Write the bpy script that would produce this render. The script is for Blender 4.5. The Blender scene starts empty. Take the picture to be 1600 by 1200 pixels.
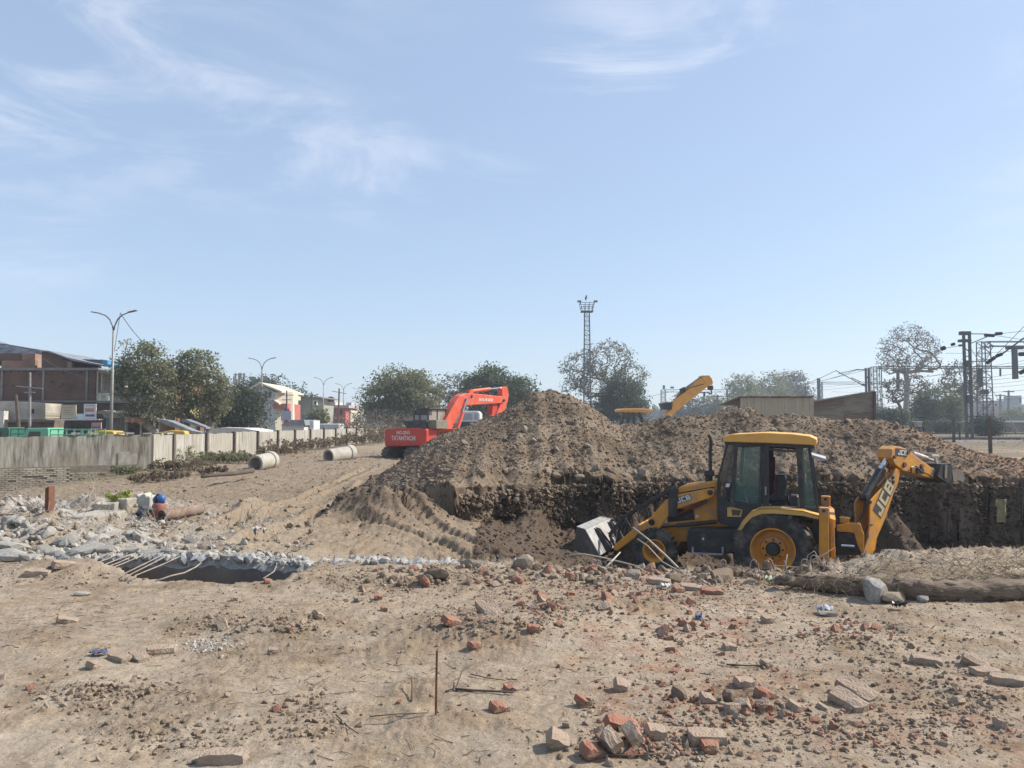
import bpy, math, random
import numpy as np
from mathutils import Vector, Matrix, Euler
R = math.radians
scene = bpy.context.scene
col = scene.collection
rng = random.Random(7)
nrg = np.random.RandomState(11)
# ------------------------------------------------------------------ camera
F = 1202.0                       # focal length in pixels of the 1600 px wide photograph
PITCH = math.atan(59 / F)
CAM = Vector((0, 0, 1.6))
cd = bpy.data.cameras.new('camera')
cam = bpy.data.objects.new('camera', cd)
col.objects.link(cam)
cam.location = CAM
cam.rotation_euler = (math.pi / 2 + PITCH, 0, 0)
cd.sensor_width = 36
cd.lens = F / 1600 * 36
cd.clip_start = 0.05
cd.clip_end = 6000
scene.camera = cam
# ------------------------------------------------------------------ light
SUN_EL = R(42)
SUN_AZ = R(13)                   # from +X towards +Y (behind the scene, to the right)
sun_dir = Vector((math.cos(SUN_EL) * math.cos(SUN_AZ), math.cos(SUN_EL) * math.sin(SUN_AZ), math.sin(SUN_EL)))
sl = bpy.data.lights.new('sun', 'SUN')
sl.energy = 4.7
sl.angle = R(0.6)
sl.color = (1.0, 0.94, 0.85)
so = bpy.data.objects.new('sun', sl)
col.objects.link(so)
so.rotation_euler = sun_dir.to_track_quat('Z', 'Y').to_euler()
world = bpy.data.worlds.new('World')
scene.world = world
world.use_nodes = True
wn, wl = world.node_tree.nodes, world.node_tree.links
wn.clear()
def N(tree, t, **kw):
 n = tree.nodes.new(t)
 for k, v in kw.items():
  if k.startswith('i_'):
   n.inputs[k[2:].replace('_', ' ')].default_value = v
  else:
   setattr(n, k, v)
 return n
wt = world.node_tree
sky = N(wt, 'ShaderNodeTexSky', sky_type='NISHITA', sun_disc=False, sun_elevation=SUN_EL,
  sun_rotation=math.pi / 2 - SUN_AZ, altitude=200, air_density=1.0, dust_density=1.0, ozone_density=1.0)
tc = N(wt, 'ShaderNodeTexCoord')
bg = N(wt, 'ShaderNodeBackground')
bg.inputs['Strength'].default_value = 0.116
wo = N(wt, 'ShaderNodeOutputWorld')
# thin wispy clouds, warped streaks high in the sky
mp = N(wt, 'ShaderNodeMapping'); mp.inputs['Scale'].default_value = (1.1, 1.0, 4.2); mp.inputs['Rotation'].default_value = (0, R(-20), 0); mp.vector_type = 'TEXTURE' if False else 'POINT'
wl.new(tc.outputs['Generated'], mp.inputs['Vector'])
nz = N(wt, 'ShaderNodeTexNoise'); nz.inputs['Scale'].default_value = 3.0; nz.inputs['Detail'].default_value = 12; nz.inputs['Roughness'].default_value = 0.64; nz.inputs['Distortion'].default_value = .8
wl.new(mp.outputs[0], nz.inputs['Vector'])
def cloud_patch(px, py, rad, tight=1.0):
 """soft round window in direction space, centre given as a view direction"""
 v = Vector(((px - 800) / F, 1, (600 - py) / F)); v.rotate(Euler((PITCH, 0, 0))); v.normalize()
 d = N(wt, 'ShaderNodeVectorMath', operation='DISTANCE'); d.inputs[1].default_value = v
 wl.new(tc.outputs['Generated'], d.inputs[0])
 m = N(wt, 'ShaderNodeMapRange', interpolation_type='SMOOTHERSTEP'); m.inputs['From Min'].default_value = rad; m.inputs['From Max'].default_value = 0.0
 m.inputs['To Min'].default_value = 0; m.inputs['To Max'].default_value = tight
 wl.new(d.outputs['Value'], m.inputs['Value'])
 return m.outputs[0]
acc = None
for a in [(40, 60, .26, 1.0), (190, 130, .20, .8), (330, 170, .16, .8), (450, 215, .15, .7), (570, 255, .12, .7), (650, 270, .08, .6), (960, 95, .15, 1.0),
  (1110, 50, .14, .8), (1030, 130, .10, .8), (760, 280, .12, .3), (60, 360, .13, .55), (-300, 60, .4, .7), (-700, 250, .3, .6), (1900, 200, .35, .5), (2300, 60, .4, .6),
  (300, -500, .5, .6), (1300, -600, .5, .5)]:
 o = cloud_patch(*a)
 if acc is None: acc = o
 else:
  mx = N(wt, 'ShaderNodeMath', operation='MAXIMUM'); wl.new(acc, mx.inputs[0]); wl.new(o, mx.inputs[1]); acc = mx.outputs[0]
cr = N(wt, 'ShaderNodeMapRange', interpolation_type='SMOOTHSTEP'); cr.inputs['From Min'].default_value = .42; cr.inputs['From Max'].default_value = .66
wl.new(nz.outputs['Fac'], cr.inputs['Value'])
mu = N(wt, 'ShaderNodeMath', operation='MULTIPLY'); wl.new(acc, mu.inputs[0]); wl.new(cr.outputs[0], mu.inputs[1])
mu2 = N(wt, 'ShaderNodeMath', operation='MULTIPLY'); wl.new(mu.outputs[0], mu2.inputs[0]); mu2.inputs[1].default_value = .52
hs = N(wt, 'ShaderNodeHueSaturation'); hs.inputs['Saturation'].default_value = .95; hs.inputs['Value'].default_value = 1.0; hs.inputs['Hue'].default_value = .503
wl.new(sky.outputs[0], hs.inputs['Color'])
hz = N(wt, 'ShaderNodeMixRGB'); hz.inputs['Fac'].default_value = .5; hz.inputs['Color2'].default_value = (3.3, 4.35, 6.0, 1)
wl.new(hs.outputs[0], hz.inputs['Color1'])
mc = N(wt, 'ShaderNodeMixRGB'); mc.inputs['Color2'].default_value = (6.2, 6.4, 7.0, 1)
wl.new(mu2.outputs[0], mc.inputs['Fac']); wl.new(hz.outputs[0], mc.inputs['Color1'])
wl.new(mc.outputs[0], bg.inputs['Color']); wl.new(bg.outputs[0], wo.inputs['Surface'])
vs = scene.view_settings
scene.display_settings.display_device = 'sRGB'
vs.view_transform = 'Standard'; vs.look = 'None'; vs.exposure = 0.48; vs.gamma = 1.0; vs.use_curve_mapping = False
scene.render.engine = 'CYCLES'
cy = scene.cycles
cy.use_denoising = True
cy.max_bounces = 6; cy.diffuse_bounces = 3; cy.glossy_bounces = 3; cy.transparent_max_bounces = 12
cy.volume_bounces = 1
cy.use_adaptive_sampling = True; cy.adaptive_threshold = 0.015
# ------------------------------------------------------------------ picking helpers
_cp, _sp = math.cos(PITCH), math.sin(PITCH)
def ray(px, py):
 u, v = (px - 800) / F, (600 - py) / F
 return Vector((u, _cp - v * _sp, _sp + v * _cp))
def at(px, py, d):
 """world point seen at pixel px,py whose depth (world Y) is d"""
 r = ray(px, py)
 return CAM + r * (d / r.y)
def Xat(px, d): return (px - 800) / F * d * (1.0)
def atz(px, py, z=0.0):
 r = ray(px, py)
 return CAM + r * ((z - CAM.z) / r.z)
# ------------------------------------------------------------------ noise in numpy
def _hash(ix, iy, seed):
 h = (ix.astype(np.int64) * 374761393 + iy.astype(np.int64) * 668265263 + seed * 1442695041) & 0xFFFFFFFF
 h = ((h ^ (h >> 13)) * 1274126177) & 0xFFFFFFFF
 h = (h ^ (h >> 16)) & 0xFFFFFF
 return h / float(0x1000000)
def gnoise(x, y, seed=0):
 ix = np.floor(x); iy = np.floor(y); fx = x - ix; fy = y - iy
 u = fx * fx * fx * (fx * (fx * 6 - 15) + 10); v = fy * fy * fy * (fy * (fy * 6 - 15) + 10)
 def g(dx, dy):
  a = _hash(ix + dx, iy + dy, seed) * 2 * np.pi
  return np.cos(a) * (fx - dx) + np.sin(a) * (fy - dy)
 return ((g(0, 0) * (1 - u) + g(1, 0) * u) * (1 - v) + (g(0, 1) * (1 - u) + g(1, 1) * u) * v) * 1.5
def fbm(x, y, oct=4, seed=0, gain=.5, lac=2.03, ridged=False):
 s = np.zeros_like(x, dtype=float); a = 1.0; t = 0
 for i in range(oct):
  n = gnoise(x, y, seed + i * 17)
  if ridged: n = 1 - 2 * np.abs(n)
  s += a * n; t += a; a *= gain; x = x * lac + 5.3; y = y * lac - 2.7
 return s / t
def worley(x, y, seed=0):
 ix = np.floor(x); iy = np.floor(y)
 f1 = np.full(x.shape, 9.0); f2 = np.full(x.shape, 9.0); hid = np.zeros(x.shape)
 for dx in (-1, 0, 1):
  for dy in (-1, 0, 1):
   cx, cy_ = ix + dx, iy + dy
   px = cx + _hash(cx, cy_, seed); py = cy_ + _hash(cx, cy_, seed + 91)
   d = np.hypot(px - x, py - y)
   h = _hash(cx, cy_, seed + 53)
   m = d < f1
   f2 = np.where(m, f1, np.minimum(f2, d)); hid = np.where(m, h, hid); f1 = np.where(m, d, f1)
 return f1, f2, hid
def sst(a, b, x):
 t = np.clip((x - a) / (b - a), 0, 1)
 return t * t * (3 - 2 * t)
# ------------------------------------------------------------------ materials
def new_mat(name):
 m = bpy.data.materials.new(name); m.use_nodes = True
 nt = m.node_tree; nt.nodes.clear()
 out = N(nt, 'ShaderNodeOutputMaterial'); b = N(nt, 'ShaderNodeBsdfPrincipled')
 nt.links.new(b.outputs[0], out.inputs[0])
 return m, nt, b
def rgb(c): return (c[0], c[1], c[2], 1)
def mat(name, c, c2=None, rough=.7, metal=0.0, scale=6.0, detail=6, bump=0.0, bscale=40, coords='Object', lo=.35, hi=.65, dirt=None, dirt_amt=.5, dirt_scale=3.0, stretch=None, spec=.5, coat=0.0, trans=0.0):
 """painted / mineral surface: two-tone procedural noise, optional dust layer and fine bump"""
 m, nt, b = new_mat(name)
 L = nt.links
 t = N(nt, 'ShaderNodeTexCoord'); vec = t.outputs[coords]
 if stretch:
  mp = N(nt, 'ShaderNodeMapping'); mp.inputs['Scale'].default_value = stretch; L.new(vec, mp.inputs[0]); vec = mp.outputs[0]
 src = None
 if c2 is None: c2 = tuple(v * .8 for v in c)
 n = N(nt, 'ShaderNodeTexNoise'); n.inputs['Scale'].default_value = scale; n.inputs['Detail'].default_value = detail; n.inputs['Roughness'].default_value = .62
 L.new(vec, n.inputs['Vector'])
 r = N(nt, 'ShaderNodeMapRange'); r.inputs['From Min'].default_value = lo; r.inputs['From Max'].default_value = hi
 L.new(n.outputs['Fac'], r.inputs['Value'])
 mx = N(nt, 'ShaderNodeMixRGB'); mx.inputs['Color1'].default_value = rgb(c); mx.inputs['Color2'].default_value = rgb(c2)
 L.new(r.outputs[0], mx.inputs['Fac']); src = mx.outputs[0]
 rsrc = None
 if dirt:
  n2 = N(nt, 'ShaderNodeTexNoise'); n2.inputs['Scale'].default_value = dirt_scale; n2.inputs['Detail'].default_value = 8; n2.inputs['Roughness'].default_value = .7
  L.new(t.outputs[coords], n2.inputs['Vector'])
  r2 = N(nt, 'ShaderNodeMapRange', interpolation_type='SMOOTHSTEP'); r2.inputs['From Min'].default_value = .62 - .25 * dirt_amt; r2.inputs['From Max'].default_value = .8 - .15 * dirt_amt; r2.inputs['To Max'].default_value = .45 + .4 * dirt_amt
  L.new(n2.outputs['Fac'], r2.inputs['Value'])
  m2 = N(nt, 'ShaderNodeMixRGB'); m2.inputs['Color2'].default_value = rgb(dirt)
  L.new(r2.outputs[0], m2.inputs['Fac']); L.new(src, m2.inputs['Color1']); src = m2.outputs[0]
  mr = N(nt, 'ShaderNodeMapRange'); mr.inputs['To Min'].default_value = rough; mr.inputs['To Max'].default_value = .86
  L.new(r2.outputs[0], mr.inputs['Value']); rsrc = mr.outputs[0]
 L.new(src, b.inputs['Base Color'])
 if rsrc: L.new(rsrc, b.inputs['Roughness'])
 else: b.inputs['Roughness'].default_value = rough
 b.inputs['Metallic'].default_value = metal
 b.inputs['Specular IOR Level'].default_value = spec
 if coat: b.inputs['Coat Weight'].default_value = coat; b.inputs['Coat Roughness'].default_value = .15
 if bump:
  nb = N(nt, 'ShaderNodeTexNoise'); nb.inputs['Scale'].default_value = bscale; nb.inputs['Detail'].default_value = 5
  L.new(vec, nb.inputs['Vector'])
  bp = N(nt, 'ShaderNodeBump'); bp.inputs['Strength'].default_value = bump; bp.inputs['Distance'].default_value = .02
  L.new(nb.outputs['Fac'], bp.inputs['Height']); L.new(bp.outputs[0], b.inputs['Normal'])
 return m
def glass_mat(name, tint=(.35, .5, .45), alpha=.35, rough=.05):
 m, nt, b = new_mat(name)
 b.inputs['Base Color'].default_value = rgb(tint); b.inputs['Roughness'].default_value = rough
 b.inputs['Alpha'].default_value = alpha; b.inputs['Specular IOR Level'].default_value = .8
 return m
# ------------------------------------------------------------------ mesh builder
class MB:
 def __init__(s): s.v = []; s.f = []; s.mi = []; s.cur = 0; s.ch = []
 def add(s, verts, faces):
  o = len(s.v); s.ch.append((len(s.v), len(s.f))); s.v.extend([Vector(v) for v in verts]); s.f.extend([tuple(i + o for i in f) for f in faces]); s.mi.extend([s.cur] * len(faces)); return s
 def box(s, c, size, rot=None, axes=None):
  hx, hy, hz = size[0] / 2, size[1] / 2, size[2] / 2
  if axes is None:
   M = Euler(rot).to_matrix() if rot else Matrix.Identity(3)
  else:
   M = Matrix([list(axes[i]) for i in range(3)]).transposed()
  vs_ = [Vector(c) + M @ Vector((x * hx, y * hy, z * hz)) for x in (-1, 1) for y in (-1, 1) for z in (-1, 1)]
  return s.add(vs_, [(0, 1, 3, 2), (4, 6, 7, 5), (0, 4, 5, 1), (2, 3, 7, 6), (0, 2, 6, 4), (1, 5, 7, 3)])
 def prism(s, pts, off):
  n = len(pts); off = Vector(off)
  a = [Vector(p) for p in pts]
  # orient so that the front cap (pts) faces away from off
  nrm = Vector((0, 0, 0))
  for i in range(n): nrm += a[i].cross(a[(i + 1) % n])
  if nrm.dot(off) > 0: a.reverse()
  b = [p + off for p in a]
  return s.add(a + b, [tuple(range(n)), tuple(range(2 * n - 1, n - 1, -1))] + [(i, i + n, (i + 1) % n + n, (i + 1) % n) for i in range(n)])
 def tube(s, pts, r, n=8, cap=True):
  pts = [Vector(p) for p in pts]; m = len(pts)
  rs = r if isinstance(r, (list, tuple)) else [r] * m
  vv = []; up = None
  for i, p in enumerate(pts):
   t = (pts[min(i + 1, m - 1)] - pts[max(i - 1, 0)])
   if t.length < 1e-9: t = Vector((0, 0, 1))
   t.normalize()
   if up is None: up = t.orthogonal().normalized()
   up = (up - t * up.dot(t))
   up = up.normalized() if up.length > 1e-6 else t.orthogonal().normalized()
   w = t.cross(up)
   for k in range(n):
    a = 2 * math.pi * k / n
    vv.append(p + (up * math.cos(a) + w * math.sin(a)) * rs[i])
  ff = [(i * n + k, i * n + (k + 1) % n, (i + 1) * n + (k + 1) % n, (i + 1) * n + k) for i in range(m - 1) for k in range(n)]
  if cap: ff += [tuple(range(n - 1, -1, -1)), tuple(range((m - 1) * n, m * n))]
  return s.add(vv, ff)
 def lathe(s, o, axis, prof, n=24, closed=False, cap=True):
  """prof: (radius, height along axis)"""
  ax = Vector(axis).normalized(); u = ax.orthogonal().normalized(); w = ax.cross(u); o = Vector(o)
  vv = []; m = len(prof)
  for r_, h in prof:
   for k in range(n):
    a = 2 * math.pi * k / n
    vv.append(o + ax * h + (u * math.cos(a) + w * math.sin(a)) * r_)
  ff = [(i * n + k, i * n + (k + 1) % n, (i + 1) * n + (k + 1) % n, (i + 1) * n + k) for i in range(m - 1) for k in range(n)]
  if closed: ff += [((m - 1) * n + k, (m - 1) * n + (k + 1) % n, (k + 1) % n, k) for k in range(n)]
  elif cap:
   if prof[0][0] > 1e-4: ff.append(tuple(range(n - 1, -1, -1)))
   if prof[-1][0] > 1e-4: ff.append(tuple(range((m - 1) * n, m * n)))
  return s.add(vv, ff)
 def bar(s, a, b, w, h=None, up=(0, 0, 1)):
  """rectangular bar from a to b"""
  a, b = Vector(a), Vector(b); h = h or w
  d = b - a; L_ = d.length
  if L_ < 1e-6: return s
  d.normalize(); u = Vector(up)
  if abs(u.dot(d)) > .98: u = Vector((1, 0, 0))
  x = d.cross(u).normalized(); z = x.cross(d)
  return s.box((a + b) / 2, (w, L_, h), axes=(x, d, z))
 def split(s, name, mats, parent=None, **kw):
  """every added piece becomes an object of its own"""
  out = []
  for k, (v0, f0) in enumerate(s.ch):
   v1, f1 = s.ch[k + 1] if k + 1 < len(s.ch) else (len(s.v), len(s.f))
   m = MB(); m.add(s.v[v0:v1], [tuple(i - v0 for i in f) for f in s.f[f0:f1]])
   out.append(m.build(name, mats, parent, **kw))
  return out
 def build(s, name, mats, parent=None, smooth=False, bevel=0, loc=None, segs=1, kind=None):
  me = bpy.data.meshes.new(name)
  if parent is not None: o0 = parent_world(parent)
  elif loc is not None: o0 = Vector(loc)
  else:
   # base of the thing: centre of its box, at the bottom
   xs = [v.x for v in s.v]; ys = [v.y for v in s.v]; zs = [v.z for v in s.v]
   o0 = Vector(((min(xs) + max(xs)) / 2, (min(ys) + max(ys)) / 2, min(zs)))
  me.from_pydata([tuple(v - o0) for v in s.v], [], s.f)
  if not isinstance(mats, (list, tuple)): mats = [mats]
  for m_ in mats: me.materials.append(m_)
  if len(mats) > 1: me.polygons.foreach_set('material_index', s.mi)
  if smooth:
   me.polygons.foreach_set('use_smooth', [True] * len(me.polygons))
  me.update()
  o = bpy.data.objects.new(name, me); col.objects.link(o)
  if parent is not None: o.parent = parent
  else: o.location = o0
  if bevel:
   bm_ = o.modifiers.new('bevel', 'BEVEL'); bm_.width = bevel; bm_.segments = segs; bm_.limit_method = 'ANGLE'; bm_.angle_limit = R(35)
  if smooth == 'auto':
   auto_smooth(me)
  if kind: o['kind'] = kind
  return o
def auto_smooth(me, ang=35):
 try: me.set_sharp_from_angle(angle=R(ang))
 except Exception: pass
def parent_world(p):
 v = Vector(p.location)
 while p.parent: p = p.parent; v = v + Vector(p.location)
 return v
def tag(o, label=None, cat=None, group=None, kind=None):
 if label: o['label'] = label
 if cat: o['category'] = cat
 if group: o['group'] = group
 if kind: o['kind'] = kind
 return o
def thing(name, loc, label, cat, group=None):
 o = bpy.data.objects.new(name, None); col.objects.link(o); o.location = loc
 o.empty_display_size = .2
 return tag(o, label, cat, group)
def copy_tree(o, loc=None, label=None, parent=None, rotz=None, scale=None, group=None):
 c = o.copy(); col.objects.link(c)
 if parent is not None: c.parent = parent
 if loc is not None: c.location = loc
 if rotz is not None: c.rotation_euler.z = rotz
 if scale is not None: c.scale = (scale, scale, scale) if not isinstance(scale, tuple) else scale
 if label: c['label'] = label
 if group: c['group'] = group
 for ch in kids.get(o.name, []) or [k for k in o.children]: copy_tree(ch, parent=c)
 return c
kids = {}
def np_mesh(name, verts, faces, mats, smooth=False, loc=(0, 0, 0), mat_idx=None):
 """verts Nx3, faces Mx3 or Mx4 numpy"""
 me = bpy.data.meshes.new(name)
 k = faces.shape[1]
 me.vertices.add(len(verts)); me.vertices.foreach_set('co', np.ascontiguousarray(verts, dtype=np.float32).ravel())
 me.loops.add(faces.size); me.loops.foreach_set('vertex_index', np.ascontiguousarray(faces, dtype=np.int32).ravel())
 me.polygons.add(len(faces)); me.polygons.foreach_set('loop_start', np.arange(0, faces.size, k, dtype=np.int32))
 try: me.polygons.foreach_set('loop_total', np.full(len(faces), k, dtype=np.int32))
 except Exception: pass
 if not isinstance(mats, (list, tuple)): mats = [mats]
 for m_ in mats: me.materials.append(m_)
 if mat_idx is not None: me.polygons.foreach_set('material_index', np.ascontiguousarray(mat_idx, dtype=np.int32))
 me.polygons.foreach_set('use_smooth', np.full(len(faces), bool(smooth)))
 me.update(); me.validate()
 o = bpy.data.objects.new(name, me); col.objects.link(o); o.location = loc
 return o
# ------------------------------------------------------------------ terrain
SIL = [(560, 760), (600, 742), (630, 722), (665, 697), (700, 678), (740, 663), (775, 650), (800, 636), (838, 617), (865, 613), (890, 619), (915, 632), (945, 653), (970, 667), (1000, 668),
 (1040, 653), (1080, 649), (1120, 646), (1150, 639), (1175, 641), (1195, 652), (1230, 648), (1270, 655), (1320, 658), (1350, 655), (1385, 662), (1420, 672), (1460, 686), (1500, 701), (1550, 718), (1600, 738), (1660, 752), (1760, 765)]
YR_X = np.array([-6, -3.4, 1.2, 4, 9, 16]); YR_Y = np.array([22.0, 22.3, 22.5, 22.0, 21.3, 21.0])
_sx, _sz = [], []
for px, py in SIL:
 d = 22.2
 for _ in range(3):
  X = Xat(px, d); d = float(np.interp(X, YR_X, YR_Y))
 p = at(px, py, d); _sx.append(p.x); _sz.append(p.z)
_sx = np.array(_sx); _sz = np.array(_sz)
def Yc(x):   # top line of the dug face
 return np.interp(x, [-3.6, -2.6, -1.5, -1.1, 0.0, 0.9, 3.0, 5.5, 7.5, 9.5, 11.6, 14, 18, 26], [19.5, 17.4, 15.0, 14.8, 15.7, 16.6, 17.8, 18.3, 18.0, 17.8, 17.2, 17.0, 16.4, 14.5]) \
  + .55 * gnoise(x * .8, x * 0 + 3.3, 5) + .26 * gnoise(x * 2.1, x * 0 + 7.1, 6) + .1 * gnoise(x * 6, x * 0 + 2.1, 7)
def floor_z(x):
 return np.interp(x, [-3.2, -1.8, -.6, 1.2, 2.8, 20, 26], [0, -.16, -.42, -1.0, -1.46, -1.5, -1.4])
TRACKS = []
def _trk(pts, w=.22, lug=.14):
 TRACKS.append(([(atz(px, py, -.15).x, atz(px, py, -.15).y) for px, py in pts], w, lug))
_trk([(380, 868), (470, 835), (560, 822), (680, 838), (820, 872)], .26, .16)
_trk([(330, 846), (420, 812), (500, 800), (600, 806), (720, 826), (860, 858)], .26, .16)
_trk([(410, 858), (520, 800), (560, 762), (570, 742)], .22, .12)
_trk([(300, 850), (430, 790), (500, 757), (540, 738), (575, 724)], .22, .12)
_trk([(360, 830), (400, 800), (480, 768), (520, 742)], .2, .14)
def seg_dist(x, y, pts):
 best = np.full(x.shape, 1e9); along = np.zeros(x.shape); acc = 0.0
 for (x0, y0), (x1, y1) in zip(pts[:-1], pts[1:]):
  dx, dy = x1 - x0, y1 - y0; L2 = dx * dx + dy * dy; L1 = math.sqrt(L2)
  t = np.clip(((x - x0) * dx + (y - y0) * dy) / L2, 0, 1)
  d = np.hypot(x - x0 - t * dx, y - y0 - t * dy)
  sd = d
  m = sd < best
  best = np.where(m, sd, best); along = np.where(m, acc + t * L1, along); acc += L1
 return best, along
def bump(x, y, cx, cy_, rx, ry, h, rot=0.0):
 c, s_ = math.cos(rot), math.sin(rot)
 u = ((x - cx) * c + (y - cy_) * s_) / rx; v = (-(x - cx) * s_ + (y - cy_) * c) / ry
 return h * np.exp(-(u * u + v * v))
TR_N = [(-5.6, 9.0), (-4.9, 8.75), (-4.3, 8.3), (-3.75, 8.0), (-3.3, 7.84), (-2.9, 7.8), (-2.3, 7.85)]   # near lip of the trench
def base(x, y):
 """large scale height and zone masks"""
 wl_ = sst(-3.5, -8.0, x)
 zl = np.interp(y, [0, 9, 12, 15, 18, 25, 31, 34, 40, 60, 90, 200], [0, 0, -.18, -.38, -.58, -.60, -.46, -.42, -.40, -.45, -.45, 0]) - .85 * sst(-14.5, -20.5, x) * sst(19, 27, y) * sst(37, 31.5, y)
 zr = np.interp(y, [0, 9, 20, 35, 42, 60, 90, 200], [0, -.03, -.28, -.46, -.58, -.5, -.45, 0]) * sst(7, 2, x)
 g = zl * wl_ + zr * (1 - wl_)
 # the dug pit
 yc = Yc(x)
 ye = 8.95 + .12 * gnoise(x * 1.3, x * 0 + .5, 21) + .05 * gnoise(x * 5, x * 0, 22)
 pit = sst(0, .22, y - ye) * sst(-3.2, -1.2, x)
 fz = floor_z(x) + .05 * gnoise(x * .8, y * .8, 31)
 # talus at the foot of the face
 sl_ = sst(.02, .38, gnoise(x * .75 + 4.2, x * 0 + 9.1, 35)); tal = np.clip(1 - (yc - y) / (1.2 + .9 * sl_), 0, 1) ** (2 - .8 * sl_) * (.35 + .95 * sl_) * sst(-1, 1, x)
 inpit = pit * (y < yc)
 zfl = np.where(x > -3.2, g * (1 - pit) + (fz + tal) * pit, g)
 z = np.where((y > ye) & (y < yc), zfl, g)
 # the heap
 zc = np.where(x < _sx[0], np.interp(x, _sx, _sz) - 2.2 * (_sx[0] - x), np.interp(x, _sx, _sz, right=-.2))
 yr = np.interp(x, YR_X, YR_Y) + .25 * gnoise(x * .5, x * 0 + 1.7, 41)
 zt = np.interp(x, [-5, -3.4, -1.5, -.9, 1, 3, 12, 16, 24], [-1.2, -.15, .2, .27, .28, .2, .18, .1, 0]) + .16 * gnoise(x * 1.1, x * 0 + 5.5, 36) + .07 * gnoise(x * 3.7, x * 0, 37)
 t = np.clip((y - yc) / (yr - yc), 0, 1)
 prof = t ** .95
 m_front = zt + (zc - zt) * prof
 m_back = zc - (y - yr) * .62
 mnd = np.where(y < yr, m_front, m_back)
 mnd = np.where((y >= yc) & (x > -4.6), mnd, -9)
 cliff = sst(-.02, .16, y - yc)
 zz = np.where(y >= yc, zfl + (np.maximum(mnd, g) - zfl) * cliff, z)
 heap = ((zz > g + .04) & (y >= yc - .05) & (y < 30) & (x > -5)).astype(float)
 heap = np.maximum(heap, ((y > ye) & (x > -.6) & (y < yc)).astype(float))
 # spur pile at the left end of the face
 sp = bump(x, y, -2.35, 14.0, .85, .8, .36) + bump(x, y, -1.75, 14.3, .7, .55, .28) + bump(x, y, -2.9, 14.4, .5, .5, .2)
 zz = zz + sp * (x < 2)
 heap = np.maximum(heap, np.clip(sp * 6, 0, 1))
 return zz, heap, g, yc, ye, inpit
def rough(x, y, heap, g_only=False):
 """smaller relief"""
 pl = 1 - heap
 near = sst(60, 20, y)
 patch = sst(-.12, .25, fbm(x * .7, y * .7, 3, 61))
 r = .035 * fbm(x * .55, y * .55, 3, 62)
 r += (.010 + .020 * patch) * fbm(x * 3.1, y * 3.1, 4, 63, gain=.6)
 f1, f2, hid = worley(x * 7.5, y * 7.5, 64)
 r += patch * .014 * (np.clip(.55 - f1, 0, 1) * (hid > .45))
 f1, f2, hid = worley(x * 19 + 3, y * 19, 66)
 r += (.2 + patch) * .0055 * (np.clip(.6 - f1, 0, 1) * (hid > .5)) * sst(14, 9, y)
 pk = sst(.0, .35, fbm(x * .8 + 9, y * .8, 4, 67, gain=.6)) * sst(13, 8.5, y)
 r += pk * (.026 * fbm(x * 4.2, y * 6.5, 4, 68, ridged=True, gain=.62) + .012 * fbm(x * 17, y * 17, 2, 69, ridged=True))
 # on loose earth
 h = np.zeros_like(x)
 mk = heap > .01
 if mk.any():
  xm, ym = x[mk], y[mk]
  q = .15 * fbm(xm * .8, ym * .8, 4, 71, gain=.55) + .06 * fbm(xm * 2.6, ym * 2.6, 3, 72, ridged=True, gain=.6)
  f1, f2, hid = worley(xm * 2.6, ym * 2.6, 73); q += .07 * np.clip(.62 - f1, 0, 1) * (hid > .5) * hid
  f1, f2, hid = worley(xm * 6, ym * 6, 74); q += .055 * np.clip(.6 - f1, 0, 1) * (hid > .35)
  f1, f2, hid = worley(xm * 13, ym * 13, 75); q += .03 * np.clip(.6 - f1, 0, 1)
  h[mk] = q
 return r * pl * (.3 + .7 * near) + h * heap
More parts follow.
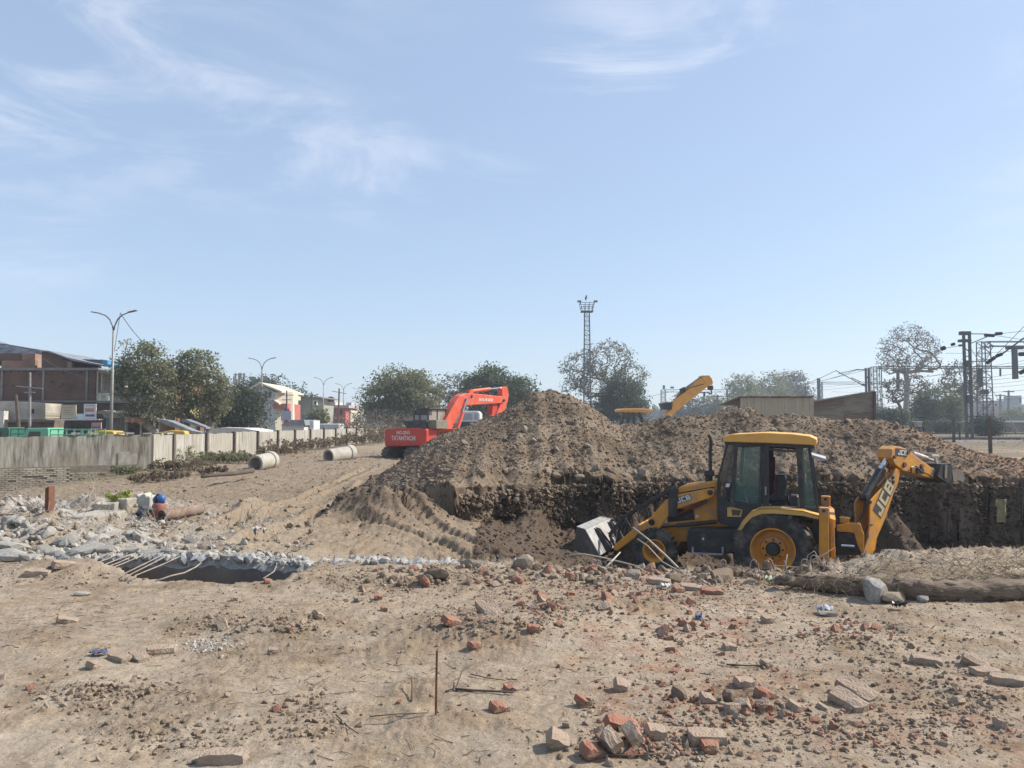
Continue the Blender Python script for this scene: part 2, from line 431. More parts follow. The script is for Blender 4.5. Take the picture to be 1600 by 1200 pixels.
def height(x, y, want=False):
 x = np.asarray(x, dtype=float); y = np.asarray(y, dtype=float)
 z, heap, g, yc, ye, inpit = base(x, y)
 # churned ground in the middle distance on the left, tyre and track marks
 mid = sst(9.3, 10.5, y) * sst(70, 30, y) * (1 - heap) * sst(2.5, 0, x)
 z = z + mid * (.055 * fbm(x * 1.4, y * 1.4, 4, 81, gain=.6) + .05 * fbm(x * 3.6, y * 4.6, 4, 82, ridged=True, gain=.62) + .018 * fbm(x * 13, y * 13, 2, 84, ridged=True) + sst(18, 26, y) * .07 * fbm(x * .45, y * 1.1, 3, 83, ridged=True))
 for pts, w, lug in TRACKS:
  d, al = seg_dist(x, y, pts)
  inside = sst(w, w * .55, d); rim = sst(w * 2.1, w * 1.2, d) * (1 - inside)
  lugs = np.sin(al * 2 * math.pi / lug + np.where(d > 0, d * 9, 0))
  z = z + inside * (-.07 + .034 * lugs) + rim * .045
 # near lip of the pit: low crest of rubble
 crest = sst(8.1, 8.7, y) * sst(9.3, 8.95, y) * sst(-2.2, .5, x)
 z = z - .085 * sst(7.6, 8.6, y) * sst(9.3, 9.0, y) * sst(.2, .9, x) * sst(4.6, 3.6, x)
 z = z + crest * (.0 + .045 * np.clip(fbm(x * 1.7, y * 1.7, 3, 91), 0, 1) + .05 * fbm(x * 7, y * 7, 3, 92))
 # embankment on the right behind the log
 em = sst(7.12, 7.2, y + .04 * gnoise(x * 3, x * 0, 93)) * sst(9.2, 8.9, y) * sst(3.2, 4.4, x)
 z = z + em * (.15 + .05 * fbm(x * 2.5, y * 2.5, 4, 94))
 # small piles on the near ground (photograph pixels -> ground)
 for px, py, rx, ry, h in [(800, 985, .75, .34, .13), (880, 955, .5, .3, .10), (990, 950, .45, .3, .06), (440, 970, .3, .16, .07), (440, 985, .42, .14, .05), (130, 1075, .45, .16, .05), (330, 970, .3, .22, .07), (90, 895, .9, .35, .14), (190, 885, .5, .22, .10),
       (500, 900, .8, .3, .07), (650, 905, .7, .22, .07), (1330, 1000, .55, .2, .05), (1500, 1085, .5, .3, .04), (970, 1165, .3, .12, .05), (1060, 1150, .3, .12, .03), (1200, 1110, .5, .12, .03), (720, 965, .4, .22, .05)]:
  p = atz(px, py)
  b_ = bump(x, y, p.x, p.y, rx, ry, h)
  z = z + b_ + np.clip(b_ * 18, 0, 1) * .012 * fbm(x * 11, y * 11, 3, 101, gain=.65)
 # grey rubble heap at the left behind the trench
 gr = bump(x, y, -7.6, 10.7, 2.6, 1.3, .36) + bump(x, y, -5.3, 9.7, 1.5, .5, .13) + bump(x, y, -9.6, 13.4, 2.8, 2.4, .40)
 z = z + gr * (1 + .8 * fbm(x * 2.2, y * 2.2, 4, 103))
 # sand hump beside the gas cylinder
 z = z + bump(x, y, -7.0, 14.2, 1.1, .8, .38) + bump(x, y, -5.6, 15.4, 1.2, 1.0, .22) - bump(x, y, -9.5, 17.2, 1.6, 1.4, .35)
 # trench
 ln = -.02 + np.interp(x, [p[0] for p in TR_N], [p[1] for p in TR_N]) + .06 * gnoise(x * 3, x * 0, 105)
 tr = sst(-.01, .05, y - ln) * sst(9.02, 8.98, y) * sst(-5.5, -5.2, x) * sst(-2.28, -2.36, x)
 z = z * (1 - tr) + (-.85 + .05 * fbm(x * 3, y * 3, 2, 106)) * tr
 z = z + rough(x, y, np.clip(heap + .45 * np.clip(gr * 5, 0, 1), 0, 1)) * (1 - tr)
 if want: return z, heap, g, yc, ye, inpit, np.clip(gr * 5, 0, 1), tr, mid
 return z
def gz(x, y):
 return float(height(np.array([float(x)]), np.array([float(y)]))[0])
def ground_at(px, py, z0=0.0):
 """where the sight line through a pixel meets the terrain (marching outwards)"""
 r = ray(px, py); 
 ts = np.concatenate([np.arange(2.5, 45, .04), np.arange(45, 120, .3)]) / r.y
 X = CAM.x + r.x * ts; Y = CAM.y + r.y * ts; Z = CAM.z + r.z * ts
 hit = np.nonzero(Z < height(X, Y))[0]
 i = hit[0] if len(hit) else len(ts) - 1
 return Vector((X[i], Y[i], Z[i]))
rows = [-400, -120, -40, -15, -6, -2, 0, 1.0, 1.7]
y = 2.2
while y < 1600:
 rows.append(y)
 if y < 9.6: dy = min(.00135 * y * y, .05) if y > 7.2 else .0017 * y * y
 elif y < 24: dy = .0545
 elif y < 30: dy = .10
 elif y < 45: dy = .18
 else: dy = .018 * (y - 45) + .3
 if 8.85 < y < 9.2: dy = .03
 y += dy
rows.append(3000)
rows = np.array(rows)
NU = 860
us = np.linspace(-.98, .98, NU)
us = us * .86 + .14 * us ** 3
ext = np.array([2, 8, 30, 120, 500, 2500.0])
W = np.where(rows > 2, rows + 1.2, 3.2)
XX = np.concatenate([us[0] * W[:, None] - ext[::-1][None, :], us[None, :] * W[:, None], us[-1] * W[:, None] + ext[None, :]], axis=1)
YY = np.repeat(rows[:, None], XX.shape[1], axis=1)
# bend the rows so that a band of them follows the curve of the dug face closely
i0 = int(np.searchsorted(rows, 9.6)); i1 = int(np.searchsorted(rows, 24.0)); nb_ = i1 - i0
k = np.arange(nb_ + 1)
nA, nF = int(nb_ * .34), int(nb_ * .16)
_xc = XX[(i0 + i1) // 2]
for _ in range(2):
 yc_ = np.clip(Yc(_xc), 11, 22)
 A_ = rows[i0] + (yc_[None, :] - .10 - rows[i0]) * (k[:nA, None] / nA)
 F_ = yc_[None, :] - .10 + .30 * (np.arange(nF)[:, None] / nF)
 D_ = yc_[None, :] + .20 + (rows[i1] - yc_[None, :] - .20) * (np.arange(nb_ - nA - nF + 1)[:, None] / (nb_ - nA - nF))
YY[i0:i1 + 1] = np.concatenate([A_, F_, D_], axis=0)[:nb_ + 1]
# pull rows of the dug face back and forth so that it follows the curve of the face
jx = XX.ravel().copy(); jy = YY.ravel().copy()
inner = (np.abs(jx) < 60)
ZZ, HEAP, G, YCa, YEa, INP, GRB, TRM, MID = height(jx, jy, True)
# push the face in and out: overhanging lip, gouges
fd = sst(-1.3, -.10, jy - YCa) * sst(.9, .1, jy - YCa) * HEAP * (jx > -1.2)
low = np.clip((ZZ + 1.4) / 1.6, 0, 1)
gouge = fbm(jx * 1.5, ZZ * 1.6, 4, 111, gain=.6) * .42 + fbm(jx * 6, ZZ * 5, 4, 112, gain=.6) * .16
jy2 = jy + fd * (gouge + .16 * sst(.0, -.5, ZZ) - .3 * sst(-.6, -1.5, ZZ))
verts = np.stack([jx, jy2, ZZ], axis=1)
nr, nc = XX.shape
idx = np.arange(nr * nc).reshape(nr, nc)
quads = np.stack([idx[:-1, :-1], idx[:-1, 1:], idx[1:, 1:], idx[1:, :-1]], axis=-1).reshape(-1, 4)
# soil colour by zone; the dug face carries painted shade
def lerp(a, b, t): return a * (1 - t[:, None]) + np.array(b)[None, :] * t[:, None]
C = np.repeat(np.array([[.375, .30, .222]]), len(jx), axis=0)              # packed tan earth
n1 = fbm(jx * .35, jy * .35, 4, 121); n2 = fbm(jx * 1.9, jy * 1.9, 4, 122)
C = lerp(C, (.42, .345, .262), sst(-.1, .4, n1))
C = lerp(C, (.27, .20, .135), sst(.08, .42, n2) * .75)
pk_ = sst(.0, .35, fbm(jx * .8 + 9, jy * .8, 4, 67, gain=.6))
C = lerp(C, (.26, .195, .135), pk_ * .65)
C = lerp(C, (.285, .222, .158), np.clip(MID * .8 + sst(9.5, 12, jy) * .3, 0, 1))
C = lerp(C, (.245, .185, .132), HEAP)                                    # freshly dug earth
hv = fbm(jx * .6, jy * .6 + ZZ, 4, 124)
C = lerp(C, (.30, .235, .17), HEAP * sst(0, .4, hv))
C = lerp(C, (.15, .11, .078), HEAP * sst(.0, .4, -hv) * .85)
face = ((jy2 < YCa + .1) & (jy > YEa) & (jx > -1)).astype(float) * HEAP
C = lerp(C, (.125, .09, .066), face * .88)                                # damp soil of the dug face, darkened further for its shade
redm = .7 * HEAP * sst(9.8, 12.0, jx) * sst(17.0, 18.0, jy) * (.55 + .45 * sst(-.2, .3, fbm(jx * 1.1, jy * 1.1, 3, 125)))
C = lerp(C, (.34, .185, .115), redm * .8)
C = lerp(C, (.44, .425, .40), GRB * .85 * sst(-.4, .3, fbm(jx * 1.3, jy * 1.3, 4, 126)))     # cement dust
p1 = bump(jx, jy, 1.35, 5.4, 1.3, 1.9, 1.0, .25); p2 = bump(jx, jy, 1.2, 7.4, 1.6, .9, 1.0); p3 = bump(jx, jy, 1.9, 4.2, .9, .6, 1.0)
bd = np.clip(p1 + p2 + p3, 0, 1) * sst(-.1, .45, fbm(jx * 2.6, jy * 2.6, 5, 127, gain=.62))
C = lerp(C, (.36, .17, .105), bd * .5)                                   # brick dust
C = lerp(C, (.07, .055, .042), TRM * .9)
rail = sst(40, 55, jy) * sst(18, 26, jx)
C = lerp(C, (.20, .165, .125), rail * .9)
far = sst(60, 120, jy)
C = lerp(C, (.19, .15, .10), sst(23, 30, jy) * sst(11, 15, jx) * .7 * sst(-.3, .2, fbm(jx * .4, jy * .4, 3, 131)))
C = lerp(C, (.19, .175, .11), far * .7)
weed = sst(2.0, .3, np.abs(jx + 15.2 - .03 * (jy - 40))) * sst(24, 30, jy) * sst(95, 85, jy)
C = lerp(C, (.15, .12, .07), weed * .8)
C = C * (.86 - .12 * HEAP)[:, None]
C *= np.array([[1.0, .985, .955]])
def soil_material():
 m, nt, b = new_mat('soil'); L = nt.links
 at_ = N(nt, 'ShaderNodeAttribute', attribute_name='soil'); t = N(nt, 'ShaderNodeTexCoord')
 def noise(s, d=8, ro=.65):
  n = N(nt, 'ShaderNodeTexNoise'); n.inputs['Scale'].default_value = s; n.inputs['Detail'].default_value = d; n.inputs['Roughness'].default_value = ro
  L.new(t.outputs['Object'], n.inputs['Vector']); return n
 n1_ = noise(9); n2_ = noise(60, 5); n3_ = noise(2.2, 6)
 r = N(nt, 'ShaderNodeMapRange'); r.inputs['From Min'].default_value = .3; r.inputs['From Max'].default_value = .7; r.inputs['To Min'].default_value = .72; r.inputs['To Max'].default_value = 1.22
 L.new(n1_.outputs['Fac'], r.inputs['Value'])
 r2 = N(nt, 'ShaderNodeMapRange'); r2.inputs['From Min'].default_value = .3; r2.inputs['From Max'].default_value = .7; r2.inputs['To Min'].default_value = .78; r2.inputs['To Max'].default_value = 1.16
 L.new(n2_.outputs['Fac'], r2.inputs['Value'])
 mm = N(nt, 'ShaderNodeMath', operation='MULTIPLY'); L.new(r.outputs[0], mm.inputs[0]); L.new(r2.outputs[0], mm.inputs[1])
 mx = N(nt, 'ShaderNodeVectorMath', operation='SCALE'); L.new(at_.outputs['Color'], mx.inputs[0]); L.new(mm.outputs[0], mx.inputs['Scale'])
 hsv = N(nt, 'ShaderNodeHueSaturation'); L.new(mx.outputs[0], hsv.inputs['Color'])
 r3 = N(nt, 'ShaderNodeMapRange'); r3.inputs['To Min'].default_value = .7; r3.inputs['To Max'].default_value = 1.3; L.new(n3_.outputs['Fac'], r3.inputs['Value']); L.new(r3.outputs[0], hsv.inputs['Saturation'])
 L.new(hsv.outputs[0], b.inputs['Base Color']); b.inputs['Roughness'].default_value = .95; b.inputs['Specular IOR Level'].default_value = .15
 nb = noise(34, 8, .7); v = N(nt, 'ShaderNodeTexVoronoi'); v.inputs['Scale'].default_value = 26; L.new(t.outputs['Object'], v.inputs['Vector'])
 ad = N(nt, 'ShaderNodeMath', operation='MULTIPLY_ADD'); ad.inputs[1].default_value = -.35; L.new(v.outputs['Distance'], ad.inputs[0]); L.new(nb.outputs['Fac'], ad.inputs[2])
 bp = N(nt, 'ShaderNodeBump'); bp.inputs['Strength'].default_value = .75; bp.inputs['Distance'].default_value = .022
 L.new(ad.outputs[0], bp.inputs['Height']); L.new(bp.outputs[0], b.inputs['Normal'])
 return m
M_SOIL = soil_material()
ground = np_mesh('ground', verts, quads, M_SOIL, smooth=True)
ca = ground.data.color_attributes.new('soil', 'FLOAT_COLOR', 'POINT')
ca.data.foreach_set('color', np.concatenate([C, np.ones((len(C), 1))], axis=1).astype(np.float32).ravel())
ground['kind'] = 'structure'
ground['label'] = 'bare dug earth of the building site with pit, heap and packed tan soil'
def soil_color(x, y):
 i = np.clip(np.searchsorted(rows, y), 0, nr - 1)
 return i
# ------------------------------------------------------------------ lump templates
def ico(sub=0):
 t = (1 + 5 ** .5) / 2
 v = np.array([(-1, t, 0), (1, t, 0), (-1, -t, 0), (1, -t, 0), (0, -1, t), (0, 1, t), (0, -1, -t), (0, 1, -t), (t, 0, -1), (t, 0, 1), (-t, 0, -1), (-t, 0, 1)], dtype=float)
 v /= np.linalg.norm(v[0])
 f = [(0, 11, 5), (0, 5, 1), (0, 1, 7), (0, 7, 10), (0, 10, 11), (1, 5, 9), (5, 11, 4), (11, 10, 2), (10, 7, 6), (7, 1, 8), (3, 9, 4), (3, 4, 2), (3, 2, 6), (3, 6, 8), (3, 8, 9), (4, 9, 5), (2, 4, 11), (6, 2, 10), (8, 6, 7), (9, 8, 1)]
 v = [tuple(p) for p in v]
 for _ in range(sub):
  cache = {}; nf = []
  def mid(a, b):
   k = (min(a, b), max(a, b))
   if k not in cache:
    m = np.array(v[a]) + np.array(v[b]); m /= np.linalg.norm(m); v.append(tuple(m)); cache[k] = len(v) - 1
   return cache[k]
  for a, b, c in f:
   ab, bc, ca_ = mid(a, b), mid(b, c), mid(c, a); nf += [(a, ab, ca_), (b, bc, ab), (c, ca_, bc), (ab, bc, ca_)]
  f = nf
 return np.array(v), np.array(f)
def lump(seed, sub=0, rough_=.25, cuts=5):
 r_ = np.random.RandomState(seed); v, f = ico(sub)
 v = v * (1 + rough_ * (r_.rand(len(v), 1) - .5) * 2)
 for _ in range(cuts):      # planar breaks
  n = r_.randn(3); n /= np.linalg.norm(n); d = .55 + .3 * r_.rand()
  s_ = v @ n; over = s_ > d; v[over] -= np.outer((s_[over] - d), n)
 return v, f
def scatter_mesh(name, templ, pos, size, m, squash=(1, 1, .7), seed=0, smooth=False, mat_idx=None, up_only=False, aniso=.35):
 """many lumps in one mesh: pos Nx3, size N"""
 r_ = np.random.RandomState(seed); n = len(pos); vs_, fs_, mi_ = [], [], []; off = 0
 which = r_.randint(0, len(templ), n)
 for ti, (tv, tf) in enumerate(templ):
  ii = np.nonzero(which == ti)[0]
  if not len(ii): continue
  k = len(ii); a = r_.rand(k) * 2 * np.pi; tilt = (r_.rand(k) - .5) * (.5 if up_only else 2.2); tl2 = (r_.rand(k) - .5) * (.5 if up_only else 2.2)
  sc = np.array(squash)[None, :] * (1 + aniso * (r_.rand(k, 3) - .5) * 2)
  p = tv[None] * sc[:, None] * size[ii][:, None, None]
  x, y_, z_ = p[..., 0], p[..., 1], p[..., 2]
  c, s_ = np.cos(tilt)[:, None], np.sin(tilt)[:, None]; y_, z_ = y_ * c - z_ * s_, y_ * s_ + z_ * c
  c, s_ = np.cos(tl2)[:, None], np.sin(tl2)[:, None]; x, z_ = x * c + z_ * s_, -x * s_ + z_ * c
  c, s_ = np.cos(a)[:, None], np.sin(a)[:, None]; x, y_ = x * c - y_ * s_, x * s_ + y_ * c
  p = np.stack([x, y_, z_], -1) + pos[ii][:, None]
  f = tf[None] + (np.arange(k) * len(tv))[:, None, None] + off
  vs_.append(p.reshape(-1, 3)); fs_.append(f.reshape(-1, tf.shape[1])); off += k * len(tv)
  if mat_idx is not None: mi_.append(np.repeat(mat_idx[ii], len(tf)))
 o = np_mesh(name, np.concatenate(vs_), np.concatenate(fs_), m, smooth, mat_idx=np.concatenate(mi_) if mat_idx is not None else None)
 return o
def rand_ground(n, x0, x1, y0, y1, wfun, seed, pw=1.0):
 """random ground points thinned by a weight function; denser towards the viewer with pw"""
 r_ = np.random.RandomState(seed)
 y_ = y0 + (y1 - y0) * r_.rand(n) ** pw; x = x0 + (x1 - x0) * r_.rand(n)
 w = wfun(x, y_); k = r_.rand(n) < w
 x, y_ = x[k], y_[k]
 return x, y_
LUMPS = [lump(s_, 0, .28, 4) for s_ in range(10)]
LUMPS1 = [lump(40 + s_, 1, .16, 7) for s_ in range(10)]
def soilish(name, c, c2, scale=3, bump=.5, rough=.95):
 return mat(name, c, c2, rough=rough, scale=scale, detail=8, bump=bump, bscale=30, spec=.15, lo=.3, hi=.7)
M_CLOD = soilish('soil_clod', (0.243, 0.186, 0.135), (0.171, 0.128, 0.091), 1.6)
M_CLOD_D = soilish('shaded_damp_clod', (.13, .094, .068), (.075, .055, .042), 1.6)  # clod tone darkened to carry the shade of the dug face
M_CLOD_R = soilish('red_clod', (0.288, 0.184, 0.12), (0.216, 0.136, 0.092), 1.6)
M_STONE = soilish('dusty_stone', (0.344, 0.292, 0.232), (0.232, 0.185, 0.138), 5)
M_CONC = soilish('broken_concrete', (.45, .42, .37), (.27, .25, .22), 5, .6)
M_BRICK = mat('brick_red', (.36, .15, .095), (.25, .115, .08), rough=.92, scale=9, bump=.8, bscale=60, coords='Object', dirt=(.29, .225, .165), dirt_amt=.95, dirt_scale=14, spec=.15)
M_BRICK_P = mat('brick_dusty', (.37, .265, .20), (.27, .20, .15), rough=.95, scale=8, bump=.8, bscale=60, dirt=(.36, .29, .22), dirt_amt=1.1, dirt_scale=12, spec=.1)
# loose clods on the heap, the face and the pit
def heapw(x, y_):
 z_, hp, *_ = base(x, y_); return hp * np.where(y_ < Yc(x), .35, 1)
def put(x, y_, sink, s_):
 return np.stack([x, y_, height(x, y_) + s_ * sink], 1)
r_ = np.random.RandomState(5)
x, y_ = rand_ground(52000, -4.6, 15.5, 9.5, 23.6, heapw, 5)
s_ = .013 * (1 + 2.6 * r_.rand(len(x)) ** 6 + .5 * r_.rand(len(x)))
red = (x > 9.8 + r_.randn(len(x)) * .9) & (y_ > 17.3) & (r_.rand(len(x)) < .4)
damp_shade = (y_ < Yc(x) + .15)  # clods on face and pit floor take the shade-darkened tone
o = scatter_mesh('earth_clods', LUMPS, put(x, y_, .15, s_), s_ * 1.25, [M_CLOD, M_CLOD_D, M_CLOD_R], seed=6, mat_idx=np.where(damp_shade, 1, np.where(red, 2, 0)))
tag(o, 'loose dug clods covering the brown earth heap and pit face', kind='stuff')
# bigger lumps
x, y_ = rand_ground(1200, -4.4, 15, 9.5, 23.4, heapw, 8)
s_ = .035 + .08 * r_.rand(len(x)) ** 5
damp_shade = (y_ < Yc(x) + .1)
mi = np.where(damp_shade, 1, np.where((x > 9) & (r_.rand(len(x)) < .25), 2, 0))
o = scatter_mesh('large_clods', LUMPS1, put(x, y_, .1, s_), s_, [M_CLOD, M_CLOD_D, M_CLOD_R], seed=9, mat_idx=mi)
tag(o, 'larger lumps of dug earth on the heap', kind='stuff')
# lumps clinging to the dug face and its lip
n = 9000; x = r_.rand(n) * 15.8 - 1.0; yb = Yc(x); t = r_.rand(n)
zf = height(x, yb - .35); top = .15 + 0 * x; zf = np.minimum(zf, top - .1)
z_ = zf + .1 + (top - zf - .05) * np.where(r_.rand(n) < .3, 1 - .6 * t ** 2, t)
y_ = yb + .02 - .30 * (1 - (z_ - zf) / (top - zf + .01)) * .7 - .08
s_ = .014 + .055 * r_.rand(n) ** 4
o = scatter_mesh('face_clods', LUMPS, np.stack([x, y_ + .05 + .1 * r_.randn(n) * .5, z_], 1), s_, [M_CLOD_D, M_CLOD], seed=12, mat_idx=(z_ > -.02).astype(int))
tag(o, 'crumbling earth lumps on the dug face', kind='stuff')
# churned ground, middle left
def midw(x, y_):
 z_, hp, *_ = base(x, y_); return (1 - hp) * (.06 + .94 * np.clip(fbm(x * 1.1, y_ * 1.1, 3, 201) * 2.8 - .1, 0, 1))
x, y_ = rand_ground(30000, -20, 2.5, 9.1, 52, midw, 21, 1.9)
s_ = .010 + .05 * r_.rand(len(x)) ** 7 + .0005 * y_
o = scatter_mesh('churned_clods', LUMPS, put(x, y_, .2, s_), s_, [soilish('tan_clod', (0.271, 0.209, 0.143), (0.18, 0.135, 0.09), 1.8)], seed=22)
tag(o, 'small clods churned up by vehicle tracks', kind='stuff')
# near ground: pebbles and crumbs
def nearw(x, y_):
 p = np.clip(-.05 + fbm(x * 1.0, y_ * 1.0, 3, 203) * 2.4, 0.04, 1); c = bump(x, y_, 1.6, 5.6, 2.4, 2.0, .7) + bump(x, y_, .8, 7.6, 3.2, .9, .8) + .6 * sst(8.0, 8.7, y_)
 return np.clip(p * .7 + c, 0, 1) * (np.abs(x) < .8 * y_ + .6) * (1 - (np.abs(x + 3.6) < 1.3) * (y_ > 7.7) * 1.0)
x, y_ = rand_ground(42000, -8.5, 8.5, 2.6, 9.3, nearw, 31, .8)
s_ = .0028 + .016 * r_.rand(len(x)) ** 8 + .0004 * y_
isred = (r_.rand(len(x)) < np.clip(bump(x, y_, 1.5, 5.0, 1.5, 2.2, .55) + bump(x, y_, 1.3, 7.4, 2, .8, .4), 0, .6))
pm = np.where(isred, 1, np.where(r_.rand(len(x)) < .3, 2, 0))
o = scatter_mesh('pebbles', LUMPS, put(x, y_, .25, s_), s_, [soilish('tan_crumb', (0.295, 0.234, 0.168), (0.197, 0.148, 0.102), 3), M_BRICK, M_STONE], seed=32, mat_idx=pm)
tag(o, 'pebbles and crumbs of earth on the packed ground', kind='stuff')
# grey rubble field on the left
def grw(x, y_):
 return np.clip(bump(x, y_, -7.8, 10.8, 3.2, 1.9, 1.0) + bump(x, y_, -5.0, 9.5, 2.0, .5, .8) + bump(x, y_, -10, 14, 3, 3, .6), 0, 1) * (.4 + .6 * np.clip(.4 + 2 * fbm(x * 1.6, y_ * 1.6, 3, 205), 0, 1)) * (y_ > 8.9)
x, y_ = rand_ground(70000, -14.5, -2.6, 8.6, 18, grw, 41)
s_ = .010 + .05 * r_.rand(len(x)) ** 9
o = scatter_mesh('rubble', LUMPS, put(x, y_, .25, s_), s_, [M_CONC, M_STONE], seed=42, mat_idx=(r_.rand(len(x)) < .4).astype(int))
tag(o, 'grey white crushed concrete rubble at the left of the trench', kind='stuff')
# twigs, straw and roots
def strands(name, xs, ys, length, rad, m, seed, lift=.004, curl=.5, segs=3, up=.0, label='', zf=None):
 r2 = np.random.RandomState(seed); n = len(xs); a = r2.rand(n) * 2 * np.pi
 P_ = np.zeros((n, segs + 1, 3)); x = xs.copy(); y2 = ys.copy(); L_ = length * (.4 + r2.rand(n))
 elev = up * r2.rand(n)
 dz = np.zeros(n)
 for k in range(segs + 1):
  P_[:, k, 0] = x; P_[:, k, 1] = y2; P_[:, k, 2] = (height(x, y2) if zf is None else zf(x, y2)) + lift + dz
  x = x + np.cos(a) * L_ / segs * np.cos(elev); y2 = y2 + np.sin(a) * L_ / segs * np.cos(elev); dz = dz + np.sin(elev) * L_ / segs; a = a + (r2.rand(n) - .5) * curl * 2; elev = elev + (r2.rand(n) - .5) * curl
 w = 3; ang = np.arange(w) * 2 * np.pi / w
 T_ = np.diff(P_, axis=1, append=P_[:, -1:] + (P_[:, -1:] - P_[:, -2:-1])); T_ /= np.linalg.norm(T_, axis=2, keepdims=True) + 1e-9
 side = np.cross(T_, np.array([0, 0, 1.0])); side /= np.linalg.norm(side, axis=2, keepdims=True) + 1e-6; upv = np.cross(side, T_)
 taper = np.linspace(1, .4, segs + 1)[None, :, None, None]; rr = (rad * (.5 + r2.rand(n)))[:, None, None, None]
 V_ = P_[:, :, None, :] + (side[:, :, None, :] * np.cos(ang)[None, None, :, None] + upv[:, :, None, :] * np.sin(ang)[None, None, :, None]) * rr * taper
 V_ = V_.reshape(-1, 3); fs = []
 for k in range(segs):
  for j in range(w):
   fs.append((k * w + j, k * w + (j + 1) % w, (k + 1) * w + (j + 1) % w, (k + 1) * w + j))
 fs = np.array(fs); Fc = (fs[None] + (np.arange(n) * (segs + 1) * w)[:, None, None]).reshape(-1, 4)
 o = np_mesh(name, V_, Fc, m); tag(o, label, kind='stuff'); return o
M_STRAW = mat('dry_straw', (.28, .215, .135), (.16, .12, .075), rough=.9, scale=2)
M_TWIG = mat('dark_twig', (.11, .08, .055), (.07, .05, .038), rough=.9, scale=2)
def tww(x, y_): return np.clip(.25 + 1.6 * fbm(x * .9, y_ * .9, 3, 211), 0, 1) * (np.abs(x) < .8 * y_ + .6)
x, y_ = rand_ground(8500, -8, 8, 2.6, 9, tww, 51, .8)
strands('dry_twigs', x, y_, .09, .0023, M_TWIG, 52, label='thin dark twigs and roots strewn on the packed ground', curl=.7)
x, y_ = rand_ground(2600, -8, 8, 2.6, 9, tww, 53, .8)
strands('straw', x, y_, .10, .0014, M_STRAW, 54, label='dry straw strewn on the packed ground', curl=.4)
def rtw(x, y_): return np.clip(bump(x, y_, 5.2, 7.9, 3.2, .65, 1.0) + bump(x, y_, 3.2, 8.1, .8, .4, .6), 0, 1)
x, y_ = rand_ground(2900, 2.3, 9, 7.0, 9.2, rtw, 55)
strands('root_tangle', x, y_, .16, .0028, M_STRAW, 56, label='tangle of dry roots and straw on the bank above the log', curl=1.0, up=.7, segs=4)
def bww(x, y_): return np.clip(bump(x, y_, -8.0, 11.0, 3.4, 2.2, 1.0) + bump(x, y_, -10.5, 15, 3, 3, .7), 0, 1)
x, y_ = rand_ground(3400, -15, -3.5, 9.0, 19, bww, 57)
strands('dry_brush', x, y_, .42, .0045, mat('pale_dead_branch', (.36, .33, .29), (.22, .19, .16), rough=.9, scale=2), 58, label='tangle of pale dead branches over the grey rubble', curl=.8, up=1.0, segs=4)
# ------------------------------------------------------------------ tracing frame for machines
class Frame:
 """a vertical plane family: ex horizontal along the machine, ey horizontal across (away from the viewer), z up"""
 def __init__(s, o, ang):
  s.o = Vector(o); s.ex = Vector((math.cos(ang), math.sin(ang), 0)); s.ey = Vector((-math.sin(ang), math.cos(ang), 0)); s.ez = Vector((0, 0, 1))
 def P(s, px, py, off=0.0):
  r = ray(px, py); o = s.o + s.ey * off
  return CAM + r * ((o - CAM).dot(s.ey) / r.dot(s.ey))
 def W(s, a, b, z): return s.o + s.ex * a + s.ey * b + s.ez * z
 def L(s, px, py, off=0.0):
  v = s.P(px, py, off) - s.o
  return v.dot(s.ex), v.z
 def mir(s, p):
  v = p - s.o; return p - s.ey * (2 * v.dot(s.ey))
 def T(s, pts, off, z=None):
  z = z or (lambda x, y: (x, y))
  return [s.P(*z(x, y), off) for x, y in pts]
Z1 = lambda x, y: (880 + x / 3.636, 640 + y / 3.636)
Z2 = lambda x, y: (1240 + x / 4, 660 + y / 4)
DUST = (.30, .235, .17)
M_YEL = mat('machine_yellow', (.78, .33, .025), (.62, .25, .02), rough=.45, scale=5, detail=9, dirt=DUST, dirt_amt=.8, dirt_scale=3.6, bump=.08, bscale=30)
M_YEL_F = mat('faded_yellow', (.72, .42, .11), (.66, .36, .07), rough=.5, scale=4, dirt=DUST, dirt_amt=.6, dirt_scale=3)
M_BLK = mat('machine_black', (.018, .019, .022), (.035, .034, .034), rough=.45, scale=6, dirt=(.17, .135, .10), dirt_amt=.45, dirt_scale=3)
M_TYRE = mat('tyre_rubber', (.025, .024, .023), (.05, .045, .04), rough=.85, scale=8, dirt=(.20, .16, .12), dirt_amt=.75, dirt_scale=4, bump=.3, bscale=30)
M_GREY = mat('worn_steel', (.46, .45, .43), (.30, .28, .26), rough=.5, scale=5, dirt=DUST, dirt_amt=.5, metal=.2)
M_CHROME = mat('chrome_rod', (.75, .76, .78), (.6, .62, .65), rough=.15, metal=1.0)
M_RUST = mat('rust', (.20, .075, .035), (.10, .045, .03), rough=.85, scale=14, bump=.4, bscale=60)
M_DKRED = mat('red_brown_paint', (.22, .05, .035), (.12, .04, .03), rough=.6, scale=10)
M_GLASS = glass_mat('tinted_glass', (.10, .20, .17), .55)
M_GLASS_D = glass_mat('dark_glass', (.03, .045, .05), .80)
M_WHITE = mat('white_decal', (.75, .73, .68), (.6, .58, .54), rough=.6, scale=12)
M_DECAL_D = mat('dark_decal', (.06, .045, .035), (.09, .07, .05), rough=.6)
M_CREAM = mat('cream_decal', (.62, .50, .30), (.5, .4, .25), rough=.6)
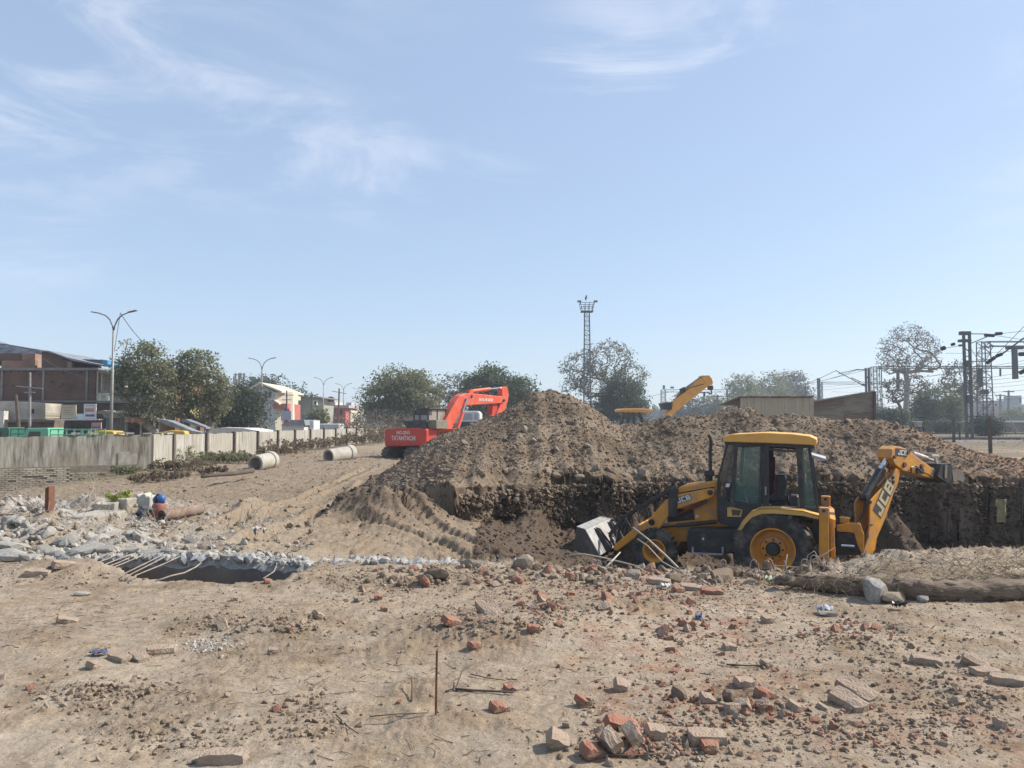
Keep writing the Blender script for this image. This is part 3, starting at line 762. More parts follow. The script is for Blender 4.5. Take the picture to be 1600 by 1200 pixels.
def block_letters(mb, o, u, v, h, kern=.16, th=.2, nrm=None, dep=.004, word='JCB', shear=0.0):
 """squared bold letters J C B on the plane o + u*x + v*y"""
 shapes = {'J': [(.52, 0, .78, 1), (0, 0, .78, .24), (0, 0, .24, .42)], 'C': [(0, .76, .82, 1), (0, 0, .26, 1), (0, 0, .82, .24)],
   'B': [(0, 0, .26, 1), (0, .78, .76, 1), (0, .40, .80, .60), (0, 0, .82, .22), (.56, .56, .76, 1), (.58, 0, .84, .56)]}
 x = 0; n = nrm * dep
 for ch in word:
  for k, (x0, y0, x1, y1) in enumerate(shapes[ch]):
   q = [o + u * ((x + a + shear * b) * h) + v * (b * h) + n * (1 + .03 * k) for a, b in ((x0, y0), (x1, y0), (x1, y1), (x0, y1))]
   mb.add(q, [(0, 1, 2, 3)])
  x += {'J': .78, 'C': .82, 'B': .84}[ch] + kern
 return x - kern
def font_text(name, body, m, parent, o, u, v, width, height, off=.0, dep=.006):
 cu = bpy.data.curves.new(name, 'FONT'); cu.body = body; cu.size = 1; cu.offset = off; cu.resolution_u = 2
 t = bpy.data.objects.new(name, cu); col.objects.link(t)
 bpy.context.view_layer.update()
 me = bpy.data.meshes.new_from_object(t.evaluated_get(bpy.context.evaluated_depsgraph_get()))
 col.objects.unlink(t); bpy.data.objects.remove(t)
 xs = [w.co.x for w in me.vertices]; ys = [w.co.y for w in me.vertices]
 x0, x1, y0, y1 = min(xs), max(xs), min(ys), max(ys)
 n = u.cross(v); pw = parent_world(parent)
 for w in me.vertices:
  c = w.co.copy()
  w.co = o + u * ((c.x - x0) / (x1 - x0) * width) + v * ((c.y - y0) / (y1 - y0) * height) + n * dep - pw
 me.materials.clear(); me.materials.append(m)
 ob = bpy.data.objects.new(name, me); ob.parent = parent; col.objects.link(ob)
 return ob
def make_wheel(parent, c, ey, r, w, rr, nl, chev, rim_m, name='wheel', hubm=None, lh=.035):
 """tyre (part) with lugs, rim and hub (sub-parts); c = centre, ey = axle direction, outer side at -ey"""
 ey = Vector(ey)
 t = MB(); hw = w / 2
 t.lathe(c, ey, [(rr, -hw * .82), (rr + .03, -hw * .95), ((rr + r) / 2, -hw * 1.02), (r * .93, -hw * .97), (r - lh, -hw * .78), (r - lh * .6, 0), (r - lh, hw * .78), (r * .93, hw * .97), ((rr + r) / 2, hw * 1.02), (rr + .03, hw * .95), (rr, hw * .82)], 40, cap=False)
 u = ey.orthogonal().normalized(); q = ey.cross(u)
 for k in range(nl):
  for sd in (-1, 1):
   a0 = 2 * math.pi * (k + (.5 if sd > 0 else 0)) / nl
   if chev:
    da = .20
    for j in range(3):
     a1 = a0 + da * j / 2; b = sd * hw * (.98 - .46 * j)
     a2 = a0 + da * (j + 1) / 2; b2 = sd * hw * (.98 - .46 * (j + 1))
     if j == 2: continue
     p1 = c + (u * math.cos(a1) + q * math.sin(a1)) * (r - lh * .5) + ey * b
     p2 = c + (u * math.cos(a2) + q * math.sin(a2)) * (r - lh * .5) + ey * b2
     t.bar(p1, p2, .055, lh * 1.6, up=(p1 - c).normalized())
    # shoulder part of the lug
    p1 = c + (u * math.cos(a0 - .03) + q * math.sin(a0 - .03)) * (r * .86) + ey * sd * hw * .99
    p2 = c + (u * math.cos(a0) + q * math.sin(a0)) * (r - lh * .3) + ey * sd * hw * .9
    t.bar(p1, p2, .06, .04, up=ey)
   else:
    p1 = c + (u * math.cos(a0) + q * math.sin(a0)) * (r - lh * .3) + ey * sd * hw * .98
    p2 = c + (u * math.cos(a0) + q * math.sin(a0)) * (r - lh * .1) + ey * sd * hw * .12
    t.bar(p1, p2, math.pi * r / nl * .95, lh * 1.2, up=(p1 - c).normalized())
 ty = t.build(name, M_TYRE, parent)
 m = MB(); m.lathe(c, ey, [(rr - .01, -hw * .80), (rr + .012, -hw * .86), (rr + .012, -hw * .92), (rr - .012, -hw * .92), (rr - .03, -hw * .80), (rr - .055, -hw * .1), (rr * .80, -hw * .02), (rr * .62, -hw * .10), (rr * .55, -hw * .28), (rr * .34, -hw * .36), (rr * .30, -hw * .2), (.02, -hw * .2)], 36, cap=False)
 m.lathe(c, ey, [(rr + .01, hw * .8), (rr - .03, hw * .4), (.02, hw * .3)], 24, cap=False)
 rim = m.build('rim', rim_m, ty, smooth='auto')
 h = MB(); h.lathe(c, ey, [(.02, -hw * .72), (rr * .24, -hw * .72), (rr * .29, -hw * .6), (rr * .31, -hw * .2)], 16)
 for k in range(8):
  a = 2 * math.pi * k / 8; pc = c + (u * math.cos(a) + q * math.sin(a)) * rr * .44
  h.lathe(pc, ey, [(.016, -hw * .5), (.02, -hw * .3)], 6)
 h.build('hub', hubm or M_BLK, ty)
 return ty
def build_backhoe():
 th = R(-22)
 pr = at(1207, 860, 14.0)
 ey = Vector((-math.sin(th), math.cos(th), 0))
 o = pr + ey * 1.12; o.z = pr.z - .717
 Fm = Frame(o, th); ex = Fm.ex
 J = thing('backhoe_loader', tuple(o), 'yellow and black backhoe loader parked in the dug pit, seen from its left side', 'backhoe loader')
 T = lambda pts, off: Fm.T(pts, off, Z1)
 P1 = lambda x, y, off: Fm.P(*Z1(x, y), off)
 def pr1(name, pts, s0, s1, m, bevel=.0, segs=1, parent=J, mirror=False):
  b = MB(); b.prism(T(pts, s0), ey * (s1 - s0))
  if mirror:
   q = [Fm.mir(p) for p in T(pts, s0)]; b.prism(q, -ey * (s1 - s0))
  return b.split(name, m, parent, bevel=bevel, segs=segs)[0]
 # wheels
 for s_ in (-1, 1):
  e = ey * 1 if s_ < 0 else ey * -1
  make_wheel(J, o + ey * s_ * .90 + Vector((0, 0, .717)), e, .717, .43, .385, 18, True, M_YEL)
 pf = Fm.P(1022, 861, -1.02); a_, z_ = Fm.L(1022, 861, -1.02)
 for s_ in (-1, 1):
  e = ey * 1 if s_ < 0 else ey * -1
  make_wheel(J, Fm.W(a_, s_ * .9, z_), e, .42, .27, .215, 26, False, M_YEL, hubm=M_RUST, lh=.025)
 b = MB(); b.tube([Fm.W(a_, -.8, z_), Fm.W(a_, .8, z_)], .07, 8); b.build('front_axle', M_YEL, J)
 b = MB(); b.tube([Fm.W(0, -.8, .717), Fm.W(0, .8, .717)], .16, 10); b.build('rear_axle', M_BLK, J)
 # chassis and engine housing
 pr1('chassis', [(540, 646), (880, 615), (1120, 625), (1455, 640), (1455, 700), (985, 720), (705, 722), (705, 752), (600, 752), (556, 706)], -.36, .36, M_YEL, .012)
 pr1('engine', [(592, 560), (760, 545), (760, 655), (592, 660)], -.33, .33, M_BLK)
 pr1('bonnet', [(652, 446), (668, 436), (852, 404), (874, 412), (880, 640), (748, 640), (740, 572), (655, 566)], -.40, .40, M_YEL, .03, 2)
 pr1('bonnet_seam', [(655, 473), (860, 437), (860, 446), (655, 482)], -.408, -.395, M_BLK)
 pr1('grille', [(640, 455), (654, 450), (656, 560), (640, 560)], -.36, .36, M_BLK)
 b = MB(); tb = T([(752, 600), (768, 596), (768, 612), (752, 616)], -.406); b.add(tb, [(0, 1, 2, 3)]); b.build('sticker', M_WHITE, J)
 # loader arms (bent box section), both sides
 arm = [(858, 452), (825, 450), (640, 487), (580, 515), (480, 632), (405, 672), (292, 768), (285, 795), (305, 805), (400, 735), (440, 690), (542, 682), (600, 602), (650, 563), (832, 503), (860, 486)]
 for s_ in (-1, 1):
  b = MB(); pts = T(arm, -.66)
  if s_ > 0: pts = [Fm.mir(p) for p in pts]; b.prism(pts, -ey * .12)
  else: b.prism(pts, ey * .12)
  la = b.build('loader_arm', M_YEL, J, bevel=.012, segs=2)
  if s_ < 0:
   m = MB(); c = P1(503, 640, -.662)
   m.lathe(c, -ey, [(.062, .0), (.062, .012), (.045, .014), (.045, .0)], 20); m.build('pivot_ring', M_BLK, la)
   m = MB(); c = P1(835, 470, -.66); m.lathe(c, -ey, [(.05, 0), (.05, .03), (.02, .04)], 14); m.build('pivot_pin', M_BLK, la)
   m = MB(); a0 = P1(651, 533, -.662); u = (P1(740, 505, -.662) - a0); n_ = -ey
   h = (P1(651, 500, -.662) - a0).length * .86; u.normalize(); v = n_.cross(u) if n_.cross(u).z > 0 else u.cross(n_)
   mo = MB(); 
   for (du, dv) in ((-.012, -.012),):
    wd = h * 2.76
    mo.add([a0 + u * du + v * dv + n_ * .002, a0 + u * (wd + .012) + v * dv + n_ * .002, a0 + u * (wd + .012) + v * (h + .012) + n_ * .002, a0 + u * du + v * (h + .012) + n_ * .002], [(0, 1, 2, 3)])
   mo.build('logo_backing', M_DECAL_D, la)
   block_letters(m, a0, u, v, h, nrm=n_, dep=.004); m.build('logo_lettering', M_WHITE, la)
  # black link plate, lift ram, tilt ram
  b = MB()
  q = T([(596, 455), (636, 438), (652, 452), (642, 612), (597, 612)], -.71)
  q2 = q if s_ < 0 else [Fm.mir(p) for p in q]
  b.prism(q2, ey * .045 * (-s_ * 1)); b.build('link_plate', M_BLK, J, bevel=.008)
  def both(p): return p if s_ < 0 else Fm.mir(p)
  b = MB(); b.tube([both(P1(642, 600, -.5)), both(P1(720, 563, -.5))], .022, 8); b.tube([both(P1(720, 563, -.5)), both(P1(795, 526, -.5))], .036, 10)
  b.build('lift_ram', M_DKRED, J, smooth='auto')
  b = MB(); b.lathe(both(P1(803, 522, -.5)), ey, [(.045, -.06), (.045, .06)], 12); b.build('ram_eye', M_BLK, J)
  b = MB(); b.tube([both(P1(545, 668, -.52)), both(P1(640, 660, -.52))], .022, 8); b.tube([both(P1(640, 660, -.52)), both(P1(868, 636, -.52))], .038, 10); b.build('tilt_ram', M_BLK, J, smooth='auto')
  b = MB(); b.bar(both(P1(646, 432, -.45)), both(P1(470, 532, -.45)), .05, .075); b.bar(both(P1(470, 532, -.45)), both(P1(345, 606, -.45)), .04, .05); b.build('tipping_rod', M_BLK, J, bevel=.006)
  b = MB()
  for p, q_ in (((350, 612), (422, 572)), ((422, 572), (440, 655)), ((350, 612), (396, 690))): b.bar(both(P1(*p, -.42)), both(P1(*q_, -.42)), .03, .02)
  b.build('guard_frame', M_BLK, J)
  b = MB(); b.bar(both(P1(348, 604, -.40)), both(P1(262, 712, -.40)), .05, .07); b.bar(both(P1(330, 600, -.36)), both(P1(300, 790, -.36)), .05, .06); b.bar(both(P1(262, 712, -.40)), both(P1(300, 790, -.36)), .04, .05); b.build('bucket_lever', M_BLK, J, bevel=.006)
 b = MB(); b.tube([P1(430, 670, -.6), Fm.mir(P1(430, 670, -.6))], .06, 10); b.build('cross_tube', M_YEL, J, smooth='auto')
 # front bucket
 A, Bp, Cc, Dd = (75, 668), (122, 682), (205, 832), (50, 824)
 bs = MB(); w2 = 1.12
 def sheet(mb, p0, p1, t=.02, s0=-w2, s1=w2):
  q0, q1 = P1(*p0, s0), P1(*p1, s0); d = (q1 - q0).normalized(); n_ = d.cross(ey); mb.prism([q0, q1, q1 + n_ * t, q0 + n_ * t], ey * (s1 - s0))
 # (near-side outline traced on the near plane; the shell runs straight across)
 sheet(bs, A, Bp); sheet(bs, Bp, Cc); sheet(bs, Cc, Dd, -.02)
 bk = bs.build('bucket', M_GREY, J, bevel=.006)
 sdm = MB()
 q = T([A, Bp, Cc, Dd], -w2); sdm.prism(q, ey * .02); sdm.prism([p + ey * (2 * w2 - .02) for p in q], ey * .02)
 sdm.split('side_plate', mat('dusty_shaded_steel', (.085, .075, .068), (.14, .115, .09), rough=.8, scale=5, dirt=DUST, dirt_amt=.6), bk)  # dusty side plates, colour darkened for the shade on them
 rb = MB()
 for s0 in (-.62, -.48, .42, .56, 1.04):
  q = T([(128, 690), (160, 700), (232, 800), (222, 838), (205, 832)], -w2)
  rb.prism([p + ey * (s0 + w2) for p in q], ey * .03)
 rb.split('rib', M_BLK, bk)
 te = MB()
 for k in range(7):
  p = P1(*Dd, -w2) + ey * (.1 + k * .34); te.prism([p, p + ex * -.14 + Vector((0, 0, -.05)), p + ex * -.14 + Vector((0, 0, -.065)), p + Vector((0, 0, -.04))], ey * .09)
 te.split('tooth', M_GREY, bk)
 # under-cab box, steps
 pr1('side_tank', [(706, 684), (984, 684), (972, 820), (706, 812)], -.98, -.46, M_BLK, .02, 2)
 b = MB(); q = T([(790, 728), (800, 728), (800, 740), (790, 740)], -.983); b.add(q, [(0, 1, 2, 3)]); b.build('label_plate', M_WHITE, J)
 b = MB(); b.bar(P1(735, 815, -.98), P1(905, 822, -.98), .08, .03); b.bar(P1(735, 815, -.98), P1(735, 780, -.98), .03); b.bar(P1(905, 822, -.98), P1(905, 780, -.98), .03); b.build('step', M_GREY, J)
 # cab
 pr1('cab_body', [(874, 470), (958, 540), (1130, 548), (1442, 566), (1450, 600), (1366, 606), (1200, 592), (1124, 594), (1064, 612), (1014, 660), (992, 680), (890, 645), (878, 600)], -.74, -.66, M_BLK, .01, mirror=True)
 pr1('cab_floor', [(880, 560), (1440, 590), (1440, 625), (880, 640)], -.66, .66, M_BLK)
 def bars(name, lst, m=M_BLK, mirror=True, off=-.72):
  b = MB()
  for p, q_, w in lst:
   p0, p1 = P1(*p, off), P1(*q_, off); b.bar(p0, p1, .06, w / 305, up=ex if abs((p1 - p0).normalized().z) > .7 else (0, 0, 1))
   if mirror: b.bar(Fm.mir(p0), Fm.mir(p1), .06, w / 305, up=ex if abs((p1 - p0).normalized().z) > .7 else (0, 0, 1))
  return b.split(name, m, J, bevel=.006)
 for nm, l in (('front_pillar', [((933, 196), (884, 380), 11), ((884, 380), (874, 480), 11)]), ('door_frame', [((984, 200), (958, 532), 20), ((988, 206), (1130, 204), 14), ((1126, 200), (1120, 546), 15), ((955, 533), (1124, 547), 18)]),
    ('middle_pillar', [((1152, 195), (1152, 556), 34)]), ('rear_side_pillar', [((1337, 205), (1358, 566), 26)]), ('rear_pillar', [((1398, 215), (1450, 596), 15)]),
    ('roof_rail', [((922, 190), (1425, 208), 24), ((1150, 225), (1330, 238), 12)]), ('window_sill', [((1130, 552), (1444, 566), 20)])):
  bars(nm, l)
 b = MB(); b.add(T([(997, 215), (1117, 213), (1112, 534), (968, 522)], -.722), [(0, 1, 2, 3)]); b.build('door_window', M_GLASS, J)
 b = MB(); b.add([Fm.mir(p) for p in T([(997, 215), (1117, 213), (1112, 534), (968, 522)], -.722)], [(0, 1, 2, 3)]); b.build('door_window', M_GLASS, J)
 b = MB(); b.add(T([(938, 205), (982, 207), (952, 528), (878, 470), (886, 400)], -.715), [(0, 1, 2, 3, 4)]); b.build('quarter_window', M_GLASS_D, J)
 b = MB(); b.add(T([(1350, 222), (1396, 228), (1442, 562), (1368, 560)], -.715), [(0, 1, 2, 3)]); b.build('rear_quarter_window', M_GLASS, J)
 b = MB(); q = T([(930, 200), (872, 450)], -.70); b.add([q[0], q[1], Fm.mir(q[1]), Fm.mir(q[0])], [(0, 1, 2, 3)]); b.build('windscreen', M_GLASS, J)
 b = MB(); q = T([(1396, 252), (1492, 280), (1490, 292), (1394, 268)], -.55); b.prism(q, ey * 1.1); b.build('rear_window', mat('window_frame_grey', (.5, .5, .5), (.38, .38, .39), rough=.4), J)
 b = MB(); b.bar(P1(1150, 440, -.76), P1(1150, 486, -.76), .03, .02); b.build('door_handle', M_GREY, J)
 b = MB(); q = T([(932, 556), (958, 554), (1018, 570), (1010, 610), (932, 608)], -.745); b.add(q, [(0, 1, 2, 3, 4)]); st = b.build('warning_sticker', M_YEL_F, J)
 b = MB(); q = T([(956, 566), (1012, 572), (1000, 604), (980, 598), (962, 604)], -.748); b.add(q, [(0, 1, 2, 3, 4)]); b.build('sticker_figure', M_DECAL_D, J)
 b = MB(); b.add(T([(925, 420), (948, 420), (944, 440), (922, 440)], -.742), [(0, 1, 2, 3)]); b.build('paper_notice', M_WHITE, J)
 # roof
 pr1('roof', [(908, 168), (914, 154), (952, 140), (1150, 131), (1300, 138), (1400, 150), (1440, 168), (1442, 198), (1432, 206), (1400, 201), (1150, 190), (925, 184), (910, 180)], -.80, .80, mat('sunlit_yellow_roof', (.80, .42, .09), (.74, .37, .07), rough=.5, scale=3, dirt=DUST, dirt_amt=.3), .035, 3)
 pr1('roof_trim', [(918, 182), (1400, 200), (1420, 206), (1415, 214), (1150, 203), (918, 195)], -.74, .74, M_BLK)
 b = MB(); b.box(P1(1418, 218, -.6), (.1, .08, .09), (0, 0, th)); b.box(P1(1418, 218, .6), (.1, .08, .09), (0, 0, th)); b.split('work_lamp', M_GREY, J, bevel=.01)
 # interior
 pr1('seat', [(1205, 372), (1258, 370), (1268, 400), (1262, 486), (1278, 500), (1278, 525), (1165, 522), (1168, 498), (1205, 486)], -.26, .24, M_BLK, .03, 2)
 pr1('seat_base', [(1180, 520), (1265, 522), (1262, 575), (1185, 575)], -.2, .2, M_BLK)
 pr1('side_console', [(1285, 486), (1335, 490), (1340, 560), (1280, 556)], -.45, -.1, M_BLK, .02)
 pr1('dashboard', [(960, 400), (1010, 440), (1040, 560), (930, 560), (925, 470)], -.3, .3, M_BLK, .02)
 b = MB(); c = P1(1055, 405, 0); b.tube([P1(1010, 470, 0), c], .02, 6)
 ax = (c - P1(1010, 470, 0)).normalized(); u = ax.orthogonal().normalized(); w_ = ax.cross(u)
 b.tube([c + (u * math.cos(k * math.pi / 10) + w_ * math.sin(k * math.pi / 10)) * .2 for k in range(21)], .014, 6); b.build('steering_wheel', M_BLK, J)
 b = MB()
 for x0, y0, x1, y1, s0 in ((1270, 560, 1274, 470, -.3), (1305, 560, 1300, 452, .2), (1325, 560, 1322, 460, .3), (1408, 520, 1402, 440, .2)): b.tube([P1(x0, y0, s0), P1(x1, y1, s0)], .012, 6)
 b.split('lever', M_BLK, J)
 b = MB(); b.tube([P1(1193, 470, .35), P1(1190, 270, .35)], .05, 8); b.build('hanging_cloth', mat('dark_red_cloth', (.12, .02, .025), (.05, .01, .02)), J)
 # rear mudguards
 top = [(990, 682), (1020, 628), (1062, 584), (1118, 562), (1200, 560), (1362, 575), (1452, 602)]
 bot = [(1452, 624), (1364, 604), (1200, 590), (1128, 592), (1072, 612), (1034, 652), (1012, 686)]
 for s_ in (-1, 1):
  b = MB()
  for i in range(len(top) - 1):
   q = T([top[i], top[i + 1], bot[len(bot) - 2 - i], bot[len(bot) - 1 - i]], -1.13)
   if s_ > 0: q = [Fm.mir(p) for p in q]
   b.prism(q, ey * -s_ * .03)
   # top skin running inwards to the cab
   q = T([top[i], top[i + 1]], -1.13)
   t0, t1 = q[0], q[1]; zz = Vector((0, 0, -.02)); q = [t0, t1, t1 + zz, t0 + zz]
   if s_ > 0: q = [Fm.mir(p) for p in q]
   b.prism(q, ey * -s_ * .42)
  b.build('mudguard', M_YEL_F, J)
 # exhaust
 b = MB(); b.tube([P1(836, 352, -.28), P1(834, 250, -.28), P1(840, 185, -.28), P1(836, 160, -.28), P1(826, 142, -.28)], [.035, .035, .035, .034, .034], 10); ex_ = b.build('exhaust_pipe', M_BLK, J, smooth='auto')
 b = MB(); b.lathe(P1(828, 415, -.28), (0, 0, 1), [(.07, 0), (.075, .15), (.05, .17), (.05, .24)], 12); b.build('muffler', M_BLK, J, smooth='auto')
 pr1('air_cleaner', [(800, 348), (852, 345), (856, 378), (800, 378)], -.36, -.2, M_BLK, .01)
 # stabilisers and rear frame
 T2 = lambda pts, off: Fm.T(pts, off, Z2)
 P2 = lambda x, y, off: Fm.P(*Z2(x, y), off)
 for s_, poly in ((-1, [(160, 532), (222, 534), (222, 905), (158, 905)]), (1, [(172, 460), (230, 462), (231, 800), (172, 800)])):
  s0 = -1.2 if s_ < 0 else 1.05
  b = MB(); b.prism(T2(poly, s0), ey * .15); lg = b.build('stabiliser_leg', M_YEL, J, bevel=.012)
  pl = poly; z0 = min(p.z for p in T2(poly, s0))
  b = MB(); cpt = (T2([poly[2]], s0)[0] + T2([poly[3]], s0)[0]) / 2 + ey * .07; cpt.z = o.z + .03; b.box(cpt, (.34, .3, .05), (0, 0, th)); b.bar(Vector((cpt.x, cpt.y, cpt.z)), Vector((cpt.x, cpt.y, z0 + .3)), .1); b.build('foot_pad', M_BLK, lg)
  b = MB(); b.lathe(P2(poly[0][0] + 28, poly[0][1] + 20, s0 - .001), -ey, [(.03, 0), (.03, .012)], 10); b.build('pin_hole', M_BLK, lg)
 b = MB(); b.prism(T2([(224, 594), (254, 606), (262, 850), (230, 850)], -1.02), ey * .1); b.prism([Fm.mir(p) for p in T2([(224, 594), (254, 606), (262, 850), (230, 850)], -1.02)], -ey * .1); b.split('slide_rail', M_YEL, J, bevel=.01); b = MB()
 b.prism(T2([(224, 600), (262, 606), (262, 660), (224, 650)], -.92), ey * 1.84); b.prism(T2([(228, 800), (262, 800), (262, 845), (228, 845)], -.92), ey * 1.84)
 b.split('slide_frame', M_YEL, J, bevel=.01)
 b = MB(); b.prism(T2([(130, 560), (170, 566), (170, 760), (100, 760)], -.6), ey * 1.2); b.build('rear_frame', M_BLK, J)
 # swing post
 b = MB(); b.prism(T2([(262, 690), (400, 680), (425, 830), (262, 830)], -.22), ey * .44); b.build('swing_casting', M_BLK, J, bevel=.02)
 b = MB(); b.prism(T2([(268, 642), (352, 628), (418, 634), (442, 702), (440, 800), (424, 822), (398, 762), (378, 690), (270, 682)], -.24), ey * .08); b.prism(T2([(288, 592), (352, 598), (350, 632), (290, 630)], -.1), ey * .2); b.build('swing_post', M_YEL, J, bevel=.01)
 b = MB(); b.tube([P2(298, 768, -.3), P2(380, 774, -.3)], .03, 8); b.build('swing_ram', M_CHROME, J, smooth='auto')
 b = MB()
 for k in range(6):
  y0 = 650 + k * 22
  b.tube([P2(240, y0, -.1 + .05 * k), P2(300, y0 + 25 - k * 6, -.15), P2(360, y0 - 10 + k * 9, -.05 * k), P2(430, 690 + k * 10, -.05)], .014, 6)
 b.split('hydraulic_hose', M_BLK, J)
 # boom and dipper, swung out of line with the machine
 ph = R(30)
 cb = Fm.W(*[0, 0, 0]); kp = P2(430, 800, 0)
 Bf = Frame((kp.x, kp.y, 0), ph); nb_ = Bf.ey
 TB = lambda pts, off: Bf.T(pts, off, Z2)
 PB = lambda x, y, off: Bf.P(*Z2(x, y), off)
 plate = [(480, 490), (618, 338), (640, 285), (668, 300), (655, 378), (626, 446), (575, 600), (522, 724), (512, 790), (492, 834), (470, 862), (432, 836), (442, 800), (468, 720), (475, 640)]
 b = MB(); q = TB(plate, -.16); b.prism(q, nb_ * .03); b.prism([p + nb_ * .29 for p in q], nb_ * .03)
 right = [(668, 300), (655, 378), (626, 446), (575, 600), (522, 724), (512, 790), (492, 834)]
 for i in range(len(right) - 1):
  p0, p1 = TB([right[i], right[i + 1]], -.128); d = (p1 - p0).normalized(); n_ = d.cross(nb_) * -.02
  if n_.x > 0: n_ = -n_
  b.prism([p0 + n_ * .2, p1 + n_ * .2, p1 + n_ * 1.2, p0 + n_ * 1.2], nb_ * .256)
 boom = b.build('boom', M_YEL, J, bevel=.008)
 b = MB(); a0 = PB(545, 592, -.162); u = (PB(628, 400, -.162) - a0); hgt = .10; L_ = u.length; u.normalize(); n_ = -nb_
 v = n_.cross(u)
 if v.x > 0: v = -v
 # letters read upwards along the boom
 k = L_ / 2.76
 b2 = MB(); e_ = .02
 a0 = a0 + v * .0
 b2.add([a0 - u * e_ - v * e_ + n_ * .003, a0 + u * (L_ + e_) - v * e_ + n_ * .003, a0 + u * (L_ + e_) + v * (k + e_) + n_ * .003, a0 - u * e_ + v * (k + e_) + n_ * .003], [(0, 1, 2, 3)])
 b2.build('logo_backing', M_DECAL_D, boom)
 block_letters(b, a0, u, v, k, nrm=n_, dep=.006); b.build('logo_lettering', M_CREAM, boom)
 b = MB()
 for x_, y_ in ((478, 498), (620, 345), (622, 372), (480, 640), (488, 640), (455, 835)): b.lathe(PB(x_, y_, -.16), n_, [(.035 if y_ < 600 else .012, 0), (.03 if y_ < 600 else .01, .02)], 10)
 b.split('pin', M_BLK, boom)
 b = MB(); b.tube([PB(445, 468, -.03), PB(540, 300, -.03)], .075, 14); b.lathe(PB(445, 468, -.03), nb_, [(.07, -.08), (.07, .08)], 12); ram = b.build('boom_ram', M_BLK, J, smooth='auto')
 b = MB(); b.tube([PB(540, 300, -.03), PB(590, 205, -.03)], .04, 10); b.build('ram_rod', M_CHROME, ram, smooth='auto')
 b = MB(); b.tube([PB(470, 420, -.14), PB(500, 380, -.14), PB(560, 280, -.14), PB(590, 250, -.14), PB(600, 310, -.14), PB(520, 400, -.14)], .014, 6); b.tube([PB(400, 620, 0), PB(440, 560, .0), PB(450, 480, .0)], .02, 6); b.split('boom_hose', M_BLK, J)
 b = MB(); b.prism(TB([(386, 500), (420, 454), (440, 462), (404, 504), (400, 566), (386, 560)], .12), nb_ * .03); b.build('ram_bracket', M_YEL, J)
 dip = [(615, 168), (640, 148), (705, 163), (737, 190), (865, 283), (884, 330), (888, 352), (840, 345), (762, 323), (682, 302), (636, 264), (611, 222)]
 b = MB(); b.prism(TB(dip, -.17), nb_ * .30); dp = b.build('dipper', M_YEL, J, bevel=.015, segs=2)
 b = MB(); a0 = PB(650, 202, -.172); u = (PB(705, 208, -.172) - a0); L2_ = u.length; u.normalize(); v = n_.cross(u); v = v if v.z > 0 else -v; block_letters(b, a0, u, v, L2_ / 2.76, nrm=n_, dep=.008)
 b2 = MB(); kk = L2_ / 2.76; b2.add([a0 - u * .07 - v * .02 + n_ * .003, a0 + u * (L2_ + .02) - v * .02 + n_ * .003, a0 + u * (L2_ + .02) + v * (kk + .02) + n_ * .003, a0 - u * .07 + v * (kk + .02) + n_ * .003], [(0, 1, 2, 3)]); b2.build('logo_backing', M_DECAL_D, dp)
 b.build('logo_lettering', M_WHITE, dp)
 b = MB()
 for x_, y_, r_ in ((712, 186, .05), (690, 264, .055), (627, 216, .035), (797, 275, .05)): b.lathe(PB(x_, y_, -.17), n_, [(r_, 0), (r_ * .85, .03)], 10)
 b.split('pin', M_RUST, dp)
 b = MB(); b.prism(TB([(770, 286), (815, 290), (820, 318), (775, 322)], -.2), nb_ * .03); b.tube([PB(735, 318, -.2), PB(735, 280, -.2), PB(760, 270, -.2), PB(790, 300, -.2), PB(850, 330, -.2), PB(930, 372, -.2)], .014, 6); b.build('dipper_hose', M_BLK, dp)
 b = MB(); b.tube([PB(742, 196, -.02), PB(830, 226, -.02)], .055, 12); b.tube([PB(830, 226, -.02), PB(880, 240, -.02)], .03, 8); b.build('bucket_ram', M_GREY, J, smooth='auto')
 b = MB(); 
 for s0 in (-.15, .1): b.bar(PB(885, 215, s0), PB(912, 335, s0), .04, .07); b.bar(PB(860, 212, s0), PB(905, 212, s0), .04, .06); b.bar(PB(862, 290, s0), PB(940, 378, s0), .05, .07)
 b.split('bucket_linkage', M_GREY, J, bevel=.006)
 b = MB(); q = [(925, 262), (985, 256), (990, 300), (986, 372), (968, 376), (905, 335), (915, 300)]
 b.prism(TB(q, -.26), nb_ * .02); b.prism(TB(q, .24), nb_ * .02)
 def sh(p0, p1, t=.02):
  a, c = TB([p0, p1], -.26); d = (c - a).normalized(); n2 = d.cross(nb_) * t; b.prism([a, c, c + n2, a + n2], nb_ * .52)
 sh((915, 300), (925, 262)); sh((905, 335), (915, 300)); sh((968, 376), (905, 335)); sh((986, 256), (925, 262))
 db = b.build('digging_bucket', M_BLK, J)
 b = MB(); b.prism(TB([(990, 292), (1060, 306), (1072, 350), (1060, 378), (1040, 362), (1000, 368)], -.24), nb_ * .02); b.prism(TB([(948, 268), (962, 264), (960, 350), (945, 348)], -.28), nb_ * .02)
 for k in range(4):
  p = PB(988, 374, -.24) + nb_ * .14 * k; b.prism([p, p + Vector((.03, 0, -.12)), p + Vector((-.02, 0, -.02))], nb_ * .06)
 b.split('cutting_plate', mat('muddy_steel', (.24, .19, .14), (.16, .13, .10), rough=.85, scale=9), db)
 return J, Fm
JCB_O, JCB_F = build_backhoe()
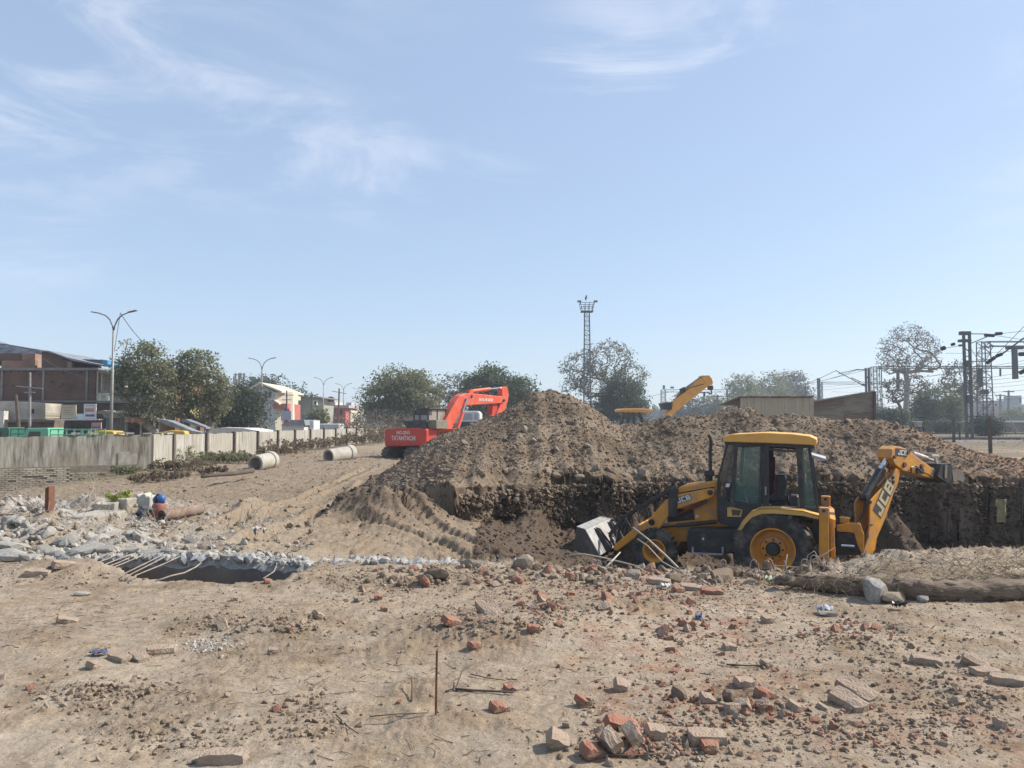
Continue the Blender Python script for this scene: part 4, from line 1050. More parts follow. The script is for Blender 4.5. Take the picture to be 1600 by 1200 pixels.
# ------------------------------------------------------------------ trees and shrubs
def leaf_mat(name, c, c2, trans=.42):
 m, nt, b = new_mat(name); L = nt.links
 t = N(nt, 'ShaderNodeTexCoord'); n = N(nt, 'ShaderNodeTexNoise'); n.inputs['Scale'].default_value = .7; n.inputs['Detail'].default_value = 6; n.inputs['Roughness'].default_value = .7
 L.new(t.outputs['Object'], n.inputs['Vector'])
 r = N(nt, 'ShaderNodeMapRange'); r.inputs['From Min'].default_value = .35; r.inputs['From Max'].default_value = .65; L.new(n.outputs['Fac'], r.inputs['Value'])
 mx = N(nt, 'ShaderNodeMixRGB'); mx.inputs['Color1'].default_value = rgb(c); mx.inputs['Color2'].default_value = rgb(c2); L.new(r.outputs[0], mx.inputs['Fac'])
 L.new(mx.outputs[0], b.inputs['Base Color']); b.inputs['Roughness'].default_value = .6; b.inputs['Specular IOR Level'].default_value = .3
 tr = N(nt, 'ShaderNodeBsdfTranslucent'); L.new(mx.outputs[0], tr.inputs['Color'])
 ms = N(nt, 'ShaderNodeMixShader'); ms.inputs[0].default_value = trans
 out = [k for k in nt.nodes if k.type == 'OUTPUT_MATERIAL'][0]
 L.new(b.outputs[0], ms.inputs[1]); L.new(tr.outputs[0], ms.inputs[2]); L.new(ms.outputs[0], out.inputs[0])
 return m
LF_OLIVE = leaf_mat('olive_leaves', (.23, .23, .12), (.145, .155, .08))
LF_GREEN = leaf_mat('green_leaves', (.125, .155, .07), (.07, .095, .045))
LF_DARK = leaf_mat('dark_leaves', (.075, .095, .055), (.045, .062, .038))
LF_PALE = leaf_mat('pale_leaves', (.20, .19, .12), (.13, .13, .08))
LF_GREY = leaf_mat('grey_dead_leaves', (.17, .15, .125), (.11, .098, .08))
LF_DRY = leaf_mat('dry_brown_leaves', (.22, .165, .10), (.13, .10, .065))
BARK = mat('grey_bark', (.22, .19, .16), (.13, .11, .09), rough=.95, scale=3, bump=.5, bscale=14)
BARK_P = mat('pale_bark', (.34, .31, .27), (.22, .19, .165), rough=.95, scale=3, bump=.5, bscale=14)
def leaf_cards(cent, n_per, spread, size, seed, flat=.6):
 r2 = np.random.RandomState(seed); c = np.repeat(cent, n_per, axis=0); n = len(c)
 off = np.clip(r2.randn(n, 3), -1.7, 1.7) * spread * np.repeat(.55 + .75 * r2.rand(len(cent), 1), n_per, axis=0) * np.array([1, 1, flat]); p = c + off
 a = r2.randn(n, 3); a /= np.linalg.norm(a, axis=1, keepdims=True); b = np.cross(a, r2.randn(n, 3)); b /= np.linalg.norm(b, axis=1, keepdims=True) + 1e-9
 s_ = size * (.5 + r2.rand(n, 1))
 V_ = np.stack([p - a * s_, p - b * s_ * .45, p + a * s_, p + b * s_ * .45], 1).reshape(-1, 3)
 F_ = np.arange(n * 4).reshape(-1, 4)
 return V_, F_
def make_tree(name, base_p, blobs, label, cat='tree', group=None, n_att=120, leaves=18, leaf=.16, spread=.45, lmat=None, bark=None, trunk_r=.22, seed=0, fork=.3, min_r=.012, shell=.5, crown_name='crown', sag=0.0, lean=0.0, rexp=.46):
 """blobs: list of (centre offset xyz from base, radii xyz); a skeleton is grown from the trunk to points in the blobs"""
 r2 = np.random.RandomState(seed); base_p = Vector(base_p)
 att = []
 wts = np.array([b_[1][0] * b_[1][1] * b_[1][2] for b_ in blobs]) ** .7; wts /= wts.sum()
 for k in range(n_att):
  c, rad = blobs[r2.choice(len(blobs), p=wts)]
  v = r2.randn(3); v /= np.linalg.norm(v); q = (1 - shell) * r2.rand() ** (1 / 3) + shell * (.75 + .28 * r2.rand())
  p = np.array(c) + v * np.array(rad) * q
  att.append(p)
 att = np.array(att)
 H = att[:, 2].max(); fz = H * fork
 nodes = [np.zeros(3)]; par = [-1]
 steps = 4
 for k in range(1, steps + 1):
  f_ = k / steps; nodes.append(np.array([lean * fz * f_ + .03 * fz * r2.randn() * (k < steps), .03 * fz * r2.randn(), fz * f_])); par.append(len(nodes) - 2)
 top = len(nodes) - 1
 order = np.argsort(np.linalg.norm(att - nodes[top], axis=1))
 term = []
 depth = [0] * len(nodes)
 for ai in order:
  a = att[ai]; arr = np.array(nodes[top:]); d = np.linalg.norm(arr - a, axis=1)
  # prefer nodes lower than the target and not too far out
  pen = d + .9 * np.maximum(0, arr[:, 2] - a[2]) + .0 * np.array(depth[top:])
  j = int(np.argmin(pen)) + top
  s0 = nodes[j]; L_ = np.linalg.norm(a - s0); k = max(1, int(L_ / (H * .09)))
  prev = j
  for q in range(1, k + 1):
   f_ = q / k; m = s0 * (1 - f_) + a * f_
   m = m + r2.randn(3) * L_ * .05 * (q < k) + np.array([0, 0, 1]) * math.sin(math.pi * f_) * L_ * (.10 - sag)
   nodes.append(m); par.append(prev); depth.append(depth[prev] + 1); prev = len(nodes) - 1
  term.append(prev)
 n = len(nodes); cnt = np.zeros(n)
 for t_ in term: cnt[t_] += 1
 for i in range(n - 1, 0, -1): cnt[par[i]] += cnt[i]
 rad = np.maximum(min_r, trunk_r * (np.maximum(cnt, 1) / max(1, cnt[0])) ** rexp)
 rad[0] = trunk_r * 1.35
 nodes = np.array(nodes)
 V_, F_ = [], []; w = 5; ang = np.arange(w) * 2 * np.pi / w
 for i in range(1, n):
  p0, p1 = nodes[par[i]], nodes[i]; d = p1 - p0; L_ = np.linalg.norm(d)
  if L_ < 1e-4: continue
  d = d / L_; u = np.cross(d, [0.3, .2, 1.0] if abs(d[2]) < .9 else [1, 0, 0]); u /= np.linalg.norm(u); v = np.cross(d, u)
  r0 = min(rad[par[i]], rad[i] * 1.5) if par[i] > 0 else rad[0]; r1 = rad[i]
  o = len(V_) * w
  V_.append(p0 - d * r0 * .3 + (np.outer(np.cos(ang), u) + np.outer(np.sin(ang), v)) * r0); V_.append(p1 + (np.outer(np.cos(ang), u) + np.outer(np.sin(ang), v)) * r1)
  for k in range(w): F_.append((o + k, o + (k + 1) % w, o + w + (k + 1) % w, o + w + k))
 root = thing(name, base_p, label, cat, group)
 tr = np_mesh('trunk', np.concatenate(V_), np.array(F_), bark or BARK, smooth=True); tr.parent = root
 if leaves:
  V2, F2 = leaf_cards(nodes[np.array(term)], leaves, spread, leaf, seed + 7)
  cr_ = np_mesh(crown_name, V2, F2, lmat or LF_GREEN); cr_.parent = root
 return root
def tree_px(name, label, d, px, pybase, blobs_px, z0=None, **kw):
 """blobs_px: (px, py, rx_px, ry_px[, depth offset in m]) traced in the photograph"""
 b = at(px, pybase, d)
 if z0 is not None: b.z = z0
 m = d / F
 bl = []
 for q in blobs_px:
  c = at(q[0], q[1], d) - b; dy = q[4] if len(q) > 4 else 0
  bl.append(((c.x, dy, c.z), (q[2] * m, min(q[2], q[3] * 1.2) * m * .9, q[3] * m)))
 return make_tree(name, b, bl, label, **kw)
# left street trees
tree_px('street_tree', 'loose olive street tree nearest the tall lamp, left of two', 53, 238, 690, [(225, 570, 38, 32), (205, 600, 25, 25), (245, 600, 36, 36), (235, 640, 42, 24), (190, 578, 12, 15), (215, 545, 25, 12)], z0=-.5, n_att=165, leaves=60, leaf=.10, spread=.40, lmat=LF_OLIVE, seed=1, fork=.16, trunk_r=.28, lean=.25, bark=BARK_P)
tree_px('street_tree', 'olive street tree with pointed crown, right of two behind the wall', 55, 322, 690, [(305, 572, 32, 26), (312, 600, 44, 34), (310, 640, 42, 26), (340, 610, 20, 30)], z0=-.5, n_att=175, leaves=60, leaf=.10, spread=.40, lmat=LF_OLIVE, seed=2, fork=.16, trunk_r=.30)
tree_px('dark_bushy_tree', 'low dark bushy tree left of the second street lamp', 64, 372, 690, [(372, 632, 38, 28), (358, 650, 26, 22), (395, 650, 20, 22)], z0=-.5, n_att=150, leaves=90, leaf=.10, spread=.6, lmat=LF_DARK, seed=3, fork=.15)
tree_px('far_dark_tree', 'broad dark tree rising behind the gabled house', 165, 428, 680, [(400, 612, 26, 18), (428, 612, 32, 20), (448, 632, 24, 22), (468, 648, 14, 18)], z0=-.5, n_att=130, leaves=60, leaf=.30, spread=1.5, lmat=LF_DARK, seed=4, fork=.3, trunk_r=.5)
tree_px('far_dark_tree', 'small dark tree top just behind the grey flat-roofed block', 170, 478, 680, [(480, 628, 12, 8), (474, 645, 12, 16)], z0=-.5, n_att=40, leaves=60, leaf=.30, spread=1.2, lmat=LF_DARK, seed=5)
tree_px('roadside_tree', 'small green tree between grey block and third street lamp', 100, 494, 690, [(494, 655, 14, 12)], z0=-.5, n_att=60, leaves=22, leaf=.28, spread=.5, lmat=LF_OLIVE, seed=6)
tree_px('broad_tree', 'large broad olive green tree standing left behind the orange excavator', 92, 622, 700, [(625, 600, 44, 26), (600, 620, 34, 24), (650, 615, 38, 32), (635, 640, 50, 22), (590, 640, 22, 14)], z0=-.5, n_att=260, leaves=70, leaf=.16, spread=.72, lmat=LF_OLIVE, seed=7, fork=.25, trunk_r=.5)
tree_px('leafless_tree', 'grey leafless twiggy tree behind the excavator boom', 112, 710, 690, [(710, 607, 28, 26), (700, 630, 34, 22), (728, 625, 20, 24)], z0=-.5, n_att=420, leaves=5, leaf=.2, spread=.6, lmat=LF_GREY, seed=8, min_r=.035)
tree_px('tall_green_tree', 'dense dark green tree with lumpy top above the excavator stick', 100, 770, 690, [(768, 592, 22, 20), (745, 610, 20, 24), (790, 612, 22, 22), (812, 610, 18, 24), (780, 640, 48, 22)], z0=-.5, n_att=240, leaves=76, leaf=.16, spread=.75, lmat=LF_GREEN, seed=9, trunk_r=.45)
# around the mast
tree_px('thin_crown_tree', 'tall thin-leaved tree with open crown behind the lattice mast', 128, 945, 690, [(950, 565, 42, 34), (905, 575, 30, 26), (985, 590, 26, 22), (930, 600, 40, 24), (885, 603, 16, 10)], z0=-.3, n_att=420, leaves=16, leaf=.17, spread=.6, lmat=LF_PALE, seed=10, min_r=.045, trunk_r=.42, fork=.22)
tree_px('dark_round_tree', 'dense dark round tree right of the lattice mast base', 112, 972, 690, [(972, 622, 32, 26), (990, 640, 18, 22), (950, 640, 22, 22), (972, 600, 14, 10)], z0=-.3, n_att=160, leaves=100, leaf=.15, spread=.9, lmat=LF_DARK, seed=11)
tree_px('low_tree', 'low olive tree left of the lattice mast behind the heap', 118, 905, 690, [(905, 645, 26, 20)], z0=-.3, n_att=60, leaves=60, leaf=.15, spread=.8, lmat=LF_OLIVE, seed=12)
for k, (px, py, rx, ry, d) in enumerate([(1160, 612, 26, 26, 215), (1205, 610, 28, 28, 225), (1240, 606, 22, 26, 235), (1180, 630, 45, 20, 205), (1075, 640, 26, 22, 230), (1110, 635, 18, 18, 230)]):
 tree_px('hazy_tree', ['grey green hazy tree left of three above the cream shed', 'middle hazy tree above the cream shed', 'twiggy hazy tree right of three above the cream shed', 'low wide hazy tree beneath the three above the cream shed', 'pale hazy tree behind the yellow crane jib', 'small pale hazy tree right of the crane hook'][k], d, px, 690, [(px, py, rx, ry), (px + 6, py + 18, rx, ry)], z0=0, n_att=120, leaves=40, leaf=.32, spread=1.3, lmat=LF_GREY if k in (2, 4) else LF_OLIVE, seed=20 + k, min_r=.08)
tree_px('bare_silk_cotton_tree', 'tall bare round-crowned tree with pale forked trunk beside the railway', 108, 1418, 712, [(1420, 545, 50, 38), (1395, 560, 28, 26), (1448, 555, 26, 30), (1420, 520, 32, 16)], z0=0, n_att=950, leaves=3, leaf=.12, spread=.30, lmat=LF_GREY, bark=BARK_P, seed=31, min_r=.024, trunk_r=.36, fork=.30, shell=.45, rexp=.52)
tree_px('half_bare_tree', 'small half bare tree beside the big bare tree on its left foot', 112, 1410, 700, [(1400, 610, 20, 20), (1432, 600, 18, 18)], z0=0, n_att=140, leaves=6, leaf=.2, spread=.4, lmat=LF_GREY, seed=32, min_r=.03)
tree_px('half_bare_tree', 'thin bare tree directly behind the twin-legged railway mast', 135, 1500, 700, [(1500, 590, 30, 28), (1515, 615, 22, 18)], z0=0, n_att=320, leaves=5, leaf=.22, spread=.5, lmat=LF_GREY, seed=33, min_r=.035, trunk_r=.4)
tree_px('dense_bush_tree', 'dense dark green tree left of the twin-legged railway mast', 116, 1462, 700, [(1462, 628, 32, 26), (1440, 645, 18, 16), (1486, 642, 16, 22)], z0=0, n_att=150, leaves=80, leaf=.15, spread=.8, lmat=LF_GREEN, seed=34)
for k, (px, py, rx, ry, d, L_) in enumerate([(1395, 652, 26, 12, 100, LF_DARK), (1543, 668, 24, 16, 86, LF_DARK), (1585, 655, 26, 14, 190, LF_OLIVE), (1350, 640, 30, 12, 200, LF_GREY), (1255, 630, 20, 10, 240, LF_GREY), (1480, 668, 14, 9, 104, LF_DARK)]):
 tree_px('shrub', ['dark shrub at the foot of the big bare tree', 'dark green shrub beside the lattice portal leg', 'olive shrub at the far right before the grey houses', 'grey scrub seen over the brown tin shed', 'grey far scrub over the cream shed', 'small dark shrub by the low white-topped wall'][k], d, px, 690, [(px, py, rx, ry)], z0=.1, n_att=60, leaves=80, leaf=.12 * d / 100, spread=.55 * d / 100, lmat=L_, seed=50 + k, cat='shrub', crown_name='foliage')
# far wood closing the horizon
x = np.concatenate([np.linspace(-420, 420, 900)]); r2 = np.random.RandomState(9)
yy = 420 + 60 * fbm(x * .01, x * 0, 3, 5); hh = 6 + 5 * np.clip(fbm(x * .02, x * 0 + 3, 3, 6) + .4, 0, 1.3)
cent = np.stack([np.repeat(x, 6), np.repeat(yy, 6) + r2.randn(5400) * 4, np.repeat(hh, 6) * r2.rand(5400)], 1)
V2, F2 = leaf_cards(cent, 3, 1.2, 2.2, 61)
o = np_mesh('far_wood', V2, F2, LF_DARK); tag(o, 'hazy far-off wood along the horizon', kind='stuff')
# weeds and scrub along the wall
def weed_clump(p, r, h, m, label, seed, n=26, group='weeds along the boundary wall', name='weed_clump', leaf=.05):
 r2 = np.random.RandomState(seed); b = MB(); cents = []
 for k in range(n):
  a = r2.rand() * 6.283; q = r * math.sqrt(r2.rand()); x0, y0 = math.cos(a) * q, math.sin(a) * q
  hh_ = h * (.4 + .6 * r2.rand()); dx, dy = r2.randn() * .25 * hh_, r2.randn() * .25 * hh_
  z0 = gz(p.x + x0, p.y + y0) - p.z if k % 4 == 0 else 0
  b.tube([(x0, y0, z0 - .05), (x0 + dx * .4, y0 + dy * .4, z0 + hh_ * .55), (x0 + dx, y0 + dy, z0 + hh_)], [.010, .007, .004], 3, cap=False)
  cents.append((x0 + dx, y0 + dy, z0 + hh_ * .9)); cents.append((x0 + dx * .5, y0 + dy * .5, z0 + hh_ * .55))
 root = thing(name, p, label, 'weeds', group)
 b.v = [v + Vector(p) for v in b.v]
 b.build('stem', BARK, root, kind='stuff')
 V2, F2 = leaf_cards(np.array(cents), 14, h * .13, leaf, seed + 3)
 l = np_mesh('foliage', V2, F2, m); l.parent = root
 return root
WD = [(72, 745, .55, .7, LF_GREEN, 'bright green weed clump against the brick foot of the wall'), (150, 738, .8, .5, LF_OLIVE, 'wide olive weed clump below the stained wall'), (118, 742, .5, .5, LF_OLIVE, None), (195, 740, .6, .4, LF_OLIVE, None),
 (280, 722, .8, .8, LF_OLIVE, 'tall scrub at the first dark wall post'), (300, 735, 1.0, .6, LF_DRY, None), (335, 722, .9, .6, LF_OLIVE, None), (258, 735, .8, .5, LF_DRY, None), (355, 720, .8, .5, LF_DRY, None), (376, 722, .7, .5, LF_OLIVE, None),
 (450, 708, 1.1, .7, LF_DRY, 'brown scrub between the two concrete pipes'), (430, 712, .9, .5, LF_DRY, None), (475, 703, 1.1, .6, LF_DRY, None), (500, 700, 1.0, .6, LF_DRY, None), (528, 696, 1.2, .7, LF_DRY, None), (555, 695, 1.4, .8, LF_DRY, None), (580, 692, 1.5, .9, LF_DRY, None), (600, 690, 1.4, .8, LF_OLIVE, None), (232, 752, .9, .4, LF_DRY, None), (262, 748, .9, .4, LF_DRY, None), (330, 740, .7, .35, LF_DRY, None)]
WLAB = {2: 'small weed clump between the green clump and the wide olive one', 3: 'weed clump under the pale plaster patch', 5: 'dry scrub just left of the first dark wall post', 6: 'olive scrub between the first two dark wall posts', 7: 'dry scrub under the repaired wall bend', 8: 'dry scrub at the second dark wall post', 9: 'olive weeds just left of the nearer concrete pipe',
  11: 'dry scrub just right of the nearer concrete pipe', 12: 'dry scrub midway between both pipes along the wall', 13: 'dry scrub behind the mouth of the farther pipe', 14: 'dry scrub behind the middle of the farther pipe', 15: 'dry scrub right of the farther pipe', 16: 'dry scrub near the far end of the wall', 17: 'olive scrub at the very end of the wall', 18: 'low dry scrub nearest to the gas cylinder', 19: 'low dry scrub behind the rusty pipe', 20: 'low dry scrub in front of the first wall posts'}
for k, (px, py, r, h, m, lb) in enumerate(WD):
 p = ground_at(px, py)
 weed_clump(p, r * p.y / 34, h * p.y / 34 * .9, m, lb or WLAB[k], 300 + k, n=34, leaf=.05 * p.y / 30)
for k, (px, py, d, w_) in enumerate([(575, 660, 88, 1.6), (598, 655, 86, 1.8), (560, 662, 96, 1.6), (545, 664, 110, 1.6), (618, 660, 84, 1.6), (655, 668, 80, 1.8), (690, 672, 80, 1.6), (815, 668, 70, 1.6), (780, 672, 70, 1.5)]):
 p = at(px, 690, d); p.z = -.5
 make_tree('grey_scrub', p, [((0, 0, 1.7 + .35 * math.sin(k * 2.4)), (w_ * 1.3, 1.4, 1.5 + .4 * math.sin(k * 2.4)))], ['grey scrub bush under the left edge of the broad tree', 'grey scrub bush before the ruined frame building', 'grey scrub bush beneath the fifth street lamp', 'grey scrub bush right of the red house', 'grey scrub bush right of the ruined frame building', 'grey scrub bush behind the excavator cab', 'grey scrub bush behind the excavator boom foot', 'grey scrub bush at the left slope of the heap', 'grey scrub bush below the excavator stick'][k], cat='shrub', group='grey scrub beyond the wall', n_att=120, leaves=6, leaf=.11, spread=.4, lmat=LF_GREY if k % 2 else LF_DRY, seed=80 + k, min_r=.02, trunk_r=.12, fork=.08, crown_name='foliage')
# ------------------------------------------------------------------ boundary wall, pipes, lamps, street and houses on the left
def stained(name, base_c, dark, light, streak=(6, 6, .5)):
 """lime-washed wall with long dark rain streaks"""
 m, nt, b = new_mat(name); L = nt.links; t = N(nt, 'ShaderNodeTexCoord')
 mp = N(nt, 'ShaderNodeMapping'); mp.inputs['Scale'].default_value = streak; L.new(t.outputs['Object'], mp.inputs[0])
 n = N(nt, 'ShaderNodeTexNoise'); n.inputs['Scale'].default_value = 1.6; n.inputs['Detail'].default_value = 9; n.inputs['Roughness'].default_value = .7; L.new(mp.outputs[0], n.inputs['Vector'])
 n2 = N(nt, 'ShaderNodeTexNoise'); n2.inputs['Scale'].default_value = .45; n2.inputs['Detail'].default_value = 5; L.new(t.outputs['Object'], n2.inputs['Vector'])
 r = N(nt, 'ShaderNodeMapRange'); r.inputs['From Min'].default_value = .36; r.inputs['From Max'].default_value = .62; L.new(n.outputs['Fac'], r.inputs['Value'])
 r2_ = N(nt, 'ShaderNodeMapRange'); r2_.inputs['From Min'].default_value = .42; r2_.inputs['From Max'].default_value = .60; L.new(n2.outputs['Fac'], r2_.inputs['Value'])
 mx = N(nt, 'ShaderNodeMixRGB'); mx.inputs['Color1'].default_value = rgb(dark); mx.inputs['Color2'].default_value = rgb(light); L.new(r.outputs[0], mx.inputs['Fac'])
 m2 = N(nt, 'ShaderNodeMixRGB'); m2.inputs['Color2'].default_value = rgb(base_c); L.new(mx.outputs[0], m2.inputs['Color1'])
 ml = N(nt, 'ShaderNodeMath', operation='MULTIPLY'); ml.inputs[1].default_value = .6; L.new(r2_.outputs[0], ml.inputs[0]); L.new(ml.outputs[0], m2.inputs['Fac'])
 L.new(m2.outputs[0], b.inputs['Base Color']); b.inputs['Roughness'].default_value = .95; b.inputs['Specular IOR Level'].default_value = .15
 bp = N(nt, 'ShaderNodeBump'); bp.inputs['Strength'].default_value = .4; bp.inputs['Distance'].default_value = .02; L.new(n.outputs['Fac'], bp.inputs['Height']); L.new(bp.outputs[0], b.inputs['Normal'])
 return m
M_WALL = stained('stained_wall', (.34, .31, .25), (.17, .15, .12), (.50, .47, .41), (5, 5, .5))
M_WALL2 = stained('algae_wall', (.29, .24, .165), (.11, .095, .072), (.46, .43, .36), (3.4, 3.4, .45))
M_POST = mat('dark_post', (.07, .055, .045), (.12, .095, .075), rough=.95, scale=3)
M_PLASTER = mat('lime_plaster', (.44, .40, .33), (.24, .21, .165), rough=.95, scale=3.5, bump=.4, bscale=12, spec=.15)
def zon(x, y_): return gz(x, y_)
wall = thing('boundary_wall', at(320, 718, 40), 'long stained grey boundary wall of panels running away on the left', 'wall')
X0 = lambda d: at(319.5, 690, 40).x + .039 * (d - 40)
# straight run: posts and panels
posts = []
d = 40.0
dd = [36.4, 40, 43.6, 47.2, 50.8, 54.3, 57.9, 61.5, 65, 68.6, 72.2, 75.8, 79.4, 83, 86.6]
post_proto = panel_proto = None
ZT = lambda d: 1.6 - 18 * 40 / F - .02 * (d - 40) / 40
for i, d in enumerate(dd):
 x0 = X0(d); zb = -1.0; zt = ZT(d)
 b = MB(); b.box((x0 + .07, d, (zb + zt + .05) / 2), (.22, .20, zt + .05 - zb)); b.build('post', M_POST, wall)
 if i < len(dd) - 1:
  d2 = dd[i + 1]; x1 = X0(d2)
  jit = rng.uniform(-.03, .03)
  b = MB(); a = Vector((x0, d + .10, 0)); c = Vector((x1, d2 - .10, 0)); n_ = (c - a).cross(Vector((0, 0, 1))).normalized() * .06
  nseg = 6; top = [zt + jit + rng.uniform(-.03, .02) for _ in range(nseg + 1)]
  pts = [(a + (c - a) * (k / nseg)) for k in range(nseg + 1)]
  front = [Vector((p.x, p.y, top[k])) + n_ for k, p in enumerate(pts)] + [Vector((c.x, c.y, zb)) + n_, Vector((a.x, a.y, zb)) + n_]
  b.prism(front, -2 * n_); b.build('wall_panel', M_WALL, wall)
# broken bend on the left, rendered masonry over an old brick foot
P0 = Vector((X0(36.4), 36.3, 0)); P1_ = at(236, 700, 34.2); P1_.z = 0; P2_ = at(110, 700, 32.6); P2_.z = 0; P3_ = at(-60, 700, 30.6); P3_.z = 0; P4_ = at(-420, 700, 28); P4_.z = 0
def wall_run(a, c, zt0, zt1, zb0, zb1, name, m, th=.22, n=14, jag=.04, seed=0, coping=False):
 r2 = random.Random(seed); b = MB(); dirv = (c - a).normalized(); nn = dirv.cross(Vector((0, 0, 1)))
 if nn.y > 0: nn = -nn
 nn = nn * th / 2
 f_ = []
 for k in range(n + 1):
  p = a + (c - a) * (k / n); f_.append(Vector((p.x, p.y, zt0 + (zt1 - zt0) * k / n + r2.uniform(-jag, jag * .5))) + nn)
 f_ += [Vector((c.x, c.y, zb1)) + nn, Vector((a.x, a.y, zb0)) + nn]
 b.prism(f_, -2 * nn); return b.build(name, m, wall)
zt = ZT(38)
wall_run(P0, P1_, zt, zt + .02, -1.3, -1.4, 'wall_section', M_WALL, seed=3)
wall_run(P1_, P2_, zt + .06, zt + .03, -1.5, -1.6, 'wall_section', M_WALL2, seed=4, jag=.06)
o = wall_run(P2_, P3_, zt - .02, zt - .03, -.25, -.35, 'wall_section', M_WALL2, seed=5); o['label'] = 'smooth rendered upper section'
wall_run(P3_, P4_, zt - .03, zt - .05, -.35, -.5, 'wall_section', M_WALL2, seed=6)
# coping stones lying on the run
cm = MB()
for (a, c, z0) in ((P0, P1_, zt), (P1_, P2_, zt + .04)):
 n = 9
 for k in range(n):
  p = a + (c - a) * ((k + .5) / n); L_ = (c - a).length / n * .96; dirv = (c - a).normalized()
  if rng.random() < .2: continue
  cm.box((p.x, p.y, z0 + .05 + rng.uniform(-.01, .02)), (L_, .30, .07), (rng.uniform(-.02, .02), rng.uniform(-.03, .03), math.atan2(dirv.y, dirv.x)))
cm.split('coping_slab', M_WALL, wall)
# plaster patch and brick foot
pa = P1_ + (P2_ - P1_) * .18; pb = P1_ + (P2_ - P1_) * .42
nn = (P2_ - P1_).normalized().cross(Vector((0, 0, 1))); nn = nn if nn.y < 0 else -nn
b = MB(); b.prism([Vector((pa.x, pa.y, -.95)) + nn * .112, Vector((pb.x, pb.y, -.9)) + nn * .112, Vector((pb.x, pb.y, .28)) + nn * .112, Vector((pa.x, pa.y, .33)) + nn * .112], nn * .03); b.build('plaster_patch', M_PLASTER, wall)
b = MB(); M_BR_PALE = mat('whitewashed_brick', (.46, .41, .32), (.27, .225, .165), rough=.95, scale=2.0, detail=8, bump=.4, bscale=20, spec=.15)
backw = MB()
foot_dir = (P4_ - P2_).normalized(); nn = foot_dir.cross(Vector((0, 0, 1))); nn = nn if nn.y < 0 else -nn
a_ = P2_ + (P1_ - P2_) * .55; total = (P3_ - P2_).length
for (s0, s1) in ((P2_, P3_), (P3_, P4_), (P2_ + (P1_ - P2_) * .8, P2_)):
 dv = (s1 - s0); L_ = dv.length; dv.normalize(); n2 = dv.cross(Vector((0, 0, 1))); n2 = n2 if n2.y < 0 else -n2
 backw.prism([Vector((s0.x, s0.y, -2.0)) + n2 * .10, Vector((s1.x, s1.y, -2.0)) + n2 * .10, Vector((s1.x, s1.y, -.26)) + n2 * .10, Vector((s0.x, s0.y, -.26)) + n2 * .10], n2 * .06)
 z = -1.75; row = 0
 while z < -.3 + (0 if s0 is P2_ or s0 is P3_ else -.25):
  x_ = (row % 2) * .12
  while x_ < L_ - .2:
   if rng.random() > .07:
    p = s0 + dv * (x_ + .115)
    b.box((p.x + n2.x * (.165 + rng.uniform(-.008, .012)), p.y + n2.y * (.165 + rng.uniform(-.008, .012)), z), (.22, .05, .062), (0, 0, math.atan2(dv.y, dv.x)))
   x_ += .24
  z += .078; row += 1
backw.split('mortar_core', mat('old_mortar', (.16, .135, .10), (.24, .20, .15), rough=.95), wall)
o = b.build('brick', M_BR_PALE, wall, kind='stuff')
# concrete pipes
M_PIPE = soilish('cement_pipe', (.46, .43, .37), (.30, .27, .22), 3, .3)
def concrete_pipe(pa, pb, r, label, dirt):
 ax = (pb - pa); L_ = ax.length
 root = thing('concrete_pipe', tuple((pa + pb) / 2 - Vector((0, 0, r))), label, 'pipe', 'concrete sewer pipes')
 b = MB(); b.lathe(pa, ax, [(r * .74, .0), (r * .78, L_ * .5), (r * .74, L_), (r * .99, L_), (r * 1.0, L_ * .84), (r * 1.12, L_ * .83), (r * 1.12, L_), (r * .99, L_)][:0] + [(r * .76, 0), (r, 0), (r, L_ * .80), (r * 1.13, L_ * .82), (r * 1.13, L_), (r * .86, L_), (r * .76, L_ * .9)], 28, closed=True)
 b.build('barrel', M_PIPE, root, smooth='auto')
 m = MB()
 for k in range(5):
  v, f = lump(700 + k, 0); c = pa + ax.normalized() * (.15 + .1 * k) + Vector((rng.uniform(-.12, .12), 0, -r * .68)); m.add([Vector(q) * .09 + c for q in v], [tuple(q) for q in f])
 m.build('soil_inside', M_CLOD_D, root)
p = ground_at(400, 732); concrete_pipe(at(399, 724.5, 32.0), at(424, 719.0, 33.2), .345, 'short concrete pipe lying by the scrub, its dark mouth facing us', 0)
concrete_pipe(at(513, 713.5, 38.4), at(549, 707.5, 39.8), .37, 'longer pale concrete pipe with collar lying nearer the excavator', 0)
